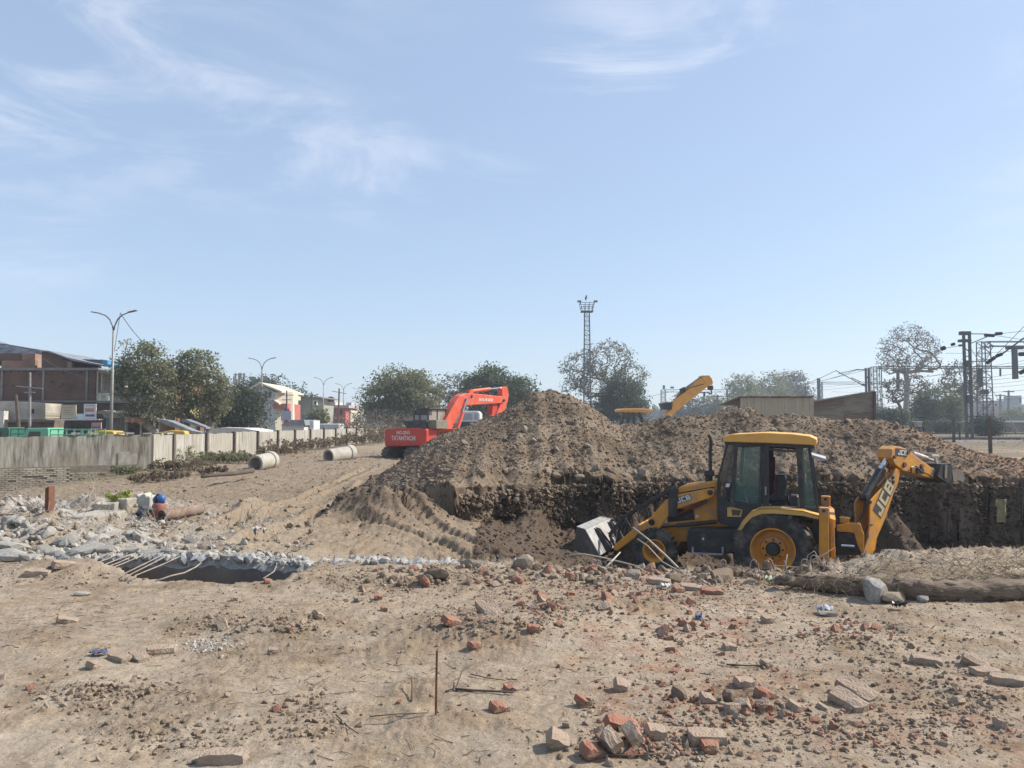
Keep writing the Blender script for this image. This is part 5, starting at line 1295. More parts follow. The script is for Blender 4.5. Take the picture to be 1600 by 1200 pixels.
# street lamps with two arms
M_LAMP = mat('lamp_steel', (.13, .135, .14), (.20, .20, .20), rough=.5, metal=.4, scale=3)
M_LAMP_L = mat('galvanised', (.32, .31, .29), (.22, .215, .20), rough=.6, metal=.3, scale=3)
def street_lamp(px, pytop, d, label, pole_m):
 p = at(px, 690, d); zt_ = at(px, pytop, d).z; p.z = -.6
 root = thing('street_lamp', p, label, 'street lamp', 'double-armed street lamps along the road')
 b = MB(); H = zt_ - p.z; fork_z = H - 1.25
 b.tube([p, p + Vector((0, 0, fork_z * .5)), p + Vector((0, 0, fork_z))], [.11, .09, .065], 8); b.build('pole', pole_m, root, smooth=True)
 for sx in (-1, 1):
  u = Vector((sx * math.cos(R(12)), -sx * math.sin(R(12)), 0)); q = [p + Vector((0, 0, fork_z - .05))]
  for t_ in (.25, .5, .75, 1.0): q.append(p + u * (1.35 * (1 - math.cos(t_ * math.pi / 2)) * 1.0 if t_ < 1 else 1.35) + Vector((0, 0, fork_z + 1.05 * math.sin(t_ * math.pi / 2))))
  q = [p + Vector((0, 0, fork_z - .05)), p + u * .08 + Vector((0, 0, fork_z + .30)), p + u * .30 + Vector((0, 0, fork_z + .72)), p + u * .62 + Vector((0, 0, fork_z + .98)), p + u * 1.05 + Vector((0, 0, fork_z + 1.12))]
  b = MB(); b.tube(q, [.05, .045, .045, .04, .035], 7); arm = b.build('arm', M_LAMP, root, smooth=True)
  b = MB(); e = q[-1]; b.box(e + u * .30 + Vector((0, 0, .07)), (.62, .22, .07), (0, R(-10) * sx, math.atan2(u.y, u.x) + (math.pi if sx < 0 else 0))); b.build('lamp_head', M_LAMP, arm, bevel=.02)
street_lamp(173, 486, 49, 'nearest and tallest double-armed street lamp, before the brick building', M_LAMP_L)
street_lamp(407.5, 559, 84, 'second street lamp, before the gabled house', M_LAMP)
street_lamp(504.5, 589.5, 121, 'third street lamp, left of the red building', M_LAMP_L)
street_lamp(536, 599, 139, 'fourth street lamp, above the red building', M_LAMP)
street_lamp(562, 606, 158, 'fifth and farthest street lamp, beside the broad tree', M_LAMP_L)
M_WIRE = mat('wire_black', (.05, .05, .055), (.08, .08, .08), rough=.6)
def wire(p0, p1, sag, label, group, r=.012, n=12, name='overhead_wire', m=None):
 b = MB(); p0, p1 = Vector(p0), Vector(p1)
 b.tube([p0 + (p1 - p0) * (k / n) - Vector((0, 0, sag * 4 * (k / n) * (1 - k / n))) for k in range(n + 1)], r, 4)
 return tag(b.build(name, m or M_WIRE), label, 'wire', group)
pl = at(188, 489, 49)
wire(pl, at(178, 552, 49.3), .0, 'slack wire hanging straight down from the right arm of the nearest lamp', None, .018)
wire(pl, at(240, 548, 52), .25, 'wire slanting from the nearest lamp arm down into the olive tree', None, .022)
# brick building ----------------------------------------------------------
def brick_far(name, c, c2, mort, sc=1.0):
 m, nt, b = new_mat(name); L = nt.links; t = N(nt, 'ShaderNodeTexCoord')
 mp = N(nt, 'ShaderNodeMapping'); mp.inputs['Rotation'].default_value = (R(90), 0, 0); L.new(t.outputs['Object'], mp.inputs[0])
 br = N(nt, 'ShaderNodeTexBrick'); br.inputs['Scale'].default_value = 1.0; br.inputs['Brick Width'].default_value = .24 * sc; br.inputs['Row Height'].default_value = .085 * sc; br.inputs['Mortar Size'].default_value = .012 * sc
 br.inputs['Color1'].default_value = rgb(c); br.inputs['Color2'].default_value = rgb(c2); br.inputs['Mortar'].default_value = rgb(mort); L.new(mp.outputs[0], br.inputs['Vector'])
 n = N(nt, 'ShaderNodeTexNoise'); n.inputs['Scale'].default_value = .8; n.inputs['Detail'].default_value = 7; L.new(t.outputs['Object'], n.inputs['Vector'])
 r = N(nt, 'ShaderNodeMapRange'); r.inputs['From Min'].default_value = .3; r.inputs['From Max'].default_value = .7; r.inputs['To Min'].default_value = .65; r.inputs['To Max'].default_value = 1.25; L.new(n.outputs['Fac'], r.inputs['Value'])
 v = N(nt, 'ShaderNodeVectorMath', operation='SCALE'); L.new(br.outputs['Color'], v.inputs[0]); L.new(r.outputs[0], v.inputs['Scale'])
 L.new(v.outputs[0], b.inputs['Base Color']); b.inputs['Roughness'].default_value = .95; b.inputs['Specular IOR Level'].default_value = .1
 return m
M_BB = brick_far('brown_brick', (.135, .072, .052), (.105, .058, .045), (.15, .105, .08))
M_BB2 = brick_far('orange_brick', (.30, .155, .10), (.25, .13, .09), (.30, .22, .16))
M_BW = brick_far('white_brick', (.52, .48, .40), (.46, .42, .35), (.22, .18, .14))
M_CC = mat('raw_concrete', (.24, .225, .205), (.16, .148, .135), rough=.95, scale=1.5)
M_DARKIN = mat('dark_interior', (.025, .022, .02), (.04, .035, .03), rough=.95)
M_TIN = mat('grey_tin', (.25, .27, .29), (.15, .16, .17), rough=.6, scale=.8, stretch=(3, 3, .7))
def pbox(mb, px0, py0, px1, py1, d, depth, extra=0.0):
 """box whose front face fills a photo rectangle at distance d"""
 a = at(px0, py1, d); c = at(px1, py0, d)
 mb.box(((a.x + c.x) / 2, d + depth / 2 + extra, (a.z + c.z) / 2), (c.x - a.x, depth, c.z - a.z)); return mb
def ppoly(pts, d): return [at(x_, y_, d) for x_, y_ in pts]
bb = thing('brick_building', at(60, 690, 58), 'long unplastered dark brick building with raw concrete columns behind the wall', 'building')
b = MB(); pbox(b, -420, 578, 150, 700, 58, 14); b.build('wall', M_BB, bb)
b = MB(); pbox(b, -425, 574.5, 153, 578.5, 57.85, 14.3); b.build('roof_slab', M_CC, bb)
b = MB(); pbox(b, -425, 625.8, 152, 628.5, 57.9, .3); b.build('floor_beam', M_CC, bb)
for x_, y0, y1 in ((65, 578.5, 625.8), (133, 578.5, 625.8), (0, 578.5, 625.8), (-90, 578.5, 625.8)):
 b = MB(); pbox(b, x_, y0 + .2, x_ + 4.5, y1 - .2, 57.93, .15); b.build('column', M_CC, bb)
b = MB()
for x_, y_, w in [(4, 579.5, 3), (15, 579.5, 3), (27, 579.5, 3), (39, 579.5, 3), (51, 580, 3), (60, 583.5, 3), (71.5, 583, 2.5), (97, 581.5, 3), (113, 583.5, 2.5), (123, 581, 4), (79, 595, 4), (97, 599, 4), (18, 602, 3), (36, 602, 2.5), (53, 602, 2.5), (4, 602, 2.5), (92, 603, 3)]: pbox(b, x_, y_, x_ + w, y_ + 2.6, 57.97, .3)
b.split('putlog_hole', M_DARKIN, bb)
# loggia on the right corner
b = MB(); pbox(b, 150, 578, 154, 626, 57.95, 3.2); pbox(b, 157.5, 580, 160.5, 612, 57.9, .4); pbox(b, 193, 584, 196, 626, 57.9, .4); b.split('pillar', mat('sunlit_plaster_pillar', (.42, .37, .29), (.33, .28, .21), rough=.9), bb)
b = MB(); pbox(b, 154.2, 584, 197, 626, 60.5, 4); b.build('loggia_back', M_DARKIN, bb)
b = MB(); b.prism(ppoly([(152, 577), (206, 586), (206, 590), (152, 582)], 57.6), (0, 5, 0)); b.build('loggia_roof', M_CC, bb)
b = MB(); pbox(b, 151, 626, 240, 629.5, 57.2, 5); b.build('loggia_floor', M_CC, bb)
b = MB(); pbox(b, 161, 610, 240, 626, 57.7, .15); b.build('parapet', mat('pale_parapet', (.40, .40, .34), (.30, .30, .25), rough=.9, scale=1), bb)
b = MB()
for x_ in (163, 168, 173): b.bar(at(x_, 611, 57.6), at(x_, 592, 57.6), .06)
b.split('rail', M_CC, bb)
b = MB(); pbox(b, 74, 630, 240, 700, 57.5, .4, -.0); b.build('shopfront', mat('dark_shopfront', (.055, .04, .035), (.10, .07, .055), rough=.9, scale=1.2), bb)
b = MB(); b.prism(ppoly([(150, 642), (160, 641), (196, 648), (196, 652.5), (170, 653), (163, 653), (160, 647), (150, 646)], 54), (0, 3, 0)); b.build('shop_canopy', mat('canopy_cement', (.33, .29, .23), (.24, .21, .165), rough=.95), bb)
b = MB(); pbox(b, 165, 653.5, 184, 690, 55.2, 1.5); b.build('shutter', M_TIN, bb)
b = MB()
for x_ in (184, 190, 196): b.bar(at(x_, 653, 54.6), at(x_ + rng.uniform(-1, 1), 690, 54.6), .12)
b.split('post', M_CC, bb)
# roof structures
b = MB(); pbox(b, 2, 563.5, 55, 575.5, 61, .3); b.build('roof_wall', M_BB2, bb)
b = MB(); pbox(b, -60, 552, 34, 564, 63, 5); b.build('roof_room', M_BB, bb)
b = MB(); pbox(b, 34, 552.5, 55, 575, 62.9, 4); b.build('roof_room', M_BB2, bb)
b = MB(); b.prism(ppoly([(65, 575), (65, 549), (72, 548.5), (105, 563), (105, 575)], 60), (0, 5, 0)); b.build('gable_wall', M_BB, bb)
b = MB(); b.prism(ppoly([(105, 563.8), (112, 565), (112, 575), (105, 575)], 59.9), (0, .4, 0)); b.build('pillar', M_BB2, bb)
b = MB(); pts = [(66, 547.2), (76, 548), (112, 561), (165, 571), (165, 573), (112, 563.5), (75, 550), (66, 549)]; b.prism(ppoly(pts, 59.6), (0, 6, 0)); b.build('tin_roof', M_TIN, bb)
b = MB(); b.prism(ppoly([(110, 560.5), (160, 562), (170, 573), (112, 565)], 62), (0, 3, 0)); b.build('roof_shed', mat('dark_blue_sheet', (.06, .08, .11), (.09, .11, .14), rough=.7), bb)
b = MB(); b.prism(ppoly([(158, 561.5), (168, 563), (168, 569), (164, 573)], 59), (0, 2, 0)); b.build('tarpaulin', mat('blue_tarpaulin', (.06, .28, .50), (.05, .2, .38), rough=.6), bb)
gsh = MB(); gsh.prism(ppoly([(-300, 505), (-40, 532), (0, 536), (62, 546.5), (66, 549), (66, 568), (30, 566), (-300, 560)], 66), (0, 6, 0))
tag(gsh.build('grey_warehouse', mat('weathered_grey_sheet', (.34, .37, .40), (.13, .14, .15), rough=.8, scale=1.3, detail=10, lo=.42, hi=.6, stretch=(1, 1, 2.2))), 'weathered grey sheet-clad building rising behind the brick rooftop', 'building')
# low white-washed shop in front
wb = thing('whitewashed_shop', at(20, 690, 55), 'low whitewashed brick shop with dark doorways at the far left', 'building')
b = MB(); b.prism(ppoly([(-200, 622), (0, 626.5), (71, 630), (71, 655), (60, 657), (10, 658), (-200, 656)], 55), (0, 2.2, 0)); b.build('wall', M_BW, wb)
b = MB(); b.prism(ppoly([(-200, 656.2), (10, 658.2), (60, 657.2), (71, 655.2), (84, 657), (84, 690), (-200, 690)], 55.4), (0, 2.2, 0)); b.build('shopfront', mat('brown_shopfront', (.12, .09, .07), (.2, .16, .12), rough=.9, scale=1.5), wb)
b = MB(); b.prism(ppoly([(-5, 654), (12, 656), (70, 655), (86, 656.5), (86, 658.5), (8, 660), (-5, 659)], 54.3), (0, 1.2, 0)); b.build('awning', mat('brown_awning', (.2, .15, .11), (.13, .1, .08)), wb)
b = MB(); pbox(b, 48, 639, 52, 646, 54.9, .2); b.build('window', M_DARKIN, wb)
b = MB(); pbox(b, -20, 642, 6, 668, 54.2, .5); b.build('side_panel', mat('white_panel', (.62, .60, .54), (.45, .42, .36), rough=.9, scale=2), wb)
# sign boards
def board(name, px0, py0, px1, py1, d, m, label, frame=None, skew=0, lines=()):
 root = thing(name, at((px0 + px1) / 2, py1, d), label, 'sign')
 q = ppoly([(px0, py0), (px1, py0 + skew), (px1, py1), (px0, py1)], d); b = MB(); b.prism(q, (0, .08, 0)); b.build('panel', m, root)
 for (a0, b0, a1, b1, lm) in lines:
  b = MB(); f = lambda u, v: at(px0 + (px1 - px0) * u, py0 + (py1 - py0) * v, d - .012); b.add([f(a0, b0), f(a1, b0), f(a1, b1), f(a0, b1)], [(0, 1, 2, 3)]); b.build('print', lm, root)
 b = MB(); b.bar(at(px0 + 1, py0 + .5, d + .12), at(px0 + 1, py1 + 2, d + .12), .06); b.bar(at(px1 - 1, py0 + .5, d + .12), at(px1 - 1, py1 + 2, d + .12), .06); b.split('frame', frame or M_LAMP_L, root)
 return root
M_SIGNRED = mat('faded_red_print', (.50, .14, .11), (.6, .3, .26), rough=.8, scale=20); M_SIGNBLUE = mat('dark_blue_print', (.06, .07, .16), (.12, .12, .22), rough=.8); M_SIGNTXT = mat('brown_print', (.25, .2, .14), (.4, .34, .24), rough=.8)
M_SIGNW = mat('white_board', (.70, .69, .66), (.60, .58, .56), rough=.7, scale=3); M_SIGNC = mat('cream_board', (.52, .46, .31), (.46, .40, .27), rough=.8, scale=3)
board('sign_board', 95.5, 632.5, 118.5, 654, 53.6, M_SIGNC, 'cream sign board with thin brown lines on the shop ledge', lines=[(.12, .18, .8, .21, M_SIGNTXT), (.25, .36, .62, .42, M_SIGNTXT), (.2, .52, .7, .57, M_SIGNTXT), (.12, .7, .85, .74, M_SIGNTXT)])
rows_ = [(.08, .10, .9, .13, M_SIGNRED)]
for k in range(9): rows_.append((.1 + .085 * k, .30 + .02 * (k % 3), .155 + .085 * k, .52 - .03 * (k % 2), M_SIGNRED))
rows_ += [(.06, .28, .94, .31, M_SIGNRED), (.12, .40, .9, .43, M_SIGNRED), (.12, .66, .88, .80, M_SIGNBLUE), (.1, .9, .9, .92, M_SIGNRED)]
board('sign_board', 131, 631, 150, 656, 53.6, M_SIGNW, 'tall white sign board with red lettering and a blue band', lines=rows_)
board('sign_board', 118.8, 646.5, 130.6, 655.5, 53.7, mat('pale_blue_board', (.55, .62, .68), (.65, .70, .74), rough=.7, scale=8), 'small pale blue board between the cream and white boards')
board('sign_board', 152.3, 614, 170, 626, 57.3, mat('ivory_board', (.58, .58, .48), (.5, .5, .4), rough=.8), 'ivory sign board hung on the balcony parapet', lines=[(.08, .2, .14, .6, M_SIGNTXT), (.32, .18, .4, .7, M_SIGNTXT), (.45, .18, .55, .7, M_SIGNTXT), (.6, .2, .72, .66, M_SIGNTXT), (.3, .78, .72, .84, M_SIGNTXT)])
board('sign_board', 143, 660, 158, 670, 50, mat('red_grey_board', (.45, .36, .36), (.36, .22, .22), rough=.8, scale=20), 'low grey and red shop board beside the pink handcart', lines=[(.05, .15, .95, .5, M_SIGNRED), (.05, .65, .95, .85, M_SIGNBLUE)])
b = MB(); pbox(b, 83, 654.6, 151, 656.6, 53.2, .9); tag(b.build('shop_ledge', M_SIGNW), 'thin white ledge carrying the sign boards over the shops', 'ledge')
b = MB()
# poles and wires
def pole(px, pytop, pybase, d, label, r=.1, arm=None, lean=0, m=None):
 p0 = at(px, pybase, d); p0.z = -.6; p1 = at(px + lean, pytop, d)
 root = thing('utility_pole', p0, label, 'pole'); b = MB(); b.tube([p0, p1], [r, r * .7], 8); b.build('shaft', m or M_LAMP_L, root)
 for (dz, w, t_) in arm or []:
  c = p1 - Vector((0, 0, dz)); b = MB(); b.bar(c - Vector((w, 0, -t_)), c + Vector((w, 0, -t_)), .08); b.build('crossarm', m or M_LAMP_L, root)
 return root
pole(47, 582, 690, 52, 'grey steel utility pole with crossarm before the whitewashed shop', .1, [(1.0, .9, .08), (1.35, .35, 0)])
pole(34, 617, 690, 50, 'dark leaning pole left of the steel utility pole', .13, lean=-9, m=M_POST)
pole(528, 607, 690, 118, 'dark leaning utility pole before the red building', .16, [(.6, 1.1, .2)], lean=2, m=M_POST)
pole(401, 618, 690, 96, 'short white post right of the second street lamp', .14)
pole(448, 610, 690, 98, 'thin brown utility pole before the gabled house', .12, [(.6, .9, 0), (1.2, .6, 0)], m=M_POST)
pole(487, 612, 690, 112, 'thin pole beside the grey flat-roofed block', .09, [(.5, .5, 0)], m=M_POST)
pole(580, 640, 700, 92, 'short grey post beyond the end of the wall', .1)
wire(at(-20, 526, 60), at(64, 547, 60), .2, 'roof wire rising to the left above the warehouse', None, .02)
wire(at(64, 547, 60), at(165, 571, 58), .1, 'wire following the edge of the tin roof', None, .025)
wire(at(-20, 601, 52), at(47, 597, 52), .25, 'service wire from the left edge to the utility pole', None, .02)
wire(at(47, 597, 52), at(172, 612, 49), .5, 'service wire from the utility pole to the nearest lamp', None, .016)
wire(at(67, 560, 58), at(172, 600, 49), .3, 'service wire crossing the brick building', None, .016)
wire(at(165, 635, 54), at(330, 660, 56), .4, 'low wire passing in front of the street trees', None, .016)
# vehicles showing over the wall
M_GRN = mat('mint_green_paint', (.16, .42, .27), (.13, .36, .23), rough=.45, scale=3, dirt=(.35, .3, .24), dirt_amt=.4); M_DGRN = mat('dark_green_paint', (.03, .14, .09), (.025, .10, .07), rough=.5)
def vwheels(root, pts, r):
 for p in pts:
  b = MB(); b.lathe(p, (0, 1, 0), [(r * .55, -.09), (r, -.08), (r, .08), (r * .55, .09), (.02, .05)], 14); b.build('wheel', M_TYRE, root)
def mini_truck(px, d, L_, label, cage=True, m=M_GRN, name='mini_truck'):
 p = at(px, 690, d); p.z = -.6; root = thing(name, p, label, 'truck'); X = p.x; Y = p.y; Z = -.6
 b = MB(); prof = [(-.75, .45), (-.72, 1.05), (-.45, 1.82), (-.3, 1.86), (.75, 1.88), (.78, .45)]
 b.prism([(X + a, Y - .75, Z + c) for a, c in prof], (0, 1.5, 0)); cab = b.build('cab', m, root, bevel=.05, segs=2)
 b = MB(); b.add([(X - .725, Y - .62, Z + 1.10), (X - .725, Y + .62, Z + 1.10), (X - .47, Y + .6, Z + 1.76), (X - .47, Y - .6, Z + 1.76)], [(0, 1, 2, 3)]); b.v = [v + Vector((-.02, 0, .01)) for v in b.v]; b.build('windscreen', M_GLASS_D, cab)
 b = MB(); b.add([(X - .40, Y - .755, Z + 1.12), (X + .35, Y - .755, Z + 1.12), (X + .35, Y - .755, Z + 1.68), (X - .25, Y - .755, Z + 1.68)], [(0, 1, 2, 3)]); b.build('side_window', M_GLASS_D, cab)
 b = MB(); b.box((X + 1.95, Y, Z + .62), (2.3, 1.5, .12)); b.build('bed', m, root)
 if cage:
  for zz in (.95, 1.22, 1.5, 1.78):
   for yy_ in (-.73, .73): b = MB(); b.bar((X + .85, Y + yy_, Z + zz), (X + 3.05, Y + yy_, Z + zz), .05); b.build('rail', m, root)
  for k in range(6):
   for yy_ in (-.73, .73): b = MB(); b.bar((X + .87 + .43 * k, Y + yy_, Z + .66), (X + .87 + .43 * k, Y + yy_, Z + 1.82), .045); b.build('stake', m, root)
  for yy_ in (-.71, .71): b = MB(); b.box((X + 1.95, Y + yy_, Z + 1.0), (2.2, .03, .5)); b.build('side_board', m, root)
 vwheels(root, [(X - .1, Y - .68, Z + .3), (X + 2.3, Y - .68, Z + .3), (X - .1, Y + .68, Z + .3), (X + 2.3, Y + .68, Z + .3)], .3)
 return root
mini_truck(66, 42, 3, 'mint green mini truck with open slatted cargo cage behind the wall')
mini_truck(6, 45, 3, 'dark green mini truck at the far left edge behind the wall', m=M_DGRN)
ct = thing('handcart', at(131, 690, 43), 'pinkish grey slatted handcart behind the mint green truck', 'cart'); b = MB(); p = at(131, 690, 43); p.z = -.6
for zz in (.9, 1.2, 1.5, 1.75): b.bar(p + Vector((-.6, 0, zz)), p + Vector((.6, 0, zz)), .07)
for xx in (-.6, -.2, .2, .6): b.bar(p + Vector((xx, 0.05, .3)), p + Vector((xx, .05, 1.78)), .06)
b.split('slat', mat('faded_pink_paint', (.42, .33, .32), (.32, .25, .24), rough=.8), ct); b = MB(); b.box(p + Vector((0, .5, .75)), (1.4, 1.0, .1)); b.build('deck', M_POST, ct); vwheels(ct, [(p.x - .5, p.y, -.3), (p.x + .5, p.y, -.3)], .3)
def auto_rick(px, d, label):
 p = at(px, 690, d); p.z = -.6; root = thing('auto_rickshaw', p, label, 'auto rickshaw', 'auto rickshaws waiting behind the wall'); X, Y, Z = p
 b = MB(); b.prism([(X + a, Y - .6, Z + c) for a, c in [(-1.2, .35), (-1.15, .8), (-.8, 1.0), (-.6, 1.55), (.2, 1.7), (1.0, 1.66), (1.15, 1.3), (1.2, .4)]], (0, 1.2, 0)); bd = b.build('body', mat('taxi_yellow_' + 'paint', (.62, .40, .05), (.5, .32, .05), rough=.5), root, bevel=.06, segs=2)
 b = MB(); b.add([(X - .5, Y - .605, Z + .9), (X + .7, Y - .605, Z + .9), (X + .7, Y - .605, Z + 1.45), (X - .45, Y - .605, Z + 1.45)], [(0, 1, 2, 3)]); b.build('door_opening', M_DARKIN, bd)
 vwheels(root, [(X - .9, Y, Z + .22), (X + .8, Y - .5, Z + .22), (X + .8, Y + .5, Z + .22)], .22)
auto_rick(158, 45, 'yellow auto rickshaw roof just showing by the nearest lamp'); auto_rick(268, 46, 'yellow auto rickshaw below the leaning tin roof')
# tin lean-tos and stalls under the trees
def lean_to(pts, d, dep, label, m, px_posts):
 root = thing('tin_lean_to', at(pts[0][0], 690, d), label, 'stall'); b = MB(); b.prism(ppoly(pts, d), (0, dep, 0)); b.build('roof_sheet', m, root)
 for x_, y_ in px_posts: b = MB(); q = at(x_, y_, d + .1); b.bar(q, (q.x, q.y, -.6), .08); b.build('post', M_CC, root)
lean_to([(248, 655), (262, 657), (300, 673), (330, 679), (330, 681), (296, 677), (248, 659)], 46, .9, 'grey tin lean-to sloping down right under the first street tree', M_TIN, [(250, 658), (296, 676)])
lean_to([(284, 655), (290, 655), (322, 668), (322, 670), (284, 658)], 50, .8, 'smaller tin lean-to sloping down right under the second street tree', M_TIN, [(286, 658), (320, 669)])
lean_to([(195, 651), (222, 655), (222, 662), (195, 659)], 52, 1.5, 'market stall with faded red and yellow cloth left of the tree', mat('faded_red_cloth', (.30, .08, .07), (.34, .28, .16), rough=.9, scale=2.5, lo=.45, hi=.55), [(197, 658), (220, 661)])
yb = thing('yellow_kiosk', at(288, 690, 60), 'narrow yellow and white kiosk between the two street trees', 'kiosk'); b = MB(); pbox(b, 283, 637, 296, 654, 60, 2); b.build('wall', mat('yellow_wash', (.55, .48, .2), (.5, .42, .16)), yb); b = MB(); pbox(b, 283.5, 636, 288.5, 649, 59.9, .1); b.build('window_panel', M_SIGNW, yb); b = MB(); pbox(b, 281, 654, 297, 690, 60.2, 2); b.build('lower_wall', M_POST, yb)
cr = thing('white_tent', at(365, 690, 70), 'low white tent roofs behind the dark bushy tree', 'tent'); b = MB(); b.prism(ppoly([(322, 672), (345, 668), (380, 669), (402, 673), (402, 677), (322, 677)], 60), (0, 4, 0)); b.build('roof_sheet', M_SIGNW, cr); b = MB(); pbox(b, 325, 677, 400, 690, 60.5, 3); b.build('side_sheet', mat('grey_canvas', (.3, .3, .3), (.2, .2, .2)), cr)
M_RIB = mat('pale_corrugated_fence', (.48, .46, .40), (.34, .32, .27), rough=.8, scale=3)
fc = thing('corrugated_fence', at(400, 690, 66), 'short pale corrugated fence either side of the second lamp', 'fence')
b = MB(); q0 = at(374, 665, 66); q1 = at(425, 663, 72)
for k in range(26):
 a = q0 + (q1 - q0) * (k / 26); b.box((a.x, a.y + (.03 if k % 2 else 0), .3), ((q1 - q0).length / 26 * .96, .03, 2.0 + rng.uniform(-.04, .04)))
b.split('sheet', M_RIB, fc)
# houses farther along
M_HW = mat('house_white', (.50, .52, .52), (.40, .42, .43), rough=.9, scale=.6); M_HC = mat('house_cream', (.60, .54, .42), (.52, .46, .35), rough=.9, scale=.6); M_HR = mat('house_red', (.45, .13, .11), (.38, .11, .10), rough=.9, scale=.6); M_HG = mat('house_grey_green', (.31, .31, .26), (.27, .27, .23), rough=.95, scale=.6)
gh = thing('gabled_house', at(420, 690, 112), 'white gabled house with cream roof edge and red lower storey', 'house')
b = MB(); b.prism(ppoly([(391, 610), (405, 600), (430, 613), (430, 690), (391, 690)], 112), (0, 10, 0)); b.build('wall', M_HW, gh)
b = MB(); b.prism(ppoly([(389, 607), (405, 597), (440, 611), (440, 613.5), (405, 600), (389, 610)], 111), (0, 12, 0)); b.build('roof', M_HC, gh)
b = MB(); b.prism([at(430, 612, 112), at(440, 613, 118), at(440, 690, 118), at(430, 690, 112)], (2, 2, 0)); b.build('side_wall', M_HC, gh)
for x_ in (413.5, 419.5):
 b = MB(); pbox(b, x_, 612, x_ + 4, 621, 111.9, .3); w_ = b.build('window', M_DARKIN, gh)
b = MB(); pbox(b, 431, 611.5, 453, 624, 116, 6); b.build('upper_storey', M_HC, gh)
b = MB(); b.prism(ppoly([(424, 622), (436, 630), (436, 632), (422, 624)], 111), (0, 3, 0)); b.build('porch_roof', M_HC, gh)
b = MB(); pbox(b, 424, 631, 452, 690, 113, 6); b.build('lower_storey', M_HR, gh)
b = MB(); pbox(b, 427, 630.5, 449, 638.5, 111.8, 1.2); b.build('balcony', M_HR, gh)
for x_ in (432, 439): b = MB(); pbox(b, x_, 640, x_ + 3, 650, 112.9, .2); b.build('window', M_DARKIN, gh)
gb = thing('grey_flat_house', at(485, 690, 124), 'plain grey flat-roofed block with thin overhanging slab', 'house')
b = MB(); pbox(b, 465, 621.5, 492, 690, 124, 12); b.build('wall', M_HG, gb)
b = MB(); pbox(b, 465, 620, 502, 621.8, 123.5, 13); b.build('roof_slab', M_CC, gb)
b = MB(); pbox(b, 489, 625.5, 495, 633, 123.8, .6); w_ = b.build('window', M_SIGNW, gb); b = MB(); pbox(b, 491, 627, 494, 632, 123.7, .1); b.build('pane', M_DARKIN, w_)
b = MB(); pbox(b, 490, 633, 506, 690, 124.4, 8); b.build('annexe', M_HG, gb)
rh = thing('red_house', at(525, 690, 132), 'red-fronted two-storey house with black water tank on top', 'house')
b = MB(); pbox(b, 506, 637, 540, 690, 132, 10); b.build('wall', M_HR, rh)
b = MB(); pbox(b, 505, 633, 545, 637.4, 131.5, 11); b.build('roof_band', mat('pink_band', (.46, .36, .35), (.4, .3, .3)), rh)
b = MB(); pbox(b, 507, 628, 524, 633, 133, 6); b.build('roof_room', M_HC, rh)
b = MB(); c = at(517, 628, 133.5); b.lathe(c, (0, 0, 1), [(.55, 0), (.6, .1), (.6, .7), (.4, .85), (.1, .95)], 12); b.build('water_tank', M_BLK, rh)
for x_, y0, y1 in ((509, 641, 648), (516, 640, 649), (530, 641, 648)): b = MB(); pbox(b, x_, y0, x_ + 4.5, y1, 131.9, .2); b.build('window', M_DARKIN, rh)
b = MB(); pbox(b, 505.5, 652, 536, 655, 131, 1.2); b.build('shop_canopy', mat('orange_canopy', (.5, .18, .08), (.45, .15, .08)), rh)
b = MB(); pbox(b, 540, 640, 548, 690, 135, 8); b.build('side_wall', M_HC, rh)
b = MB(); pbox(b, 541, 629, 549, 640, 150, 8); tag(b.build('white_house', M_HW), 'small white house peeping over behind the red house', 'house')
b = MB(); pbox(b, 549, 634, 562, 690, 165, 8); tag(b.build('far_grey_house', M_HG), 'far grey house between the fourth and fifth street lamps', 'house')
board('billboard', 439, 642, 455, 656, 95, mat('pale_billboard', (.45, .47, .52), (.33, .35, .42), rough=.8, scale=9, lo=.45, hi=.55), 'pale grey billboard on posts before the gabled house')
board('billboard', 476, 645.5, 487, 654, 100, mat('blue_billboard', (.16, .42, .62), (.3, .5, .66), rough=.8, scale=6), 'small sky blue sign board before the grey block')
ws = thing('low_shed', at(485, 690, 90), 'long low grey-roofed white shed just above the wall', 'shed'); b = MB(); pbox(b, 440, 664, 475, 680, 90, 5); b.build('wall', M_SIGNW, ws); b = MB(); b.prism(ppoly([(438, 664.5), (455, 656), (475, 656), (477, 664.5)], 89.6), (0, 5.8, 0)); b.build('roof', M_TIN, ws)
b = MB(); pbox(b, 483, 657, 490, 680, 92, 3); tag(b.build('white_kiosk', M_SIGNW), 'narrow white kiosk under the sky blue board', 'kiosk')
b = MB(); pbox(b, 496, 662, 530, 676, 96, 3); tag(b.build('roadside_van', M_HW, bevel=.1), 'pale van parked beyond the wall near the third lamp', 'van')
rf = thing('ruined_frame_building', at(602, 690, 100), 'grey roofless frame building under the broad tree', 'building'); b = MB(); pbox(b, 592, 640, 594, 672, 100, .5); pbox(b, 604, 640, 606, 672, 100, .5); pbox(b, 616, 640, 618, 672, 100, .5); b.split('column', M_CC, rf); b = MB(); pbox(b, 591, 638, 619, 640, 99.8, .8); b.build('beam', M_CC, rf); b = MB(); pbox(b, 596, 642, 603, 655, 101, .3); pbox(b, 607, 642, 615, 655, 101, .3); b.split('wall_panel', mat('pale_grey_wall', (.36, .37, .36), (.28, .29, .28)), rf)
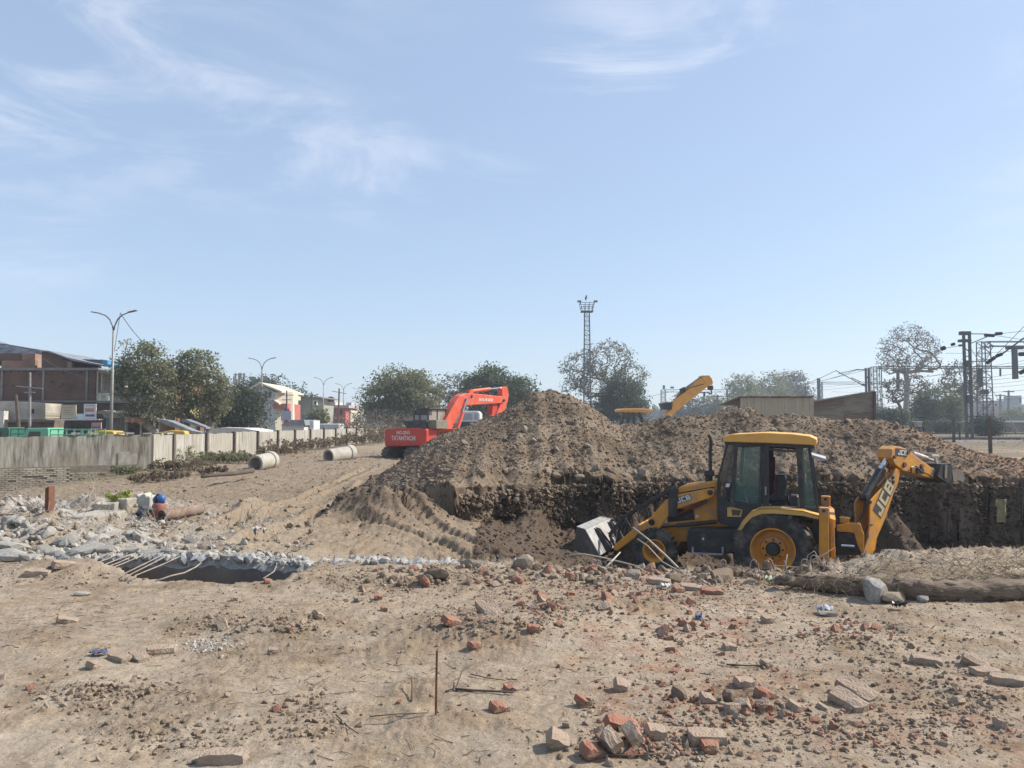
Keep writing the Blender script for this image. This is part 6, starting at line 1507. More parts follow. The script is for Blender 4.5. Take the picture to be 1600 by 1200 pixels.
# phone mast and rooftop tank
pm = thing('phone_mast', at(374, 690, 190), 'small far phone mast with clustered antennas above the dark bushy tree', 'mast'); c = at(374, 583, 190); b = MB(); b.bar((c.x, c.y, 0), c, .5); b.build('pole', M_LAMP_L, pm); b = MB()
for k in range(7): a = k * .9; b.box((c.x + 1.2 * math.cos(a), c.y + 1.2 * math.sin(a), c.z - .8 - (k % 3) * .8), (.4, .4, 1.6))
b.split('antenna', M_LAMP_L, pm); b = MB(); b.box((c.x, c.y, c.z - .4), (3.0, .2, .2)); b.box((c.x, c.y, c.z - 2.4), (3.0, .2, .2)); b.split('bracket', M_LAMP_L, pm)
b = MB(); c = at(263, 578, 64); b.lathe((c.x, c.y, c.z - .8), (0, 0, 1), [(.45, 0), (.48, .1), (.48, .7), (.3, .85), (.08, .95)], 14); tag(b.build('water_tank', M_SIGNW), 'white rooftop water tank between the two street trees', 'water tank')
b = MB(); pbox(b, 200, 590, 275, 690, 66, 8); tag(b.build('hidden_brick_house', M_BB2), 'plain brick house largely hidden behind the first street tree', 'house')
# ------------------------------------------------------------------ railway side, mast, crane, sheds
M_MAST = mat('mast_steel', (.13, .14, .145), (.20, .20, .195), rough=.7, metal=.3, scale=2)
M_MASTD = mat('dark_mast_steel', (.085, .088, .09), (.13, .125, .12), rough=.7, metal=.2, scale=2)
M_INS = mat('insulator_brown', (.03, .022, .02), (.05, .04, .035), rough=.35)
def lattice(b, p, w0, w1, h, n, r=.03, dirx=Vector((1, 0, 0)), diry=Vector((0, 1, 0)), leg=.05):
 """square lattice column from p upwards"""
 def c(k, z): 
  w = w0 + (w1 - w0) * z / h; sx, sy = [(-1, -1), (1, -1), (1, 1), (-1, 1)][k % 4]
  return p + dirx * (sx * w / 2) + diry * (sy * w / 2) + Vector((0, 0, z))
 for k in range(4): b.bar(c(k, 0), c(k, h), leg, up=dirx)
 for i in range(n):
  z0, z1 = h * i / n, h * (i + 1) / n
  for k in range(4):
   if (i + k) % 2: b.bar(c(k, z0), c(k + 1, z1), r)
   else: b.bar(c(k + 1, z0), c(k, z1), r)
   b.bar(c(k, z1), c(k + 1, z1), r)
# lattice floodlight mast
d = 114; p = at(918, 690, d); p.z = -.3; top = at(918, 487, d).z
lm = thing('lattice_mast', p, 'tall dark lattice mast with railed platform on top, behind the heap', 'mast')
b = MB(); lattice(b, p, 1.15, .72, top - p.z, 26, .055, leg=.10); b.build('lattice_shaft', M_MAST, lm, kind='stuff')
b = MB(); q = Vector((p.x, p.y, top)); b.box(q, (1.8, 1.8, .10)); pf_ = b.build('platform', M_MAST, lm)
b = MB()
for z, w in ((1.25, 2.5), (.65, 2.0)):
 for (sx, sy, ex_, ey_) in ((-1, -1, 1, -1), (1, -1, 1, 1), (1, 1, -1, 1), (-1, 1, -1, -1)):
  b.bar(q + Vector((sx * w / 2.4, sy * w / 2.4, z)), q + Vector((ex_ * w / 2.4, ey_ * w / 2.4, z)), .07)
b.split('rail', M_MAST, pf_)
b = MB()
for sx in (-1, -.33, .33, 1):
 for sy in (-1, 1): b.bar(q + Vector((sx * .75, sy * .75, 0)), q + Vector((sx * 1.04, sy * 1.0, 1.3)), .07)
b.split('baluster', M_MAST, pf_)
b = MB(); 
for sx in (-1.15, 1.15): b.box(q + Vector((sx * 1.05, -.9, 1.4)), (.55, .25, .28))
b.split('floodlight', M_MAST, lm)
bird = at(915.5, 466, d); b = MB(); b.lathe(bird, (.25, 0, 1), [(.03, -.3), (.13, -.1), (.16, .12), (.09, .30), (.10, .38), (.06, .46)], 8); b.prism([bird + Vector((.02, -.03, .40)), bird + Vector((-.16, 0, .37)), bird + Vector((.0, .03, .36))], (0, .05, 0)); b.prism([bird + Vector((-.05, -.04, -.05)), bird + Vector((.03, -.04, -.42)), bird + Vector((.08, -.04, -.05))], (0, .08, 0)); tag(b.build('bird', M_BLK), 'dark bird perched on the railing of the lattice mast', 'bird')
# sheds
def corrugated(name, quad, pitch, amp, m, parent, horiz=False, sheets=None, lift=.0):
 """corrugated sheet between 4 points (bl, br, tr, tl); ribs run bottom-top unless horiz"""
 bl, br, tr, tl = [Vector(v) for v in quad]
 if horiz: bl, br, tr, tl = br, tr, tl, bl
 n_ = (br - bl).cross(tl - bl).normalized(); L_ = (br - bl).length; n = max(2, int(L_ / pitch * 4)); b = MB(); vs_ = []
 for i in range(n + 1):
  t = i / n; o_ = n_ * (amp * math.sin(2 * math.pi * t * L_ / pitch) + lift); vs_ += [bl + (br - bl) * t + o_, tl + (tr - tl) * t + o_]
 b.add(vs_, [(2 * i, 2 * i + 2, 2 * i + 3, 2 * i + 1) for i in range(n)])
 return b.build(name, m, parent)
d = 40; cs = thing('cream_shed', at(1213, 690, d), 'cream corrugated iron shed behind the earth heap', 'shed')
M_CREAM_S = mat('cream_corrugated', (.42, .375, .27), (.34, .30, .215), rough=.75, scale=1.2, dirt=(.25, .2, .14), dirt_amt=.4, stretch=(4, 4, .5))
for k in range(7):
 x0, x1 = 1157 + k * 16.3, 1157 + (k + 1) * 16.3
 q = [at(x0, 690, d), at(x1 + .4, 690, d), at(x1 + .4, 621.5 + rng.uniform(-.6, .6), d), at(x0, 621.5 + rng.uniform(-.6, .6), d)]
 corrugated('sheet', q, .18, .022, M_CREAM_S, cs, lift=.004 * (k % 2))
b = MB(); x0 = 1150
for k in range(9):
 a = at(1156 + k * 12.9, 620.6, d - .12); c = at(1156 + (k + 1) * 12.9 - .5, 620.2 + rng.uniform(-.5, .5), d - .12); b.prism([a, c, c + Vector((0, 0, .05)), a + Vector((0, 0, .05))], (0, 4, -.35))
b.split('roof_sheet', mat('dark_tin_roof', (.09, .08, .075), (.16, .13, .11), rough=.8), cs)
b = MB(); b.prism([at(1157, 690, d + .1), at(1157, 623, d + .1), at(1152, 632, d + 2), at(1152, 690, d + 2)], (.1, 0.1, 0)); b.build('end_wall', M_POST, cs)
d = 42; bs = thing('brown_tin_shed', at(1320, 690, d), 'weathered brown shed of sideways tin sheets with sloping roof edge', 'shed')
M_BRN_S = mat('weathered_brown_sheet', (.17, .145, .115), (.26, .225, .175), rough=.85, scale=1.6, detail=9, stretch=(.6, .6, 3), lo=.4, hi=.6)
M_BRN_S2 = mat('rusty_brown_sheet', (.20, .14, .11), (.15, .11, .09), rough=.85, scale=1.5, detail=8, stretch=(.5, .5, 3))
edges = [(0, 628.5, 612.5), (1, 640, 626), (2, 652, 642), (3, 663, 660), (4, 676, 676)]
for k in range(4):
 y0l, y0r = edges[k][1:]; y1l, y1r = edges[k + 1][1:]
 for j in range(2):
  f0, f1 = j * .5, j * .5 + .505
  X = lambda f: 1270 + 96 * f
  Yt = lambda f: y0l + (y0r - y0l) * f; Yb = lambda f: y1l + (y1r - y1l) * f
  q = [at(X(f0), Yb(f0) + .8, d), at(X(f1), Yb(f1) + .8, d), at(X(f1), Yt(f1), d), at(X(f0), Yt(f0), d)]
  corrugated('sheet', q, .11, .013, M_BRN_S if (k + j) % 3 else M_BRN_S2, bs, horiz=True, lift=.012 * ((k + j) % 3))
b = MB(); a, c = at(1268, 628.2, d - .15), at(1367, 611.8, d - .15); b.prism([a, c, c + Vector((0, 0, .07)), a + Vector((0, 0, .07))], (0, 4, -.3)); b.build('roof_sheet', mat('pale_roof_edge', (.35, .32, .27), (.22, .2, .17)), bs)
b = MB(); b.bar(at(1366.5, 611.5, d - .1), at(1366.5, 690, d - .1), .12); b.build('corner_post', M_POST, bs)
b = MB(); b.prism([at(1366.5, 613, d + .1), at(1366.5, 690, d + .1), at(1366.5, 690, d + 3.6), at(1366.5, 618, d + 3.6)], (.04, 0, 0)); b.build('end_wall', M_BRN_S2, bs)
# railway: rails on sleepers and ballast
M_RAIL = mat('rail_steel', (.10, .075, .06), (.16, .12, .10), rough=.6, metal=.3); M_BALLAST = soilish('ballast', (.25, .225, .195), (.15, .13, .11), 4)
M_SLEEP = mat('concrete_sleeper', (.30, .28, .25), (.2, .18, .16), rough=.9)
for ti, (yr_, zr_) in enumerate([(62, .32), (90, .30)]):
 for j in (0, 1):
  yy0 = yr_ + j * 1.676; b = MB()
  b.prism([(22, yy0, zr_ - .12), (22, yy0 + .14, zr_ - .12), (22, yy0 + .11, zr_ - .10), (22, yy0 + .085, zr_ - .04), (22, yy0 + .11, zr_), (22, yy0 + .03, zr_), (22, yy0 + .055, zr_ - .04), (22, yy0 + .03, zr_ - .10)], (140, -3, 0))
  tag(b.build('rail', M_RAIL), ['near rail of the nearer railway track', 'far rail of the nearer railway track', 'near rail of the farther railway track', 'far rail of the farther railway track'][ti * 2 + j], 'rail')
 b = MB()
 for k in range(190):
  x_ = 30 + k * .62; y0_ = yr_ - 3 * (x_ - 22) / 140; b.box((x_, y0_ + .9, zr_ - .22), (.24, 2.7, .2))
 tag(b.build('sleepers', M_SLEEP), 'close-set concrete sleepers under the railway track', kind='stuff')
 b = MB(); b.prism([(20, yr_ - 2.2, -.1), (20, yr_ - 1.0, zr_ - .16), (20, yr_ + 2.7, zr_ - .16), (20, yr_ + 3.9, -.1)], (145, -3.1, 0)); tag(b.build('ballast_bed', M_BALLAST), None, kind='structure')
 n = 5000; x_ = 26 + 90 * nrg.rand(n) ** 1.2; yy_ = yr_ - 3 * (x_ - 22) / 140 + (-1.9 + 5.4 * nrg.rand(n)); zz_ = np.where(yy_ < yr_ - 3 * (x_ - 22) / 140 - .9, .0, zr_ - .14); s_ = .05 + .05 * nrg.rand(n)
 tag(scatter_mesh('ballast_stones', LUMPS, np.stack([x_, yy_, zz_], 1), s_, M_BALLAST, seed=90 + ti), 'crushed stone ballast along the track', kind='stuff')
# long low white-topped wall beyond
d = 118; b = MB(); pbox(b, 1385, 660, 2100, 690, d, .3); lw = thing('compound_wall', at(1600, 690, d), 'long low brown compound wall with white coping beyond the tracks', 'wall'); b.build('wall_face', mat('brown_compound', (.17, .14, .11), (.25, .21, .165), rough=.95, scale=.5), lw)
b = MB(); pbox(b, 1385, 657, 2100, 660, d - .15, .7); b.build('coping', M_SIGNW, lw)
# masts and portals
def insulator(p0, p1, r, parent, n=7):
 p0, p1 = Vector(p0), Vector(p1); ax = p1 - p0; L_ = ax.length; prof = []
 for k in range(n): h = L_ * (k + .2) / n; prof += [(r * .35, h), (r, h + L_ * .25 / n), (r * .9, h + L_ * .45 / n), (r * .35, h + L_ * .6 / n)]
 b = MB(); b.lathe(p0, ax, prof, 8); return b.build('insulator', M_INS, parent)
def bars_px(b, lst, d, w=.08):
 for (a0, a1, c0, c1) in lst: b.bar(at(a0, a1, d), at(c0, c1, d), w)
d = 66; tm = thing('railway_mast', at(1512, 690, d), 'tall dark twin-legged overhead line mast nearest the heap', 'mast')
for (xt, xb) in ((1505.5, 1511), (1514.5, 1519.5)):
 b = MB(); b.bar(at(xt, 519, d), (at(xb, 690, d).x, d, -.2), .14, .22); b.build('leg', M_MASTD, tm)
b = MB()
for k in range(12):
 y0 = 530 + k * 13; f_ = (y0 - 519) / 171; xa, xb = 1505.5 + 5.5 * f_, 1514.5 + 5 * f_
 b.bar(at(xa, y0, d), at(xb, y0 + (7 if k % 2 else 1), d), .07)
b.split('batten', M_MASTD, tm)
b = MB(); pbox(b, 1502, 517.5, 1517.5, 523, d - .1, .4); pbox(b, 1501.5, 530, 1518, 534, d - .15, .5); pbox(b, 1500.5, 538, 1504, 541, d - .1, .3); pbox(b, 1510, 563, 1518, 571, d - .25, .3); pbox(b, 1513, 617, 1519, 628, d - .3, .4); b.split('bracket_box', M_MASTD, tm)
b = MB(); bars_px(b, [(1517, 521.5, 1543, 522), (1513, 538, 1543, 526), (1517, 564.5, 1538, 565), (1518, 582, 1536, 575)], d, .07); b.split('stay_rod', M_MASTD, tm)
insulator(at(1538, 523.5, d), at(1554, 524.5, d), .16, tm); insulator(at(1555, 521.5, d), at(1566, 521, d), .15, tm); insulator(at(1470, 545.5, d), at(1477, 543, d), .2, tm, 4); insulator(at(1486, 539, d), at(1492, 537, d), .14, tm, 4)
insulator(at(1541, 568, d - 2), at(1555, 558, d - 2), .17, tm); insulator(at(1556, 557, d - 2), at(1566, 553, d - 2), .15, tm)
b = MB(); b.bar(at(1500, 540, d), at(1477, 544, d), .04); b.bar(at(1566, 553, d - 2), at(1600, 528, d - 4), .09); b.split('jumper', M_MASTD, tm)
def post_thing(px, y0, y1, d, label, w=.12, zb=None, m=None):
 a = at(px, y0, d); z0 = at(px, y1, d).z if zb is None else zb; b = MB(); b.bar((a.x, a.y, z0 - .1), a, w); return tag(b.build('fence_post', m or M_POST), label, 'post')
post_thing(1546, 654, 708, 39, 'dark iron post standing at the right end of the heap', .13)
post_thing(1489.5, 652, 688, 60, 'shorter dark post between the heap and the tracks', .16, 0)
post_thing(1499, 664, 688, 61, 'thin dark post beside the twin-legged mast', .1, 0)
post_thing(1444, 668, 680, 44, 'short dark stub post beside the grey trackside box', .1, 0.2)
sb = thing('trackside_box', at(1437, 672, 44), 'small pale grey trackside box on the crest of the heap', 'cabinet'); b = MB(); pbox(b, 1432.5, 659, 1440.5, 667, 44, .3); b.build('cabinet', mat('pale_grey_box', (.38, .39, .38), (.3, .3, .29)), sb, bevel=.02); b = MB(); pbox(b, 1431.5, 658, 1441.5, 659.5, 43.9, .5); b.build('lid', M_SIGNW, sb); b = MB(); pbox(b, 1435, 667, 1438, 690, 44.1, .1); b.build('stand', M_MAST, sb)
def portal(xs, ytop, ybeam, x_to, d, label, wcol=.55, legs=1, nb=22, mt=None, name='railway_portal'):
 """lattice column(s) with a long lattice beam running right to x_to"""
 mt = mt or M_MAST; p = at(xs, 690, d); p.z = -.2; root = thing(name, p, label, 'portal'); b = MB(); h = at(xs, ytop, d).z + .2
 lattice(b, p, wcol * 1.25, wcol, h, 16, .045, leg=.09); b.build('lattice_column', mt, root, kind='stuff')
 a0, a1 = at(xs, ytop, d), at(xs, ybeam, d); e = at(x_to, ytop, d); L_ = e.x - a0.x; b = MB()
 for yy_ in (-wcol / 2, wcol / 2):
  b.bar(a0 + Vector((0, yy_, 0)), a0 + Vector((L_, yy_, 0)), .08); b.bar(a1 + Vector((0, yy_, 0)), a1 + Vector((L_, yy_, 0)), .08)
 b.build('beam_chord', mt, root, kind='stuff'); b = MB()
 for k in range(nb):
  f0, f1 = L_ * k / nb, L_ * (k + 1) / nb
  b.bar(a0 + Vector((f0, 0, 0)), a1 + Vector((f1, 0, 0)), .03) if k % 4 == 0 else None
 b.build('beam_lacing', mt, root, kind='stuff'); return root
pt = portal(1541, 534, 541, 1760, 86, 'large lattice portal gantry right of the twin-legged mast', .95, nb=16)
b = MB(); bars_px(b, [(1535, 535, 1545, 545), (1552, 541, 1545, 552), (1541, 534, 1552, 541)], 86, .07); b.split('gusset', M_MAST, pt)
b = MB(); pbox(b, 1586, 544, 1590, 592, 86, .5); b.build('drop_post', M_MASTD, pt); b = MB(); pbox(b, 1575, 541, 1600, 545.5, 86.2, .5); b.build('drop_bracket', M_MASTD, pt)
insulator(at(1592, 553.5, 86), at(1604, 553, 86), .25, pt); insulator(at(1593, 583, 86), at(1604, 578, 86), .25, pt)
b = MB(); pbox(b, 1530.5, 575, 1534.5, 605, 84, .3); pbox(b, 1529, 589, 1533, 599, 83.8, .3); pbox(b, 1535, 609, 1545, 616, 85.2, .4); b.split('counterweight', M_MASTD, pt)
pt2 = portal(1370, 573, 575.5, 1760, 120, 'long pale portal gantry spanning the tracks behind the big bare tree', .9, nb=28)
b = MB(); p = at(1377, 573, 120); b.bar((p.x, 120, -.2), p, .12); b.bar((p.x - 1.4, 121, -.2), p + Vector((-1.4, 1, 0)), .12); b.split('side_post', M_MAST, pt2)
for (x0, y0, y1, w) in ((1403, 577, 611, .35), (1563, 576, 588, .2)):
 b = MB(); q = at(x0, y1, 120); b.bar(q, at(x0, y0, 120), w); b.build('drop_post', M_MASTD, pt2)
b = MB(); pbox(b, 1394, 577, 1408, 579.5, 119.8, .3); pbox(b, 1440, 570, 1446, 574, 119.8, .3); b.split('drop_bracket', M_MASTD, pt2)
insulator(at(1402, 600, 119.7), at(1406, 606, 119.7), .3, pt2, 4)
pt3 = portal(1284, 597, 600, 1420, 150, 'small distant portal gantry behind the brown shed', .5, nb=8)
b = MB(); q = at(1261, 590, 150); 
post_thing(1258, 602, 690, 150, 'thin distant trackside mast over the cream shed', .25, 0, M_MAST)
post_thing(1279, 591, 690, 148, 'stout distant trackside mast left of the brown shed', .5, 0, M_MAST)
mm = thing('railway_mast', at(1355, 690, 105), 'dark short twin mast rising behind the brown shed', 'mast'); b = MB()
for x_ in (1352.6, 1357): q = at(x_, 575, 105); b.bar((q.x, q.y, -.2), q, .22)
b.split('leg', M_MASTD, mm); b = MB(); pbox(b, 1340, 577, 1352, 578.5, 104.8, .2); pbox(b, 1353, 588, 1359, 591, 104.8, .3); pbox(b, 1346, 600, 1352, 602, 104.8, .2); b.split('bracket_box', M_MASTD, mm)
b = MB(); bars_px(b, [(1352, 604, 1306, 579), (1340, 577, 1310, 584), (1345, 597, 1330, 590)], 104.5, .09); b.split('stay_rod', M_MASTD, mm)
pt4 = portal(1037, 609, 612.5, 1136, 172, 'distant portal gantry behind the yellow crane jib', .9, nb=10)
b = MB(); 
for x_ in (1136, 1160): q = at(x_, 608, 172); b.bar((q.x, q.y, 0), q, .3)
b.split('side_post', M_MAST, pt4); b = MB(); pbox(b, 1036, 602, 1039, 608, 172, .4); pbox(b, 1048, 604, 1053, 607, 172, .4); b.split('finial', M_MAST, pt4)
for k, (x_, y0, d_) in enumerate([(1008, 624, 180), (1076, 622, 170), (1121, 617, 172), (1563, 616, 200), (1576, 610, 190), (1542, 621, 210), (1100, 612, 200), (1190, 600, 210), (1215, 604, 230)]):
 p = at(x_, 690, d_); p.z = 0; root = thing('distant_mast', p, ['distant thin mast just right of the dark round tree', 'distant thin mast under the crane jib', 'distant thin mast right of the crane hook', 'distant T-topped mast left of the far right pair', 'distant T-topped mast, taller of the far right pair', 'distant small T-topped mast beside the portal leg', 'distant mast standing behind the crane hook', 'distant mast among the hazy trees above the cream shed', 'distant mast right of centre among the hazy trees'][k], 'mast')
 b = MB(); q = at(x_, y0, d_); b.bar(p, q, .35); b.build('shaft', M_MAST, root); b = MB(); b.bar(q - Vector((1.3, 0, .3)), q + Vector((1.3, 0, -.3)), .25); b.bar(q - Vector((1.0, 0, 1.4)), q + Vector((1.0, 0, -1.4)), .18); b.split('crossarm', M_MAST, root)
# overhead lines
WL = [((1566, 521, 66), (1640, 513, 60), .0, 'catenary wire leaving the mast top insulators to the right, upper'), ((1554, 524, 66), (1640, 537, 70), .0, 'catenary wire leaving the mast top insulators to the right, lower'),
 ((1470, 546, 66), (1250, 602, 150), .2, 'long wire falling left from the mast across the bare tree'), ((1477, 552, 80), (1640, 545, 62), .1, 'wire crossing behind the mast near the portal beam'), ((1640, 556, 70), (1240, 612, 160), .6, 'long sagging wire over the brown shed'),
 ((1640, 563, 72), (1230, 608, 170), .4, 'upper of the long wires over both sheds'), ((1640, 583, 80), (1380, 600, 125), .5, 'contact wire behind the mast at half height'), ((1640, 590, 90), (1300, 612, 160), .7, 'lower contact wire towards the distant portal'),
 ((1640, 597, 95), (1380, 612, 150), .4, 'lowest contact wire right of the bare tree'), ((1640, 606, 120), (1400, 618, 190), .4, 'faint far contact wire above the grey houses'), ((1515, 541, 66), (1536, 575, 84), .0, 'short diagonal stay from the mast to the portal leg'), ((1545, 600, 86), (1600, 690, 60), .0, 'pale guy wire slanting down to the ground at the right edge'),
 ((1640, 572, 86), (1545, 590, 90), .1, 'short feeder wire right of the portal leg'), ((1342, 577, 105), (1255, 600, 150), .3, 'wire leaving the short twin mast to the left'), ((1306, 579, 104), (1240, 606, 150), .2, 'lower wire leaving the short twin mast to the left'),
 ((1053, 611, 172), (900, 640, 260), .3, 'faint wire left of the distant portal'), ((1136, 617, 172), (1290, 625, 200), .2, 'faint wire right of the distant portal behind hazy trees'), ((1610, 500, 60), (1555, 556, 66), .0, 'steep wire running down left from the top right corner'), ((1640, 617, 150), (1385, 640, 190), .3, 'faint far low wire over the dark green tree')]
for a_, c_, sg, lb in WL:
 wire(at(*a_), at(*c_), sg, lb, 'overhead railway wires', .022 if min(a_[2], c_[2]) < 100 else .04, name='overhead_wire', n=14)
# far houses at right
for k, (x0, y0, x1, y1, d_, c_) in enumerate([(1532, 626, 1570, 658, 260, (.30, .31, .33)), (1570, 632, 1605, 658, 280, (.34, .35, .36)), (1545, 634, 1566, 645, 255, (.34, .24, .21)), (1640, 620, 1700, 658, 260, (.33, .33, .33)), (1590, 618, 1596, 634, 285, (.28, .28, .3))]):
 r0 = thing('far_house', at((x0 + x1) / 2, 690, d_), ['grey two-storey far house right of the portal leg', 'pale grey far house at the right edge', 'small brick-red far house in front of the grey one', 'grey far house beyond the right edge', 'slim far water tower at the right edge'][k], 'house')
 b = MB(); pbox(b, x0, y0, x1, y1, d_, 8); b.build('wall', mat('far_wall_tone', c_, tuple(v * .85 for v in c_), scale=.3), r0)
 for j in range(max(1, int((x1 - x0) / 11))): b = MB(); pbox(b, x0 + 3 + j * 10, y0 + 5, x0 + 6 + j * 10, y0 + 11, d_ - .1, .3); b.build('window', M_DARKIN, r0)
b = MB(); pbox(b, 1418, 606, 1421, 635, 300, 2); b.split('chimney', M_HG); 
for o in list(bpy.data.objects):
 if o.name.startswith('chimney'): tag(o, 'faint tall far chimney behind the big bare tree', 'chimney')
# yellow mobile crane behind the heap --------------------------------------
d = 58; cg = Frame(at(990, 690, d), R(10)); kr = thing('mobile_crane', (cg.o.x, cg.o.y, -.3), 'orange yellow mobile crane with raised jib and hook, half hidden behind the heap', 'crane')
TK = lambda pts, off: [cg.P(840 + x_ / 4, 440 + y_ / 4, off) for x_, y_ in pts]
M_CRN = mat('crane_orange', (.74, .36, .07), (.66, .30, .05), rough=.5, scale=1.5, dirt=DUST, dirt_amt=.35)
ke = cg.ey
b = MB(); b.prism(TK([(800, 834), (834, 846), (862, 816), (1064, 656), (1080, 634), (1072, 594), (1040, 594), (998, 614), (850, 750), (838, 790)], -.25), ke * .5); jb = b.build('jib', M_CRN, kr, bevel=.02)
b = MB(); b.prism(TK([(870, 722), (900, 700), (1035, 600), (1028, 590), (1018, 596), (885, 690)], -.12), ke * .24); b.build('inner_jib', mat('jib_grey', (.45, .38, .28), (.3, .26, .2)), kr)
b = MB(); b.prism(TK([(1022, 594), (1032, 586), (1074, 585), (1090, 606), (1098, 632), (1090, 646), (1070, 648), (1056, 640)], -.3), ke * .6); b.build('jib_head', M_CRN, kr, bevel=.02)
b = MB(); b.prism(TK([(1066, 650), (1096, 648), (1100, 668), (1092, 680), (1070, 676)], -.12), ke * .24); hk = b.build('hook_block', M_BLK, kr, bevel=.02)
c = TK([(1082, 690)], 0)[0]; b = MB(); b.tube([TK([(1084, 678)], 0)[0], TK([(1088, 690)], 0)[0], TK([(1086, 700)], 0)[0], TK([(1076, 702)], 0)[0], TK([(1072, 694)], 0)[0]], .05, 6); b.build('hook', M_BLK, hk)
b = MB(); b.tube([TK([(1040, 690)], -.2)[0], TK([(1046, 712)], -.2)[0], TK([(1038, 712)], -.2)[0]], .05, 6); b.build('hook_eye', M_BLK, kr)
b = MB(); b.prism(TK([(775, 760), (838, 752), (840, 800), (790, 800)], -.35), ke * .7); b.build('winch', M_BLK, kr)
b = MB()
for q in ([(850, 740), (905, 690), (985, 620), (1035, 590)], [(890, 705), (960, 660), (1040, 640)]): b.tube(TK(q, -.3), .025, 5)
b.split('hoist_rope', M_BLK, kr)
b = MB(); b.prism(TK([(895, 670), (920, 658), (925, 690), (900, 700)], -.3), ke * .3); b.build('ram_bracket', M_BLK, kr)
b = MB(); b.prism(TK([(518, 800), (530, 794), (640, 793), (722, 797), (718, 816), (600, 819), (520, 814)], -.9), ke * 1.5); b.build('cab_roof', M_CRN, kr, bevel=.03)
b = MB()
for q in ([(540, 818), (518, 900)], [(600, 818), (600, 890)], [(632, 818), (655, 880)], [(570, 818), (560, 900)]):
 for s_ in (-1.0, .8): e = TK(q, s_); b.bar(e[0], e[1], .24, .20)
b.split('cab_pillar', M_BLK, kr)
b = MB(); b.prism(TK([(500, 905), (900, 880), (900, 960), (500, 960)], -1.1), ke * 2.2); b.build('chassis', M_CRN, kr, bevel=.03)
vwheels(kr, [cg.P(985, 700, -1.0) * 1 + Vector((0, 0, 0)), cg.P(1050, 700, -1.0)], .6)
# white truck half hidden behind the excavator
d = 58; wt_ = thing('white_truck', at(735, 690, d), 'white truck cab half hidden behind the excavator boom', 'truck')
b = MB(); b.prism(ppoly([(716, 690), (716, 648), (722, 642.5), (747, 642), (750, 646), (750, 690)], d), (0, 4.5, 0)); b.build('cab', mat('truck_white', (.62, .63, .62), (.54, .55, .55), rough=.4), wt_, bevel=.06, segs=2)
b = MB(); b.add(ppoly([(719, 659), (719, 669), (748, 669), (748, 659)], d - .05), [(0, 1, 2, 3)]); b.build('radiator_panel', mat('dark_blue_panel', (.03, .035, .05), (.05, .05, .07)), wt_)
b = MB(); b.add(ppoly([(721, 646), (738, 646), (738, 656), (721, 656)], d - .05), [(0, 1, 2, 3)]); b.add(ppoly([(741, 646), (747, 646), (747, 656), (741, 656)], d - .05), [(0, 1, 2, 3)]); b.split('window', glass_mat('pale_glass', (.35, .40, .42), .8), wt_)
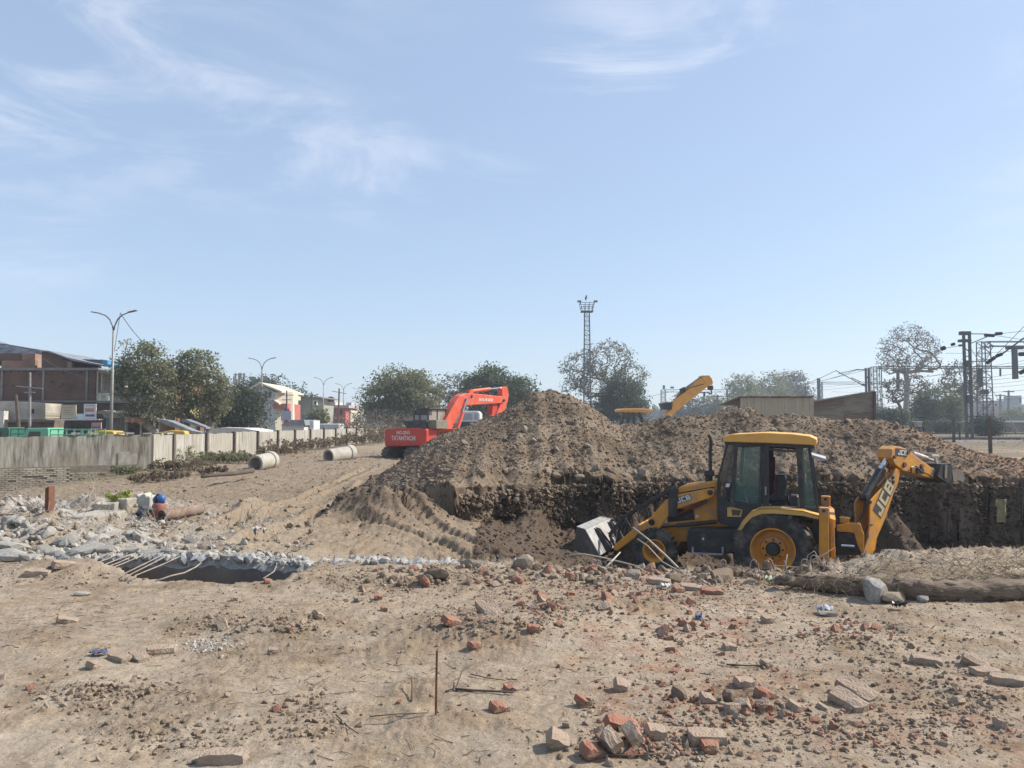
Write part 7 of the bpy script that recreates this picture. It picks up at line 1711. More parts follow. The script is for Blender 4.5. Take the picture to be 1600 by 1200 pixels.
# ------------------------------------------------------------------ orange red excavator
def build_excavator():
 ha = R(33); h = Vector((math.sin(ha), math.cos(ha), 0)); r = Vector((math.cos(ha), -math.sin(ha), 0))
 o = at(666, 690, 41.0); z0 = -.58
 RF = Frame(o, math.atan2(r.y, r.x))            # rear plane; ey points forward
 SF = Frame(o, math.atan2(h.y, h.x))            # side planes; ey points to the left side
 if RF.ey.dot(h) < 0: RF.ey = -RF.ey
 G = lambda x, y: (590 + x / 7.27, 590 + y / 7.27)
 TR_ = lambda pts, off: RF.T(pts, off, G)
 TS = lambda pts, off: SF.T(pts, off, G)
 w = (TR_([(550, 580)], 0)[0] - TR_([(80, 580)], 0)[0]).length
 root = thing('excavator', (o.x - r.x * w / 2 + h.x * 1.6, o.y - r.y * w / 2 + h.y * 1.6, z0), 'orange red tracked excavator standing behind the earth heap, rear towards us', 'excavator')
 MR = mat('excavator_orange', (.66, .085, .03), (.56, .07, .028), rough=.42, scale=2, dirt=(.36, .22, .155), dirt_amt=.6, dirt_scale=2.2)
 MRD = mat('excavator_orange_shaded', (.52, .04, .022), (.46, .035, .02), rough=.5, scale=2, dirt=(.3, .12, .08), dirt_amt=.2)  # machine paint darkened for the shade on the rear
 left = SF.ey if SF.ey.dot(r) < 0 else -SF.ey
 # superstructure
 b = MB(); b.prism(TR_([(78, 590), (100, 583), (540, 581), (551, 590), (551, 772), (540, 778), (95, 782), (80, 775)], 0), h * .9); cw = b.build('counterweight', MRD, root, bevel=.05, segs=2)
 q = TR_([(84, 596), (549, 588), (549, 770), (84, 770)], .9)
 b = MB(); b.prism([q[0], q[1], q[2], q[3]], h * 2.9); b.build('side_body', MR, root, bevel=.02)
 b = MB(); b.prism([p + Vector((0, 0, .0)) for p in TR_([(100, 583), (548, 581), (548, 588), (100, 592)], .02)], h * 3.7); b.build('deck_edge', MR, root)
 # door seams on the lit side
 ss = TS([(610, 612), (760, 612), (760, 690), (610, 720)], -.0)
 b = MB()
 for f0, f1 in ((1.0, 1.04), (2.3, 2.34)):
  a = q[1] + h * (f0 - 0) + r * .012; b.add([a, a + h * .04, a + h * .04 - Vector((0, 0, .95)), a - Vector((0, 0, .95))], [(0, 1, 2, 3)])
 b.split('door_seam', M_BLK, root)
 b = MB(); a = q[1] + h * 1.2 + r * .014 - Vector((0, 0, .15)); b.add([a, a + h * .9, a + h * .9 - Vector((0, 0, .5)), a - Vector((0, 0, .5))], [(0, 1, 2, 3)]); b.build('grille', mat('dusty_grille', (.35, .09, .05), (.2, .08, .05), rough=.8, scale=12), root)
 # lettering on the counterweight
 u = (TR_([(551, 590)], 0)[0] - TR_([(78, 590)], 0)[0]).normalized(); v = Vector((0, 0, 1))
 mpp = w / (551 - 78)
 font_text('lettering', 'TATAHITACHI', M_WHITE, cw, TR_([(160, 712)], 0)[0], u, v, 272 * mpp, 40 * mpp, .02, .012)
 font_text('lettering', 'NO-2015', M_WHITE, cw, TR_([(218, 645)], 0)[0], u, v, 152 * mpp, 32 * mpp, .02, .012)
 b = MB(); c = TR_([(300, 583)], .3)[0]; b.prism(TR_([(190, 575), (470, 570), (470, 584), (190, 586)], .1), h * .25); b.build('top_rail', MR, root)
 # engine cover and cab
 b = MB(); b.prism(TR_([(285, 500), (300, 488), (552, 488), (556, 582), (330, 582)], .35), h * 1.3); b.build('engine_cover', M_BLK, root, bevel=.03)
 b = MB(); b.prism(TR_([(240, 497), (300, 492), (300, 500), (250, 504)], .4), h * .8); b.build('raised_hood_panel', M_BLK, root)
 b = MB(); b.prism(TR_([(553, 485), (665, 482), (668, 582), (555, 582)], .5), h * 1.0); b.build('pump_cover', mat('dusty_grey_panel', (.16, .135, .10), (.22, .19, .14), rough=.8), root, bevel=.02)
 # cab: black roof and pillars, glass panes
 z_t = lambda x, y, off: TR_([(x, y)], off)[0]
 b = MB(); b.prism(TR_([(410, 425), (412, 385), (430, 362), (470, 350), (572, 347), (576, 425)], 1.9), h * .35); b.prism(TR_([(436, 350), (590, 345), (590, 362), (436, 366)], 1.9), h * 1.7); b.build('cab_roof', M_BLK, root, bevel=.02)
 b = MB()
 for x_ in (414, 575): p0, p1 = z_t(x_, 360, 1.95), z_t(x_, 582, 1.95); b.bar(p0, p1, .1); b.bar(p0 + h * 1.6, p1 + h * 1.6, .1)
 p0, p1 = z_t(575, 362, 1.95), z_t(575, 582, 1.95); b.bar(p0 + h * .8, p1 + h * .8, .09)
 b.bar(z_t(414, 362, 1.95) , z_t(414, 362, 1.95) + h * 1.6, .09); b.bar(p0, p0 + h * 1.6, .09); b.bar(z_t(414, 488, 1.95), z_t(575, 488, 1.95), .08); b.bar(z_t(575, 488, 1.95), z_t(575, 488, 1.95) + h * 1.6, .08); b.bar(z_t(478, 420, 1.93), z_t(478, 560, 1.93), .08)
 b.split('cab_pillar', mat('cab_frame_dark', (.07, .068, .055), (.13, .12, .09), rough=.6), root)
 b = MB(); b.prism(TR_([(416, 488), (575, 488), (575, 582), (416, 582)], 1.98), h * 1.5); b.build('cab_body', mat('cab_body_dark', (.05, .048, .045), (.10, .09, .07), rough=.7), root)
 b = MB(); b.add(TR_([(418, 425), (572, 425), (572, 488), (418, 488)], 1.94), [(0, 1, 2, 3)]); b.build('rear_window', glass_mat('cab_glass', (.30, .33, .34), .55), root)
 a0, a1 = z_t(577, 364, 1.95), z_t(577, 486, 1.95); b = MB(); b.add([a0, a0 + h * 1.6, a1 + h * 1.6, a1], [(0, 1, 2, 3)]); b.build('side_window', glass_mat('cab_glass_dusty', (.40, .38, .30), .6), root)
 # boom: box section in a vertical plane along h
 so_ = -.9
 offs = 0.95      # distance of the right face of the boom to the left of the side frame origin
 L_ = 1 if SF.ey.dot(r) < 0 else -1
 def S(pts, k): return [SF.P(*G(*p), k * L_) for p in pts]
 cL = w / 2 - .26
 boom = [(778, 582), (838, 582), (905, 470), (962, 340), (1010, 318), (1310, 297), (1412, 292), (1425, 245), (1418, 212), (1340, 206), (1200, 190), (1062, 178), (1000, 178), (940, 205), (884, 280), (800, 430), (740, 540), (720, 575)]
 b = MB(); b.prism(S(boom, cL), left * .52); bm_ = b.build('boom', MR, root, bevel=.03)
 b = MB()
 for q_ in ([(690, 560), (790, 400), (868, 262), (950, 185), (1040, 160)], [(705, 562), (800, 405), (876, 268), (955, 192), (1040, 168)], [(760, 500), (800, 430), (880, 290), (930, 218), (1010, 185)]): b.tube(S(q_, cL + .3), .035, 6)
 b.split('hose', M_BLK, root)
 a = S([(1148, 268)], cL)[0]; u2 = (S([(1305, 272)], cL)[0] - a); wl_ = u2.length; u2.normalize(); v2 = Vector((0, 0, 1))
 font_text('lettering', 'TATA HITACHI', M_WHITE, bm_, a + r * .0, u2, v2, wl_, 34 / 7.27 * 46 / F, .03, .015)
 b = MB()
 for x_, y_, rr in ((1068, 213, .09), (1000, 250, .07), (1435, 260, .1)): b.lathe(S([(x_, y_)], cL)[0], r, [(rr, -.02), (rr * .9, .05)], 12)
 b.split('pin', M_BLK, bm_)
 # cylinders
 b = MB(); p = S([(908, 578), (962, 410), (1022, 232)], cL - .12); b.tube([p[0], p[0] + (p[2] - p[0]) * .52], .11, 12); cy1 = b.build('boom_ram', MR, root, smooth='auto'); b = MB(); b.tube([p[0] + (p[2] - p[0]) * .5, p[2]], .055, 8); b.build('ram_rod', M_CHROME, cy1, smooth='auto')
 b = MB(); p = [q_ + left * .64 for q_ in p]; b.tube([p[0], p[0] + (p[2] - p[0]) * .52], .11, 12); b.build('boom_ram', MR, root, smooth='auto')
 b = MB(); p = S([(1052, 156), (1272, 128), (1450, 112)], cL + .26); b.tube([p[0], p[1]], .11, 12); cy2 = b.build('arm_ram', MR, root, smooth='auto'); b = MB(); b.tube([p[1], p[2]], .05, 8); b.build('ram_rod', M_CHROME, cy2, smooth='auto')
 b = MB(); b.prism(S([(1040, 178), (1050, 140), (1085, 138), (1090, 178)], cL + .12), left * .28); b.build('ram_bracket', MR, root)
 # arm
 b = MB(); b.prism(S([(1412, 128), (1440, 100), (1476, 106), (1492, 190), (1482, 262), (1442, 392), (1400, 452), (1352, 520), (1318, 520), (1345, 430), (1400, 300), (1418, 230)], cL + .08), left * .36); b.build('stick', MR, root, bevel=.02)
 b = MB(); b.prism(S([(1310, 300), (1362, 300), (1352, 470), (1305, 520), (1300, 430)], cL + .16), left * .4); b.build('stick_far_side', MRD, root)  # far side of the stick, shade put into its darker red
 # undercarriage, mostly hidden
 cc = Vector((root.location.x, root.location.y, z0))
 b = MB(); b.lathe(cc + Vector((0, 0, .62)), (0, 0, 1), [(.75, 0), (.75, .25)], 20); b.box(cc + Vector((0, 0, .5)), (1.6, 2.0, .35), (0, 0, -ha)); b.split('turntable', M_BLK, root)
 th_ = -ha - R(12); ax = Vector((-math.sin(th_), math.cos(th_), 0)); sx_ = Vector((math.cos(th_), math.sin(th_), 0))
 for s_ in (-1, 1):
  base_c = cc + sx_ * s_ * 1.02; prof = []
  Lh, rr = 1.55, .38
  for k in range(9): a_ = -math.pi / 2 + math.pi * k / 8; prof.append((Lh + rr * math.cos(a_), rr + .02 + rr * math.sin(a_)))
  for k in range(9): a_ = math.pi / 2 + math.pi * k / 8; prof.append((-Lh + rr * math.cos(a_), rr + .02 + rr * math.sin(a_)))
  b = MB(); b.prism([base_c - sx_ * .26 + ax * u_ + Vector((0, 0, v_)) for u_, v_ in prof], sx_ * .52); tk = b.build('track', mat('track_steel', (.045, .042, .04), (.11, .09, .07), rough=.8, scale=5), root)
  b = MB(); n = 44; pts = []
  per = [];
  for i in range(len(prof)): per.append(prof[i])
  tot = 0; segs_ = []
  for i in range(len(per)):
   a_, c_ = Vector(per[i]), Vector(per[(i + 1) % len(per)]); l = (c_ - a_).length; segs_.append((a_, c_, l)); tot += l
  for k in range(n):
   t_ = tot * k / n
   for a_, c_, l in segs_:
    if t_ <= l: m_ = a_ + (c_ - a_) * (t_ / l); dr = (c_ - a_).normalized(); break
    t_ -= l
   pc = base_c + ax * m_.x + Vector((0, 0, m_.y)); dd_ = (ax * dr.x + Vector((0, 0, dr.y))); nn_ = sx_.cross(dd_)
   b.box(pc + nn_ * (.015 if nn_.dot(pc - base_c - Vector((0, 0, .4))) > 0 else -.015), (.60, .14, .05), axes=(sx_, dd_, nn_))
  b.build('track_shoes', M_POST, tk, kind='stuff')
 return root
build_excavator()
# ------------------------------------------------------------------ things on the near ground
def drop(pxs, pys, it=4, z0=0.0):
 """ground points under photo pixels, vectorised"""
 pxs = np.asarray(pxs, float); pys = np.asarray(pys, float)
 u = (pxs - 800) / F; v = (600 - pys) / F
 ry = _cp - v * _sp; rz = _sp + v * _cp; z = np.full(len(u), z0)
 for _ in range(it):
  t = (z - CAM.z) / rz; X = u * t; Y = ry * t; z = .5 * z + .5 * height(X, Y) if _ else height(X, Y)
 t = (z - CAM.z) / rz
 return np.stack([u * t, ry * t, height(u * t, ry * t)], 1)
def brick_mesh(seed, kind='whole'):
 """worn brick: box with chipped corners, a broken end when it is a bat"""
 r2 = np.random.RandomState(seed); L_, W_, H_ = .225, .108, .07
 nx, ny, nz_ = (5, 3, 3)
 if kind == 'half': L_ *= .55; nx = 4
 if kind == 'bit': L_ *= .3; W_ *= .7; H_ *= .75; nx = 3
 V_, F_ = [], []; ids = {}
 def vid(i, j, k):
  if (i, j, k) not in ids:
   p = np.array([(i / (nx - 1) - .5) * L_, (j / (ny - 1) - .5) * W_, (k / (nz_ - 1) - .5) * H_])
   e = (i in (0, nx - 1)) + (j in (0, ny - 1)) + (k in (0, nz_ - 1))
   p *= 1 - (.05 if e == 2 else .10 if e == 3 else 0) * (.5 + r2.rand())
   p += r2.randn(3) * .0035
   if kind != 'whole' and i == nx - 1: p[0] -= r2.rand() * L_ * .35
   if kind == 'bit': p += r2.randn(3) * .005
   ids[(i, j, k)] = len(V_); V_.append(p)
  return ids[(i, j, k)]
 for i in range(nx - 1):
  for j in range(ny - 1):
   F_.append((vid(i, j, 0), vid(i, j + 1, 0), vid(i + 1, j + 1, 0), vid(i + 1, j, 0))); F_.append((vid(i, j, nz_ - 1), vid(i + 1, j, nz_ - 1), vid(i + 1, j + 1, nz_ - 1), vid(i, j + 1, nz_ - 1)))
 for i in range(nx - 1):
  for k in range(nz_ - 1):
   F_.append((vid(i, 0, k), vid(i + 1, 0, k), vid(i + 1, 0, k + 1), vid(i, 0, k + 1))); F_.append((vid(i, ny - 1, k), vid(i, ny - 1, k + 1), vid(i + 1, ny - 1, k + 1), vid(i + 1, ny - 1, k)))
 for j in range(ny - 1):
  for k in range(nz_ - 1):
   F_.append((vid(0, j, k), vid(0, j, k + 1), vid(0, j + 1, k + 1), vid(0, j + 1, k))); F_.append((vid(nx - 1, j, k), vid(nx - 1, j + 1, k), vid(nx - 1, j + 1, k + 1), vid(nx - 1, j, k + 1)))
 me = bpy.data.meshes.new('brick'); me.from_pydata([tuple(p) for p in V_], [], F_); me.update(); return me
def stone_mesh(seed, name='stone'):
 v, f = lump(seed, 1, .18, 8); me = bpy.data.meshes.new(name); me.from_pydata([tuple(p) for p in v], [], [tuple(int(i) for i in q) for q in f]); me.update(); return me
def with_mat(me, m): me = me.copy(); me.materials.append(m); return me
BR = {(k, c): [with_mat(brick_mesh(60 + i * 3 + n_, k), mm_) for i in range(5)] for n_, k in enumerate(('whole', 'half', 'bit')) for c, mm_ in (('red', M_BRICK), ('dusty', M_BRICK_P))}
ST = {c: [with_mat(stone_mesh(90 + i), mm_) for i in range(6)] for c, mm_ in (('stone', M_STONE), ('conc', M_CONC), ('clod', M_CLOD), ('brick', M_BRICK_P))}
def place(me, p, rot, s, name, label, cat, group=None, sink=.2):
 o = bpy.data.objects.new(name, me); col.objects.link(o); o.location = p; o.rotation_euler = rot; o.scale = s if isinstance(s, tuple) else (s, s, s)
 tag(o, label, cat, group); return o
# named bricks and stones, pixel position in the photograph
NB = [ # px, py, kind, colour, rotz, tilt, scale, label
(187, 1031, 'whole', 'dusty', -.5, .05, 1.0, 'dusty brick lying leftmost of the row of three near the left'),
(217, 1030, 'whole', 'dusty', -.7, .2, 1.0, 'dusty brick in the middle of the row of three near the left'),
(252, 1020, 'whole', 'dusty', .35, .05, 1.1, 'large pale brick at the right end of the row of three near the left'),
(148, 1043, 'half', 'dusty', 1.2, .2, 1.0, 'dark half brick lying below the row of three bricks'),
(105, 973, 'whole', 'dusty', .6, .3, .9, 'flat brick piece standing alone at the left below the rubble'),
(347, 980, 'whole', 'dusty', -.9, .6, .9, 'pale brick leaning on the small sandy pile left of centre'),
(427, 1020, 'half', 'dusty', .3, .1, .8, 'small pale half brick alone left of centre'),
(368, 938, 'half', 'dusty', .2, .05, .8, 'small flat brick bit above the sandy pile'),
(419, 911, 'half', 'red', .4, .2, .9, 'orange red half brick at the right end of the trench lip'),
(497, 966, 'half', 'dusty', 1.0, .5, 1.0, 'pale brick leaning up at the right end of the dark brush patch'),
(60, 898, 'whole', 'dusty', .2, .1, 1.3, 'large dusty masonry piece at the far left edge of the near ground'),
(100, 886, 'whole', 'dusty', .9, .2, 1.3, 'second dusty masonry piece right of the one at the far left'),
(592, 936, 'half', 'red', .2, .1, 1.0, 'orange brick half left of centre above the iron rod'),
(600, 955, 'bit', 'red', .2, .1, 1.2, 'red brick chip below the orange half left of centre'),
(742, 1012, 'half', 'red', .7, .1, 1.1, 'red half brick above and right of the iron rod'),
(706, 975, 'whole', 'red', .8, .35, 1.0, 'red brick leaning out of the soil at the left of the central pile'),
(764, 960, 'whole', 'dusty', -.9, .45, 1.5, 'large grey brown slab leaning on the central pile'),
(848, 940, 'half', 'red', .3, .3, 1.1, 'dark red half brick topmost on the central pile'),
(862, 952, 'half', 'red', 1.4, .6, 1.1, 'dark red brick standing upright on the central pile'),
(834, 985, 'half', 'red', .2, .1, 1.1, 'red brick at the front foot of the central pile'),
(780, 1111, 'half', 'red', .5, .2, 1.15, 'red and white broken brick right of the iron rod'),
(796, 1081, 'bit', 'red', .5, .2, 1.2, 'bright orange chip at the end of the dry branch'),
(912, 1103, 'bit', 'red', .5, .2, 1.5, 'crumbled orange brick bit in the bottom centre'),
(973, 1078, 'half', 'dusty', .1, .35, 1.2, 'grey square brick tilted up in the bottom centre'),
(872, 1165, 'half', 'dusty', .2, .5, 1.3, 'dark blocky brick at the left end of the bottom pile'),
(925, 1180, 'half', 'red', .5, .3, 1.2, 'pinkish brick low in the bottom pile'),
(956, 1172, 'half', 'dusty', 1.3, .9, 1.4, 'tall pale broken block standing in the middle of the bottom pile'),
(990, 1160, 'half', 'dusty', 1.0, .8, 1.3, 'two-toned block standing right in the bottom pile'),
(972, 1138, 'whole', 'red', .2, .3, 1.1, 'red brick lying on top of the bottom pile'),
(1025, 1150, 'half', 'dusty', .2, .2, 1.2, 'pale half brick right of the bottom pile'),
(1106, 1098, 'half', 'dusty', .2, .3, 1.0, 'round dark brick bat left of the clod in the lower right'),
(1200, 972, 'half', 'dusty', .3, .1, 1.1, 'cube-like brick half alone right of centre'),
(1141, 1015, 'half', 'dusty', .1, .1, 1.1, 'grey blocky half brick right of the red rubble'),
(1199, 1040, 'half', 'dusty', .4, .1, .9, 'dark half brick casting a long shadow on bare soil'),
(1163, 1073, 'half', 'dusty', .2, .1, 1.3, 'flat grey brick bat lower right of centre'),
(1195, 1090, 'half', 'red', .6, .2, 1.2, 'reddish brick bat lower right of centre'),
(1338, 1085, 'whole', 'dusty', -.9, .35, 1.3, 'long pale brick leaning in the disturbed soil at lower right'),
(1325, 1102, 'whole', 'dusty', -1.1, .2, 1.2, 'second long brick just below the leaning pale one at lower right'),
(1525, 1040, 'whole', 'dusty', -.5, .45, 1.0, 'clean-edged tan brick tilted up near the right edge'),
(1448, 1037, 'whole', 'dusty', -.3, .1, 1.1, 'rounded dusty brick pair left of the tilted tan brick'),
(1540, 1055, 'whole', 'dusty', .1, .05, 1.05, 'flat pale slab under the tilted tan brick'),
(1575, 1068, 'whole', 'dusty', -.3, .05, 1.15, 'long low slab running to the right edge'),
(1105, 1158, 'whole', 'dusty', .1, .1, 1.1, 'grey topped brick at the bottom right of centre'),
(1110, 1172, 'half', 'red', .1, .1, 1.1, 'orange brick bit under the grey topped brick'),
(350, 1190, 'whole', 'dusty', .05, .0, 1.3, 'long flat pale slab sunk in the soil at the bottom edge'),
(930, 893, 'half', 'red', -.6, .3, 1.5, 'red faced pale brick on the crest in front of the loader bucket'),
(1030, 912, 'whole', 'dusty', -.2, .1, 1.3, 'large flat grey brown brick on the crest below the front wheel'),
(1080, 922, 'whole', 'dusty', -.2, .1, 1.2, 'long brick on the crest right of the front wheel'),
(1112, 928, 'whole', 'red', -.1, .1, 1.2, 'red brick in the rubble below the rear wheel'),
(1060, 925, 'half', 'red', .4, .1, 1.3, 'red brick bat among the crest rubble'),
]
P_ = drop([b_[0] for b_ in NB], [b_[1] for b_ in NB])
for k, (b_, p) in enumerate(zip(NB, P_)):
 px, py, kd, c_, rz_, tl, sc, lb = b_
 place(BR[(kd, c_)][k % 5], (p[0], p[1], p[2] + .012 * sc + .02 * tl), (tl * .8, tl, rz_), (sc * .72 if kd != 'whole' else sc * .78), 'brick', lb, 'brick', 'bricks on the near ground')
NS = [(1366, 938, 'conc', .16, (1, .8, 1.0), 'large pale boulder of concrete standing before the log', 'stone'), (1397, 940, 'stone', .13, (1.3, .8, .6), 'flat tan stone right of the concrete boulder', 'stone'), (1443, 940, 'conc', .06, (1, 1, .9), 'small grey white stone before the log with a pebble on top', 'stone'),
 (128, 930, 'conc', .055, (1.6, 1, .6), 'white concrete chip left of centre on the packed soil', 'stone'), (819, 888, 'stone', .13, (1, .6, 1.1), 'pointed pale slab standing on the crest in the centre', 'stone'), (735, 886, 'stone', .10, (1.3, .8, .7), 'dark stone on the crest left of the pointed slab', 'stone'),
 (685, 902, 'clod', .12, (1.3, .9, .6), 'rounded earth lump on the crest left of centre', 'earth lump'), (905, 880, 'stone', .13, (1, .8, .9), 'pale boulder just before the loader bucket', 'stone'), (1125, 905, 'clod', .17, (1.3, .8, .7), 'large earth lump on the crest below the rear wheel', 'earth lump'), (1145, 898, 'clod', .13, (1, .8, .8), 'second earth lump right of the large one on the crest', 'earth lump'),
 (1052, 908, 'clod', .10, (1, .8, .8), 'earth lump on the crest right of the front wheel', 'earth lump'), (990, 902, 'stone', .12, (1.2, .8, .7), 'grey stone on the crest right of the bucket', 'stone'), (1140, 1095, 'clod', .05, (1, 1, 1), 'small dark clod beside the round brick bat', 'earth lump'), (1060, 1092, 'clod', .055, (1, 1, 1.1), 'tall brown clod left of the round brick bat', 'earth lump'),
 (1292, 962, 'conc', .07, (1.2, .8, .5), 'grey white lump of rag and cement right of the cube-like brick', 'stone'), (560, 940, 'stone', .05, (1, 1, .7), 'small stone left of the orange half brick', 'stone'), (455, 873, 'stone', .07, (1, 1, .7), 'small stone at the right corner of the trench', 'stone'), (655, 890, 'conc', .06, (1, .8, .8), 'pale concrete chip on the broken wall top', 'stone')]
P_ = drop([b_[0] for b_ in NS], [b_[1] for b_ in NS])
for k, (b_, p) in enumerate(zip(NS, P_)):
 px, py, c_, s_, sc, lb, cat = b_
 place(ST[c_][k % 6], (p[0], p[1], p[2] + s_ * sc[2] * .4), (rng.uniform(-.2, .2), rng.uniform(-.2, .2), rng.uniform(0, 6)), (s_ * sc[0], s_ * sc[1], s_ * sc[2]), 'stone' if cat == 'stone' else 'earth_lump', lb, cat, 'stones and lumps on the near ground')
# brick fragments by zone; nothing in the photograph tells the members of one zone apart
def zone(n, px0, px1, py0, py1, wred, smin, smax, label, grp, seed, kinds=('half', 'bit'), cx=None, gauss=False, cols=('red', 'dusty')):
 r2 = np.random.RandomState(seed)
 if gauss: pxs = px0 + px1 * r2.randn(n); pys = py0 + py1 * r2.randn(n)
 else: pxs = px0 + (px1 - px0) * r2.rand(n); pys = py0 + (py1 - py0) * r2.rand(n)
 pys = np.clip(pys, 880, 1199); P2 = drop(pxs, pys)
 for k in range(n):
  kd = kinds[r2.randint(len(kinds))]; c_ = cols[0] if r2.rand() < wred else cols[1]; s_ = (smin + (smax - smin) * r2.rand() ** 2) * .78
  place(BR[(kd, c_)][r2.randint(5)], (P2[k][0], P2[k][1], P2[k][2] + .006 * s_), (r2.randn() * .5, r2.randn() * .5, r2.rand() * 6.28), s_, 'brick_fragment', label, 'brick', grp)
zone(40, 1000, 60, 925, 16, .6, .6, 1.2, 'broken brick bit in the red rubble streak below the loader', 'brick bits in the streak below the loader', 1, gauss=True)
zone(26, 1080, 40, 985, 22, .7, .5, 1.1, 'broken brick bit in the rubble patch right of the central pile', 'brick bits right of the central pile', 2, gauss=True)
zone(26, 850, 28, 960, 14, .55, .5, 1.0, 'broken brick bit on the central pile', 'brick bits on the central pile', 3, gauss=True)
zone(24, 985, 42, 1150, 14, .6, .5, 1.0, 'broken brick bit around the bottom pile', 'brick bits around the bottom pile', 4, gauss=True)
zone(26, 1215, 60, 1105, 16, .55, .5, 1.1, 'broken brick bit in the reddish patch at lower right', 'brick bits in the lower right patch', 5, gauss=True)
zone(22, 1050, 45, 1110, 28, .7, .4, .9, 'broken brick bit scattered in the lower centre', 'brick bits in the lower centre', 6, gauss=True)
zone(14, 1335, 34, 985, 7, .6, .5, 1.0, 'brick bit in the churned hump at the right', 'brick bits on the right hump', 7, gauss=True)
zone(16, 1440, 70, 1140, 26, .4, .4, .9, 'brick bit scattered at the bottom right', 'brick bits at the bottom right', 8, gauss=True)
zone(12, 470, 40, 972, 8, .2, .4, .8, 'brick bit in the dark brush patch left of centre', 'brick bits in the brush patch', 9, gauss=True)
zone(14, 0, 560, 900, 1160, .25, .4, .8, 'lone small brick bit on the packed ground at left', 'lone brick bits at left', 10)
zone(20, 560, 1000, 895, 930, .3, .5, 1.1, 'brick bit on the crest before the pit', 'brick bits on the crest', 11)
# small red debris as stuff
r2 = np.random.RandomState(77); cl = [(1000, 925, 70, 18), (1080, 985, 50, 26), (850, 962, 34, 14), (985, 1150, 55, 18), (1215, 1105, 80, 20), (1050, 1105, 60, 34), (1335, 990, 44, 10), (1440, 1150, 90, 26), (915, 1105, 14, 6), (1180, 1010, 60, 30), (720, 972, 26, 14)]
pxs, pys = [], []
for (a_, b_, c_, d_) in cl: n = int(260 * (c_ * d_ / 1400) ** .5); pxs += list(a_ + c_ * r2.randn(n)); pys += list(b_ + d_ * r2.randn(n))
P2 = drop(pxs, np.clip(pys, 885, 1230)); s_ = .004 + .017 * r2.rand(len(P2)) ** 4; P2[:, 2] += s_ * .2
tag(scatter_mesh('brick_crumbs', LUMPS, P2, s_, [M_BRICK, M_BRICK_P], seed=79, mat_idx=(r2.rand(len(P2)) < .4).astype(int)), 'crumbs of crushed red brick among the bricks', kind='stuff')
# clumps of earth crumbs
pxs, pys = [], []
for (a_, b_, c_, d_) in [(800, 960, 60, 16), (880, 950, 50, 14), (440, 975, 55, 9), (200, 1080, 60, 12), (130, 1090, 60, 14), (480, 1125, 40, 22), (1330, 990, 55, 12), (1400, 1040, 70, 22), (1250, 1150, 160, 26), (560, 905, 90, 12), (700, 905, 90, 12), (1000, 905, 120, 10), (1150, 910, 60, 10), (330, 975, 50, 12), (90, 900, 80, 10), (740, 975, 60, 14), (1500, 1100, 60, 20), (260, 1150, 80, 20), (1050, 1160, 70, 20)]:
 n = int(700 * (c_ * d_ / 1400) ** .5); pxs += list(a_ + c_ * r2.randn(n)); pys += list(b_ + d_ * r2.randn(n))
P2 = drop(pxs, np.clip(pys, 882, 1230)); s_ = .0035 + .022 * r2.rand(len(P2)) ** 6; P2[:, 2] += s_ * .1
tag(scatter_mesh('earth_crumbs', LUMPS, P2, s_, [soilish('dark_crumb', (.22, .165, .12), (.15, .11, .078), 3), soilish('light_crumb', (.31, .245, .18), (.22, .17, .125), 3)], seed=80, mat_idx=(r2.rand(len(P2)) < .5).astype(int)), 'patches of loose earth crumbs on the near ground', kind='stuff')
n = 620; P2 = drop(560 + 740 * r2.rand(n), 888 + 26 * r2.rand(n) ** 1.5); s_ = .012 + .06 * r2.rand(n) ** 4; P2[:, 2] += s_ * .25
tag(scatter_mesh('crest_lumps', LUMPS1, P2, s_, [M_CLOD, M_STONE, M_BRICK], seed=81, mat_idx=np.where(r2.rand(n) < .6, 0, np.where(r2.rand(n) < .7, 1, 2))), 'earth lumps and stones along the crest before the pit', kind='stuff')
# iron rod standing upright
p = drop([681], [1117])[0]; b = MB(); b.tube([(p[0], p[1], p[2] - .1), (p[0] + .002, p[1], p[2] + .17), (p[0] + .005, p[1], p[2] + .345)], .0065, 8)
tag(b.build('iron_rod', M_RUST), 'thin rusty iron rod standing upright in the foreground soil', 'rod')
# dead branches on the near ground, and a strip for the rod's shadow
def branch(pxpts, r, label, m, lift=.012, name='dry_branch', group=None, lifts=None, cat='branch'):
 P2 = drop([q[0] for q in pxpts], [q[1] for q in pxpts]); b = MB()
 b.tube([(p[0], p[1], p[2] + (lifts[i] if lifts else lift)) for i, p in enumerate(P2)], [r * (1 - .5 * i / len(P2)) for i in range(len(P2))], 6); return tag(b.build(name, m, smooth=True), label, cat, group)
branch([(712, 1080), (740, 1082), (770, 1083), (802, 1085)], .009, 'dark dry branch lying right of the iron rod', M_TWIG)
branch([(696, 1083), (712, 1080), (722, 1064), (738, 1060)], .005, 'forked twig rising at the left end of the dark branch', M_TWIG, lifts=[.01, .02, .06, .09])
branch([(578, 1123), (620, 1119), (670, 1117)], .0035, 'thin dark strip painted in as the shadow of the iron rod', M_TWIG)  # dark strip laid in for the rod's cast shadow, not a branch
branch([(643, 1096), (644, 1085), (643, 1076)], .006, 'short curved twig standing left of the iron rod', M_TWIG, lifts=[0, .03, .07])
branch([(1135, 1041), (1170, 1043), (1195, 1042)], .006, 'straight stick lying left of the dark half brick', M_TWIG)
branch([(920, 1182), (985, 1185), (1040, 1180)], .007, 'bent dark branch under the bottom pile', M_TWIG)
branch([(1385, 944), (1410, 945), (1432, 943)], .006, 'thin stick lying before the log', M_TWIG)
branch([(735, 1056), (760, 1062), (790, 1066)], .004, 'fine dark twig above the dry branch', M_TWIG)
branch([(525, 1120), (545, 1140), (560, 1150)], .004, 'fine twig below the rod at left', M_TWIG)
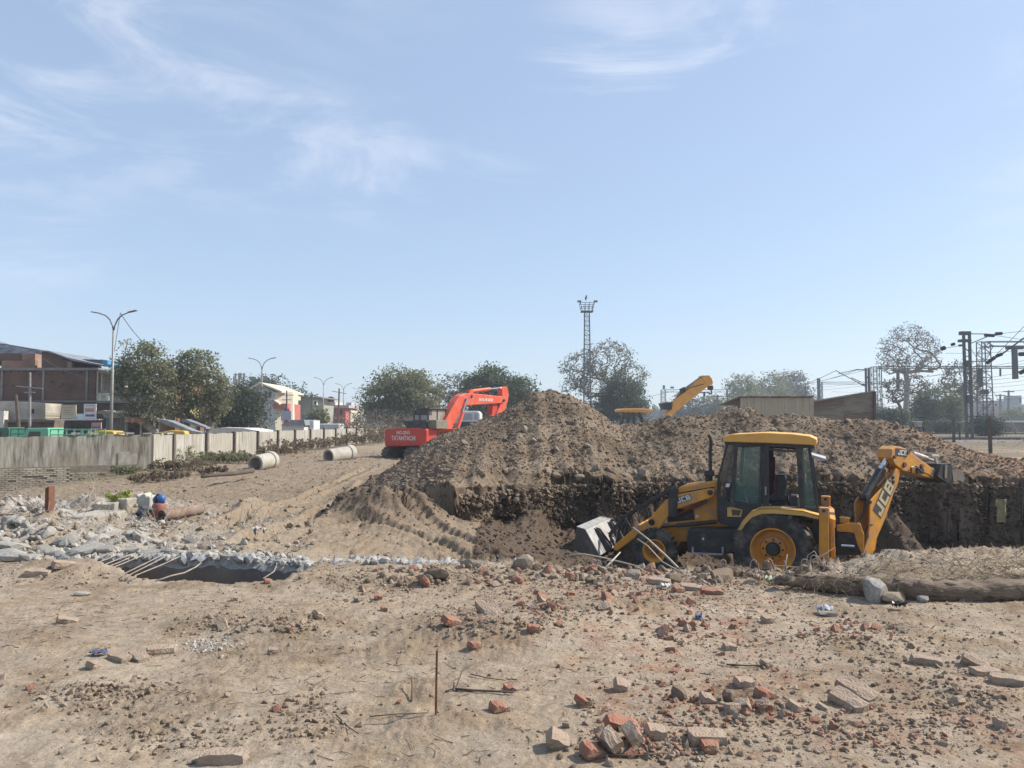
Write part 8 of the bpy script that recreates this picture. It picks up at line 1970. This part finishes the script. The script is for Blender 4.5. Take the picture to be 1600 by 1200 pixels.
# long pale saplings before the loader
M_PALEB = mat('pale_branch', (.46, .40, .31), (.33, .28, .21), rough=.8, scale=4)
def stick3(pts, r, label, m=M_PALEB, group=None, cat='branch', name='pale_branch'):
 b = MB(); q = [at(*p) for p in pts]; b.tube(q, [r * (1 - .45 * i / max(1, len(q) - 1)) for i in range(len(q))], 6); return tag(b.build(name, m, smooth=True), label, cat, group)
stick3([(1068, 896, 8.9), (1040, 868, 9.4), (1012, 842, 9.9), (989, 824, 10.3)], .016, 'long pale branch leaning up across the front wheel')
stick3([(1062, 893, 8.9), (1035, 878, 9.1), (1012, 853, 9.4), (996, 842, 9.6)], .010, 'thinner pale branch beside the leaning one at the front wheel')
stick3([(888, 868, 9.3), (912, 866, 9.2), (945, 872, 9.1), (985, 882, 9.0), (1030, 893, 8.8)], .014, 'pale curved branch lying from the bucket along the crest')
stick3([(941, 892, 8.8), (955, 878, 8.9), (969, 863, 9.2)], .014, 'short pale stick rising below the bucket hinge')
stick3([(1350, 884, 8.9), (1372, 874, 9.2), (1391, 868, 9.6)], .012, 'pale stick pointing up right beyond the backhoe boom foot')
stick3([(1240, 890, 8.9), (1290, 865, 9.5), (1305, 855, 9.8)], .010, 'thin dark stick crossing in front of the stabiliser leg', M_TWIG)
# broken concrete wall top and its reinforcement
r2 = np.random.RandomState(15); b = MB(); xs_ = np.arange(-5.6, .1, .05)
def wtop(x): return float(np.interp(x, [-5.6, -5.0, -3.3, -2.9, -2.3, -1.9, .2, 1.6], [.0, .02, .03, .0, -.05, -.01, -.04, -.06]))
vv = []; 
for x_ in xs_:
 t_ = wtop(x_); j = r2.rand(4) * .05
 vv += [(x_, 8.86 + r2.randn() * .006, -.9), (x_, 8.86 + r2.randn() * .006, t_ - .06 - j[0] * .9), (x_ + j[1] * .4, 8.88 + j[1], t_ - .02 + j[1]), (x_, 9.02 + j[2] * .6, t_ + j[2] * 1.4), (x_ + j[3] * .4, 9.16 + j[3] * .5, t_ - .04 + j[3]), (x_, 9.2, -.5)]
ff = [(6 * i + k, 6 * i + k + 1, 6 * i + k + 7, 6 * i + k + 6) for i in range(len(xs_) - 1) for k in range(5)]
b.add(vv, ff); cwm = b.build('broken_concrete_wall', [mat('grey_cast_concrete', (.20, .18, .155), (.13, .115, .10), rough=.9, scale=2.5, bump=.3, bscale=20), mat('fresh_broken_concrete', (.36, .345, .32), (.20, .195, .19), rough=.95, scale=9, bump=.7, bscale=25)])
cwm.data.polygons.foreach_set('material_index', [0 if k % 5 in (0, 4) else 1 for k in range(len(cwm.data.polygons))])
tag(cwm, 'broken concrete wall with white jagged top edge behind the trench', 'wall')
n = 2600; x_ = np.concatenate([-5.4 + 3.0 * r2.rand(n // 2), -1.95 + .8 * r2.rand(n // 24), -9 + 5 * r2.rand(n // 4)]); y0_ = 9.05 + .16 * r2.randn(len(x_)); s_ = .015 + .06 * r2.rand(len(x_)) ** 5
zz_ = np.maximum(height(x_, y0_), np.where((y0_ > 8.86) & (y0_ < 9.2) & (x_ > -5.5) & (x_ < 1.4), [wtop(q) for q in x_], -9)) + s_ * .2
k_ = y0_ > 8.84
tag(scatter_mesh('concrete_chips', LUMPS, np.stack([x_, y0_, zz_], 1)[k_], s_[k_], [M_CONC, mat('blue_grey_cement', (.27, .275, .28), (.18, .18, .18), rough=.95, scale=6)], seed=16, mat_idx=(r2.rand(k_.sum()) < .4).astype(int)), 'white chips of broken concrete along the wall top', kind='stuff')
M_REBAR = mat('dusty_rebar', (.34, .30, .255), (.20, .155, .12), rough=.8, scale=8)
Z6 = lambda x, y: (x / 3.333, 640 + y / 3.333)
for k, (a_, c_) in enumerate([((590, 765), (440, 803)), ((640, 768), (468, 812)), ((690, 773), (500, 825)), ((702, 783), (525, 832)), ((762, 773), (545, 840)), ((852, 775), (650, 853)), ((880, 778), (680, 858)), ((972, 770), (705, 864))]):
 q0 = at(*Z6(*a_), 9.0); q1 = atz(*Z6(*c_), .05); q0.z += .05; mid = (q0 + q1) / 2 + Vector((0, 0, -.01 + .02 * rng.random()))
 b = MB(); b.tube([q0, mid, q1, q1 + (q1 - mid).normalized() * .08 - Vector((0, 0, .04))], .0072, 6)
 tag(b.build('rebar_rod', M_REBAR, smooth=True), ['leftmost', 'second from left', 'third from left', 'fourth from left', 'fifth from left', 'third from right', 'second from right', 'longest and rightmost straight'][k] + ' of the reinforcing rods spanning the trench', 'rebar', 'reinforcing rods across the trench')
q = [at(*Z6(1060, 788), 8.95), at(*Z6(1020, 820), 8.6), at(*Z6(960, 850), 8.3), at(*Z6(890, 866), 8.0), at(*Z6(812, 893), 7.85)]
b = MB(); b.tube(q, .009, 6); tag(b.build('rebar_rod', M_REBAR, smooth=True), 'bent reinforcing rod crossing the trench at its right', 'rebar', 'reinforcing rods across the trench')
q = [at(*Z6(1445, 800), 8.95), at(*Z6(1425, 845), 8.6), at(*Z6(1370, 880), 8.0)]; b = MB(); b.tube(q, .007, 6); tag(b.build('rebar_rod', M_REBAR, smooth=True), 'thin rod at the right end of the trench', 'rebar', 'reinforcing rods across the trench')
# hooked stubs
def stub(px, py, h_, hook, lean, d, label, grp, r=.0065):
 p = at(px, py, d); p.z = gz(p.x, p.y) - .03 if d > 8.6 else p.z; q = [p, p + Vector((lean * .3, 0, h_ * .6)), p + Vector((lean * .6, 0, h_ * .95))]
 if hook: 
  for a_ in (40, 90, 140, 200): q.append(q[2] + Vector((hook * .035 * (1 - math.cos(R(a_))), 0, .035 * math.sin(R(a_)))))
 b = MB(); b.tube(q, r, 5, cap=False); tag(b.build('rebar_stub', M_REBAR, smooth=True), label, 'rebar', grp)
for k, px in enumerate([440, 452, 522, 548, 556, 574, 582, 598, 606, 614, 622, 638, 646, 672, 690, 700, 716, 730, 760, 786]): stub(px + rng.uniform(-4, 4), 884, rng.uniform(.07, .16), rng.choice([-1, 1, 1, 0]), rng.uniform(-.05, .05), 9.05, 'bent wire stub standing on the broken wall top left of centre', 'rebar stubs on the broken wall top')
for k, px in enumerate([930, 945, 958, 1075, 1088, 1108, 1118, 1126, 1138, 1160, 1172, 1184, 1205, 1212, 1228, 1250, 1262, 1270, 1284]): stub(px + rng.uniform(-3, 3), 895, rng.uniform(.08, .22), rng.choice([-1, 1, 1, 0]), rng.uniform(-.08, .08), 8.75, 'pale bent rebar stub on the crest in front of the loader wheels', 'rebar stubs before the loader')
for k, px in enumerate([320, 340, 352, 365, 378, 392, 405]): stub(px, 872, rng.uniform(.06, .15), rng.choice([-1, 1, 0]), rng.uniform(-.04, .04), 9.05, 'thin wire stub on the white wall top behind the trench', 'rebar stubs behind the trench', .004)
stick3([(1045, 888, 9.0), (1075, 886, 9.0), (1110, 888, 9.0)], .007, 'flat rebar with ridges lying between the loader wheels', M_REBAR, name='rebar_rod', cat='rebar')
stick3([(1180, 892, 8.9), (1215, 884, 8.9), (1248, 886, 8.9)], .007, 'rebar lying low in front of the rear wheel', M_REBAR, name='rebar_rod', cat='rebar')
stick3([(1258, 895, 8.8), (1262, 868, 8.9), (1272, 861, 8.9), (1284, 880, 8.9), (1300, 893, 8.8)], .008, 'looped rebar standing before the stabiliser leg', M_REBAR, name='rebar_rod', cat='rebar')
stick3([(1226, 893, 8.9), (1230, 866, 8.95)], .010, 'straight pale stub standing before the rear wheel', M_REBAR, name='rebar_rod', cat='rebar')
# log on the right, earth-crusted
lp = [drop([px], [py])[0] for px, py in [(1215, 921), (1300, 928), (1380, 934), (1450, 939), (1530, 938), (1600, 936), (1700, 935)]]
b = MB(); pts = []; rs = []
r2 = np.random.RandomState(4)
for i in range(len(lp) - 1):
 for k in range(9):
  f_ = k / 9; p = lp[i] * (1 - f_) + lp[i + 1] * f_; g = i + f_
  pts.append((p[0], p[1] + .06 + .012 * math.sin(g * 2.3), .068 + p[2] * .4 + .006 * math.sin(g * 2.9))); rs.append(np.interp(g, [0, .6, 1.5, 5], [.03, .07, .095, .10]) * (1 + .025 * r2.randn()))
b.tube(pts, rs, 18); M_LOG = mat('earthy_bark', (.12, .085, .058), (.21, .158, .112), rough=.95, scale=7, detail=9, bump=.9, bscale=22, stretch=(.35, 2.5, 2.5), dirt=(.26, .20, .145), dirt_amt=.4, dirt_scale=6)
logt = tag(b.build('fallen_log', M_LOG, smooth=True), 'long dirt-crusted fallen log lying along the bank at right', 'log')
for v_ in logt.data.vertices: v_.co += Vector((r2.randn() * .008, r2.randn() * .012, r2.randn() * .012))
for k, (x0, y0, x1, y1, d_, lb) in enumerate([(1535, 901, 1600, 890, 7.6, 'upper splintered pale timber at the right edge above the log'), (1542, 905, 1590, 898, 7.5, 'short splintered timber under the upper one'), (1550, 898, 1612, 893, 7.7, 'long thin splintered timber at the right edge'), (1530, 908, 1560, 896, 7.5, 'stubby splintered timber pointing up left')]):
 a_, c_ = at(x0, y0, d_), at(x1, y1, d_ + .1); b = MB(); b.tube([a_, (a_ + c_) / 2 + Vector((0, 0, .01)), c_], [.012, .026, .02], 7); tag(b.build('splintered_timber', M_PALEB), lb, 'timber')
b = MB()
for k in range(7): q = at(1562 + k * 2, 912 + k * .6, 7.05 - .01 * k); b.tube([q, q + Vector((rng.uniform(-.03, .03), -.03, -.06)), q + Vector((rng.uniform(-.05, .08), -.05, -.16))], [.008, .006, .003], 5)
o = b.build('root_fibres', M_TWIG, logt); o['kind'] = 'stuff'
# rags and litter
def rag(px, py, d, w, h_, m, label, cat, seed, drape=False, name='rag'):
 r3 = np.random.RandomState(seed); n = 9; p0 = at(px, py, d); V_, F_ = [], []
 for i in range(n):
  for j in range(n):
   u, v = i / (n - 1) - .5, j / (n - 1) - .5; e = 1 - .25 * r3.rand() * ((abs(u) > .4) or (abs(v) > .4))
   if drape: V_.append((p0.x + u * w * e * (1 - .3 * v), p0.y + .03 * math.sin(u * 18) + .02 * r3.randn(), p0.z - (v + .5) * h_))
   else: V_.append((p0.x + u * w * e, p0.y + v * w * .6 * e, p0.z + h_ * abs(math.sin(u * 7 + v * 4)) * .6 + .01 * r3.randn()))
 for i in range(n - 1):
  for j in range(n - 1): F_.append((i * n + j, (i + 1) * n + j, (i + 1) * n + j + 1, i * n + j + 1))
 b = MB(); b.add(V_, F_); return tag(b.build(name, m, smooth=True), label, cat)
rag(1564, 780, 16.9, .26, .50, mat('yellowish_sack', (.42, .35, .18), (.30, .24, .13), rough=.9, scale=6), 'yellowish torn sack hanging from the dug face at right', 'sack', 1, True, 'torn_sack')
def ground_rag(px, py, w, h_, m, lb, cat, seed, name):
 p = ground_at(px, py); o = rag(px, py, p.y, w, h_, m, lb, cat, seed, False, name); o.location.z = gz(p.x, p.y) + .004; return o
ground_rag(1405, 955, .12, .05, mat('black_plastic', (.015, .015, .018), (.03, .03, .03), rough=.35), 'scrap of black plastic on bare soil before the log', 'plastic scrap', 2, 'plastic_scrap')
ground_rag(1290, 958, .14, .06, mat('blue_white_rag', (.35, .37, .44), (.5, .5, .5), rough=.8), 'crumpled grey blue rag right of the cube-like brick', 'rag', 3, 'rag')
ground_rag(1040, 922, .10, .05, mat('white_plastic', (.7, .7, .7), (.55, .57, .6), rough=.5), 'white plastic scrap in the rubble streak', 'plastic scrap', 4, 'plastic_scrap')
ground_rag(1092, 970, .06, .03, mat('blue_plastic', (.08, .12, .4), (.2, .24, .4), rough=.5), 'small blue plastic scrap among the red bricks', 'plastic scrap', 5, 'plastic_scrap')
ground_rag(155, 1026, .12, .008, mat('dark_blue_rag', (.07, .07, .14), (.12, .12, .18), rough=.8), 'dark blue strip of rag left of the three bricks', 'rag', 6, 'rag')
ground_rag(1205, 912, .16, .10, mat('pale_green_leaf', (.42, .46, .34), (.3, .34, .24), rough=.7), 'pale green dry leaves on the crest right of the rear wheel', 'dry leaves', 7, 'dry_leaves')
ground_rag(400, 833, .18, .06, mat('lilac_plastic', (.48, .44, .52), (.6, .58, .6), rough=.6), 'lilac plastic scrap in the tracked soil', 'plastic scrap', 8, 'plastic_scrap')
ground_rag(412, 838, .12, .05, M_WHITE, 'white plastic scrap beside the lilac one', 'plastic scrap', 9, 'plastic_scrap')
r2 = np.random.RandomState(71); n = 500; P2 = drop(325 + 22 * r2.randn(n), 1008 + 8 * r2.randn(n)); s_ = .004 + .012 * r2.rand(n) ** 4; P2[:, 2] += s_ * .1
tag(scatter_mesh('cement_ash', LUMPS, P2, s_, M_CONC, seed=72), 'patch of grey cement bits right of the pale brick', kind='stuff')
# gas cylinder, rusty pipe, post, remnants in the left pit
g = ground_at(248, 811); gc = thing('gas_cylinder', g, 'red brown gas cylinder with blue wrapped valve beside the rusty pipe', 'gas cylinder')
k_ = g.y / F; M_GC = mat('cylinder_red', (.30, .10, .075), (.22, .085, .065), rough=.55, scale=6, dirt=DUST, dirt_amt=.4)
b = MB(); rr = 10.2 * k_; hh_ = 25 * k_; b.lathe(g, (0, 0, 1), [(rr * .8, -.02), (rr * .92, .01), (rr, hh_ * .1), (rr, hh_ * .82), (rr * .88, hh_ * .95), (rr * .4, hh_ * 1.03), (.02, hh_ * 1.04)], 24); b.build('body', M_GC, gc, smooth='auto')
b = MB(); c = g + Vector((0, 0, hh_ * 1.0)); b.lathe(c + Vector((rr * .35, 0, 0)), (0, 0, 1), [(rr * .45, 0), (rr * .62, 7 * k_), (rr * .5, 11 * k_), (.02, 13 * k_)], 14); b.build('blue_wrap', mat('blue_wrap', (.03, .09, .26), (.06, .16, .42), rough=.5, scale=9), gc, smooth=True)
b = MB(); b.lathe(c + Vector((-rr * .55, 0, 0)), (0, 0, 1), [(rr * .3, 0), (rr * .42, 6 * k_), (.02, 10 * k_)], 10); b.tube([c + Vector((-rr * .55, 0, 9 * k_)), c + Vector((-rr * .2, 0, 13 * k_)), c + Vector((rr * .2, 0, 11 * k_))], .02, 6); b.build('valve_guard', mat('dark_blue_metal', (.03, .035, .10), (.3, .3, .33), rough=.5, lo=.55, hi=.7), gc)
g = ground_at(282, 812); k_ = g.y / F; b = MB(); a_ = ground_at(252, 814) + Vector((0, 0, 8 * k_)); c_ = ground_at(313, 804) + Vector((0, 0, 8.5 * k_)); ax = c_ - a_; rr = 8.2 * k_
b.lathe(a_, ax, [(rr * .85, 0), (rr, 0), (rr, ax.length), (rr * .85, ax.length), (rr * .85, ax.length * .5)], 20, closed=True); tag(b.build('rusty_pipe', mat('rusty_pipe_brown', (.17, .105, .075), (.24, .165, .12), rough=.9, scale=4, bump=.3, bscale=20, dirt=DUST, dirt_amt=.5), smooth='auto'), 'rusty brown pipe lying on the sand right of the gas cylinder', 'pipe')
g = ground_at(228, 806); k_ = g.y / F; v, f = lump(801, 1, .2, 4); b = MB(); b.add([Vector((q[0] * 13 * k_, q[1] * .25, q[2] * 10 * k_)) + g + Vector((0, 0, 7 * k_)) for q in v], [tuple(int(i) for i in q) for q in f]); tag(b.build('dark_bag', mat('dark_grey_bag', (.05, .05, .06), (.10, .10, .115), rough=.6)), 'dark grey bag lying left of the gas cylinder', 'bag')
g = ground_at(73, 797); k_ = g.y / F; b = MB(); h_ = 36 * k_; w_ = 6.5 * k_
b.prism([g + Vector((-w_ / 2, 0, -.2)), g + Vector((w_ / 2, 0, -.2)), g + Vector((w_ / 2 - .01, 0, h_)), g + Vector((-w_ / 2, 0, h_ - .02))], (0, .02, 0)); b.prism([g + Vector((w_ / 2 - .03, .02, -.2)), g + Vector((w_ / 2, .02, -.2)), g + Vector((w_ / 2 - .01, .02, h_)), g + Vector((w_ / 2 - .04, .02, h_))], (0, .12, 0)); tag(b.build('rusty_post', M_RUST), 'short rusty steel post standing in the rubble at far left', 'post')
def chunk(px, py, w, h_, dep, m, label, seed, cat='masonry', name='masonry_block', rotz=.0):
 g = ground_at(px, py); k_ = g.y / F; r3 = np.random.RandomState(seed); b = MB(); W_, H_ = w * k_, h_ * k_; n = 8
 f_ = [Vector((-W_ / 2 + W_ * i / n, 0, H_ * (.8 + .25 * r3.rand()))) for i in range(n + 1)] + [Vector((W_ / 2, 0, -.15)), Vector((-W_ / 2, 0, -.15))]
 M = Euler((0, 0, rotz)).to_matrix(); b.prism([g + M @ p for p in f_], M @ Vector((0, dep, 0))); return tag(b.build(name, m, bevel=.015), label, cat)
chunk(163, 800, 30, 15, .35, M_PLASTER, 'broken whitewashed masonry stub left of the pit', 1, rotz=.2); chunk(188, 794, 24, 16, .3, M_PLASTER, 'second whitewashed masonry stub before the yellow weed', 2, rotz=-.3)
chunk(223, 796, 22, 24, .3, mat('pale_grey_render', (.44, .44, .38), (.34, .33, .28), rough=.95, scale=2), 'pale grey rendered wall stub left of the gas cylinder', 3, rotz=.1); chunk(128, 812, 50, 5, .8, M_PLASTER, 'flat slab of pale plastered floor in the pit', 4)
g = ground_at(186, 786); weed_clump(g, .16, .2, leaf_mat('yellow_green_leaves', (.35, .38, .08), (.25, .28, .06)), 'small yellow green weed on the masonry stub', 880, n=10, group=None, leaf=.04)
# large concrete chunks on the grey heap
NC = [(105, 848, .19, (1.3, 1, .7), 'white slab-like concrete chunk lying near the heap centre'), (18, 858, .22, (1.7, 1, .6), 'long white concrete chunk at the left edge of the grey heap'), (15, 873, .24, (1.6, 1, .7), 'grey concrete chunk at the very left edge before the sand'), (45, 876, .20, (1.5, 1, .7), 'white concrete chunk second from the left edge'), (128, 868, .26, (1.6, 1, .7), 'largest pale concrete chunk at the left end of the rods'),
 (70, 862, .13, (1.2, 1, .8), 'small white chunk between the slab and the left edge'), (88, 870, .12, (1.3, 1, .8), 'pale chunk low in front of the grey heap'), (50, 842, .11, (1.2, 1, .7), 'small pale chunk behind the long white one'), (140, 850, .10, (1.2, 1, .7), 'small chunk above the largest pale one'), (165, 858, .13, (1.6, .8, .7), 'bluish concrete chunk on the wall top, leftmost'),
 (200, 862, .14, (1.6, .8, .7), 'bluish concrete chunk on the wall top over the rods'), (235, 866, .14, (1.6, .8, .8), 'grey concrete chunk on the wall top above the long rod'), (268, 868, .15, (1.4, .8, .9), 'jagged grey chunk on the wall top right of the rods'), (300, 870, .16, (1.3, .8, 1.0), 'tall jagged concrete chunk at the wall step'), (318, 876, .10, (1.3, .8, .9), 'small jagged chunk right of the tall one'),
 (30, 832, .10, (1.2, 1, .7), 'pale chunk high on the grey heap'), (90, 828, .10, (1.3, 1, .7), 'white chunk on the back of the grey heap'), (395, 878, .09, (1.3, .8, .7), 'white chunk on the wall top at the trench right end'), (372, 872, .09, (1.3, .8, .8), 'dark notched chunk on the trench right wall top'), (530, 884, .07, (1.8, 1, .6), 'pale chip on the buried wall top left of centre'), (585, 882, .09, (1, .7, 1.1), 'upright white chip on the buried wall top')]
for k, (px, py, s_, sc, lb) in enumerate(NC):
 g = ground_at(px, py) if not (150 < px < 420) else at(px, py + 3, 9.05)
 place(ST['conc'][k % 6], (g.x, g.y, g.z + s_ * sc[2] * .2), (rng.uniform(-.3, .3), rng.uniform(-.3, .3), rng.uniform(-.4, .4)), (s_ * sc[0] * .62, s_ * sc[1] * .62, s_ * sc[2] * .62), 'concrete_chunk', lb, 'concrete', 'concrete chunks on the grey heap')
# medium chunks sharing one look
r2 = np.random.RandomState(31); n = 70
pxs = np.concatenate([150 * r2.rand(n - 20), 150 + 170 * r2.rand(20)]); pys = np.concatenate([822 + 56 * r2.rand(n - 20), 840 + 22 * r2.rand(20)])
P2 = drop(pxs, pys)
for k in range(n):
 s_ = .03 + .07 * r2.rand() ** 2; p = P2[k]
 place(ST['conc' if r2.rand() < .7 else 'stone'][r2.randint(6)], (p[0], p[1], p[2] + s_ * .3), (r2.rand(), r2.rand(), r2.rand() * 6), (s_ * 1.3, s_, s_ * .8), 'concrete_chunk', 'small broken concrete lump on the grey rubble heap', 'concrete', 'small lumps on the grey heap')
# pale rocks on the heap
r2 = np.random.RandomState(33)
NH = [(885, 740), (905, 748), (930, 735), (918, 725), (955, 738), (870, 705), (893, 735), (820, 672), (918, 698), (965, 690), (835, 690), (940, 700), (900, 742), (868, 745), (975, 745), (990, 720), (925, 672), (1005, 742), (1165, 652), (1045, 652)]
for k, (px, py) in enumerate(NH):
 g = ground_at(px, py); s_ = .06 + .06 * r2.rand()
 place(ST['stone'][k % 6], (g.x, g.y, g.z + s_ * .3), (r2.rand(), r2.rand(), r2.rand() * 6), (s_ * 1.3, s_, s_ * .8), 'stone', 'pale dusty rock lying on the front slope of the earth heap' if k < 18 else ['pale rock on the crest of the heap above the cab', 'pale rock on the crest of the heap below the crane'][k - 18], 'stone', 'pale rocks on the heap slope' if k < 18 else None)
# pipe stub and dark branch at the scrub
stick3([(395, 735, 28), (365, 740, 26.5), (335, 742, 25.5), (315, 745, 25)], .09, 'dark broken trunk lying before the nearer concrete pipe', M_TWIG, name='broken_trunk')
def ltw(x, y_): return np.clip(bump(x, y_, 5.0, 7.15, 2.6, .16, 1.0), 0, 1)
x, y_ = rand_ground(5200, 2.6, 8.2, 6.9, 7.5, ltw, 401)
strands('log_fibres', x, y_, .12, .0022, M_STRAW, 402, label='fibrous straw and roots caught on the log', curl=.9, up=.3, segs=3, zf=lambda a, c: np.maximum(height(a, c), .15 - 4 * (c - 7.13) ** 2 + 0 * a))
def tfw(x, y_): return np.clip(.2 + fbm(x * .15, y_ * .15, 3, 403) * 2, 0, 1) * (1 - (x < 14.5) * (y_ < 27))
x, y_ = rand_ground(9000, 12, 70, 17, 90, tfw, 404, 1.4)
strands('dry_grass', x, y_, .35, .008, M_STRAW, 405, label='sparse dry grass on the flat ground beside the railway', curl=.3, up=1.3, segs=2)
# ------------------------------------------------------------------ air
b = MB(); b.box((0, 290, 14.0), (900, 900, 33.0))
m, nt, bb_ = new_mat('haze_air'); nt.nodes.remove(bb_)
pv = N(nt, 'ShaderNodeVolumePrincipled'); pv.inputs['Color'].default_value = (.78, .88, 1, 1); pv.inputs['Density'].default_value = .0007; pv.inputs['Anisotropy'].default_value = .2
out = [k for k in nt.nodes if k.type == 'OUTPUT_MATERIAL'][0]; nt.links.new(pv.outputs[0], out.inputs['Volume'])
hz_ = b.build('haze', m, loc=(0, 0, 0)); hz_['kind'] = 'stuff'; hz_['label'] = 'pale air haze over the whole site'
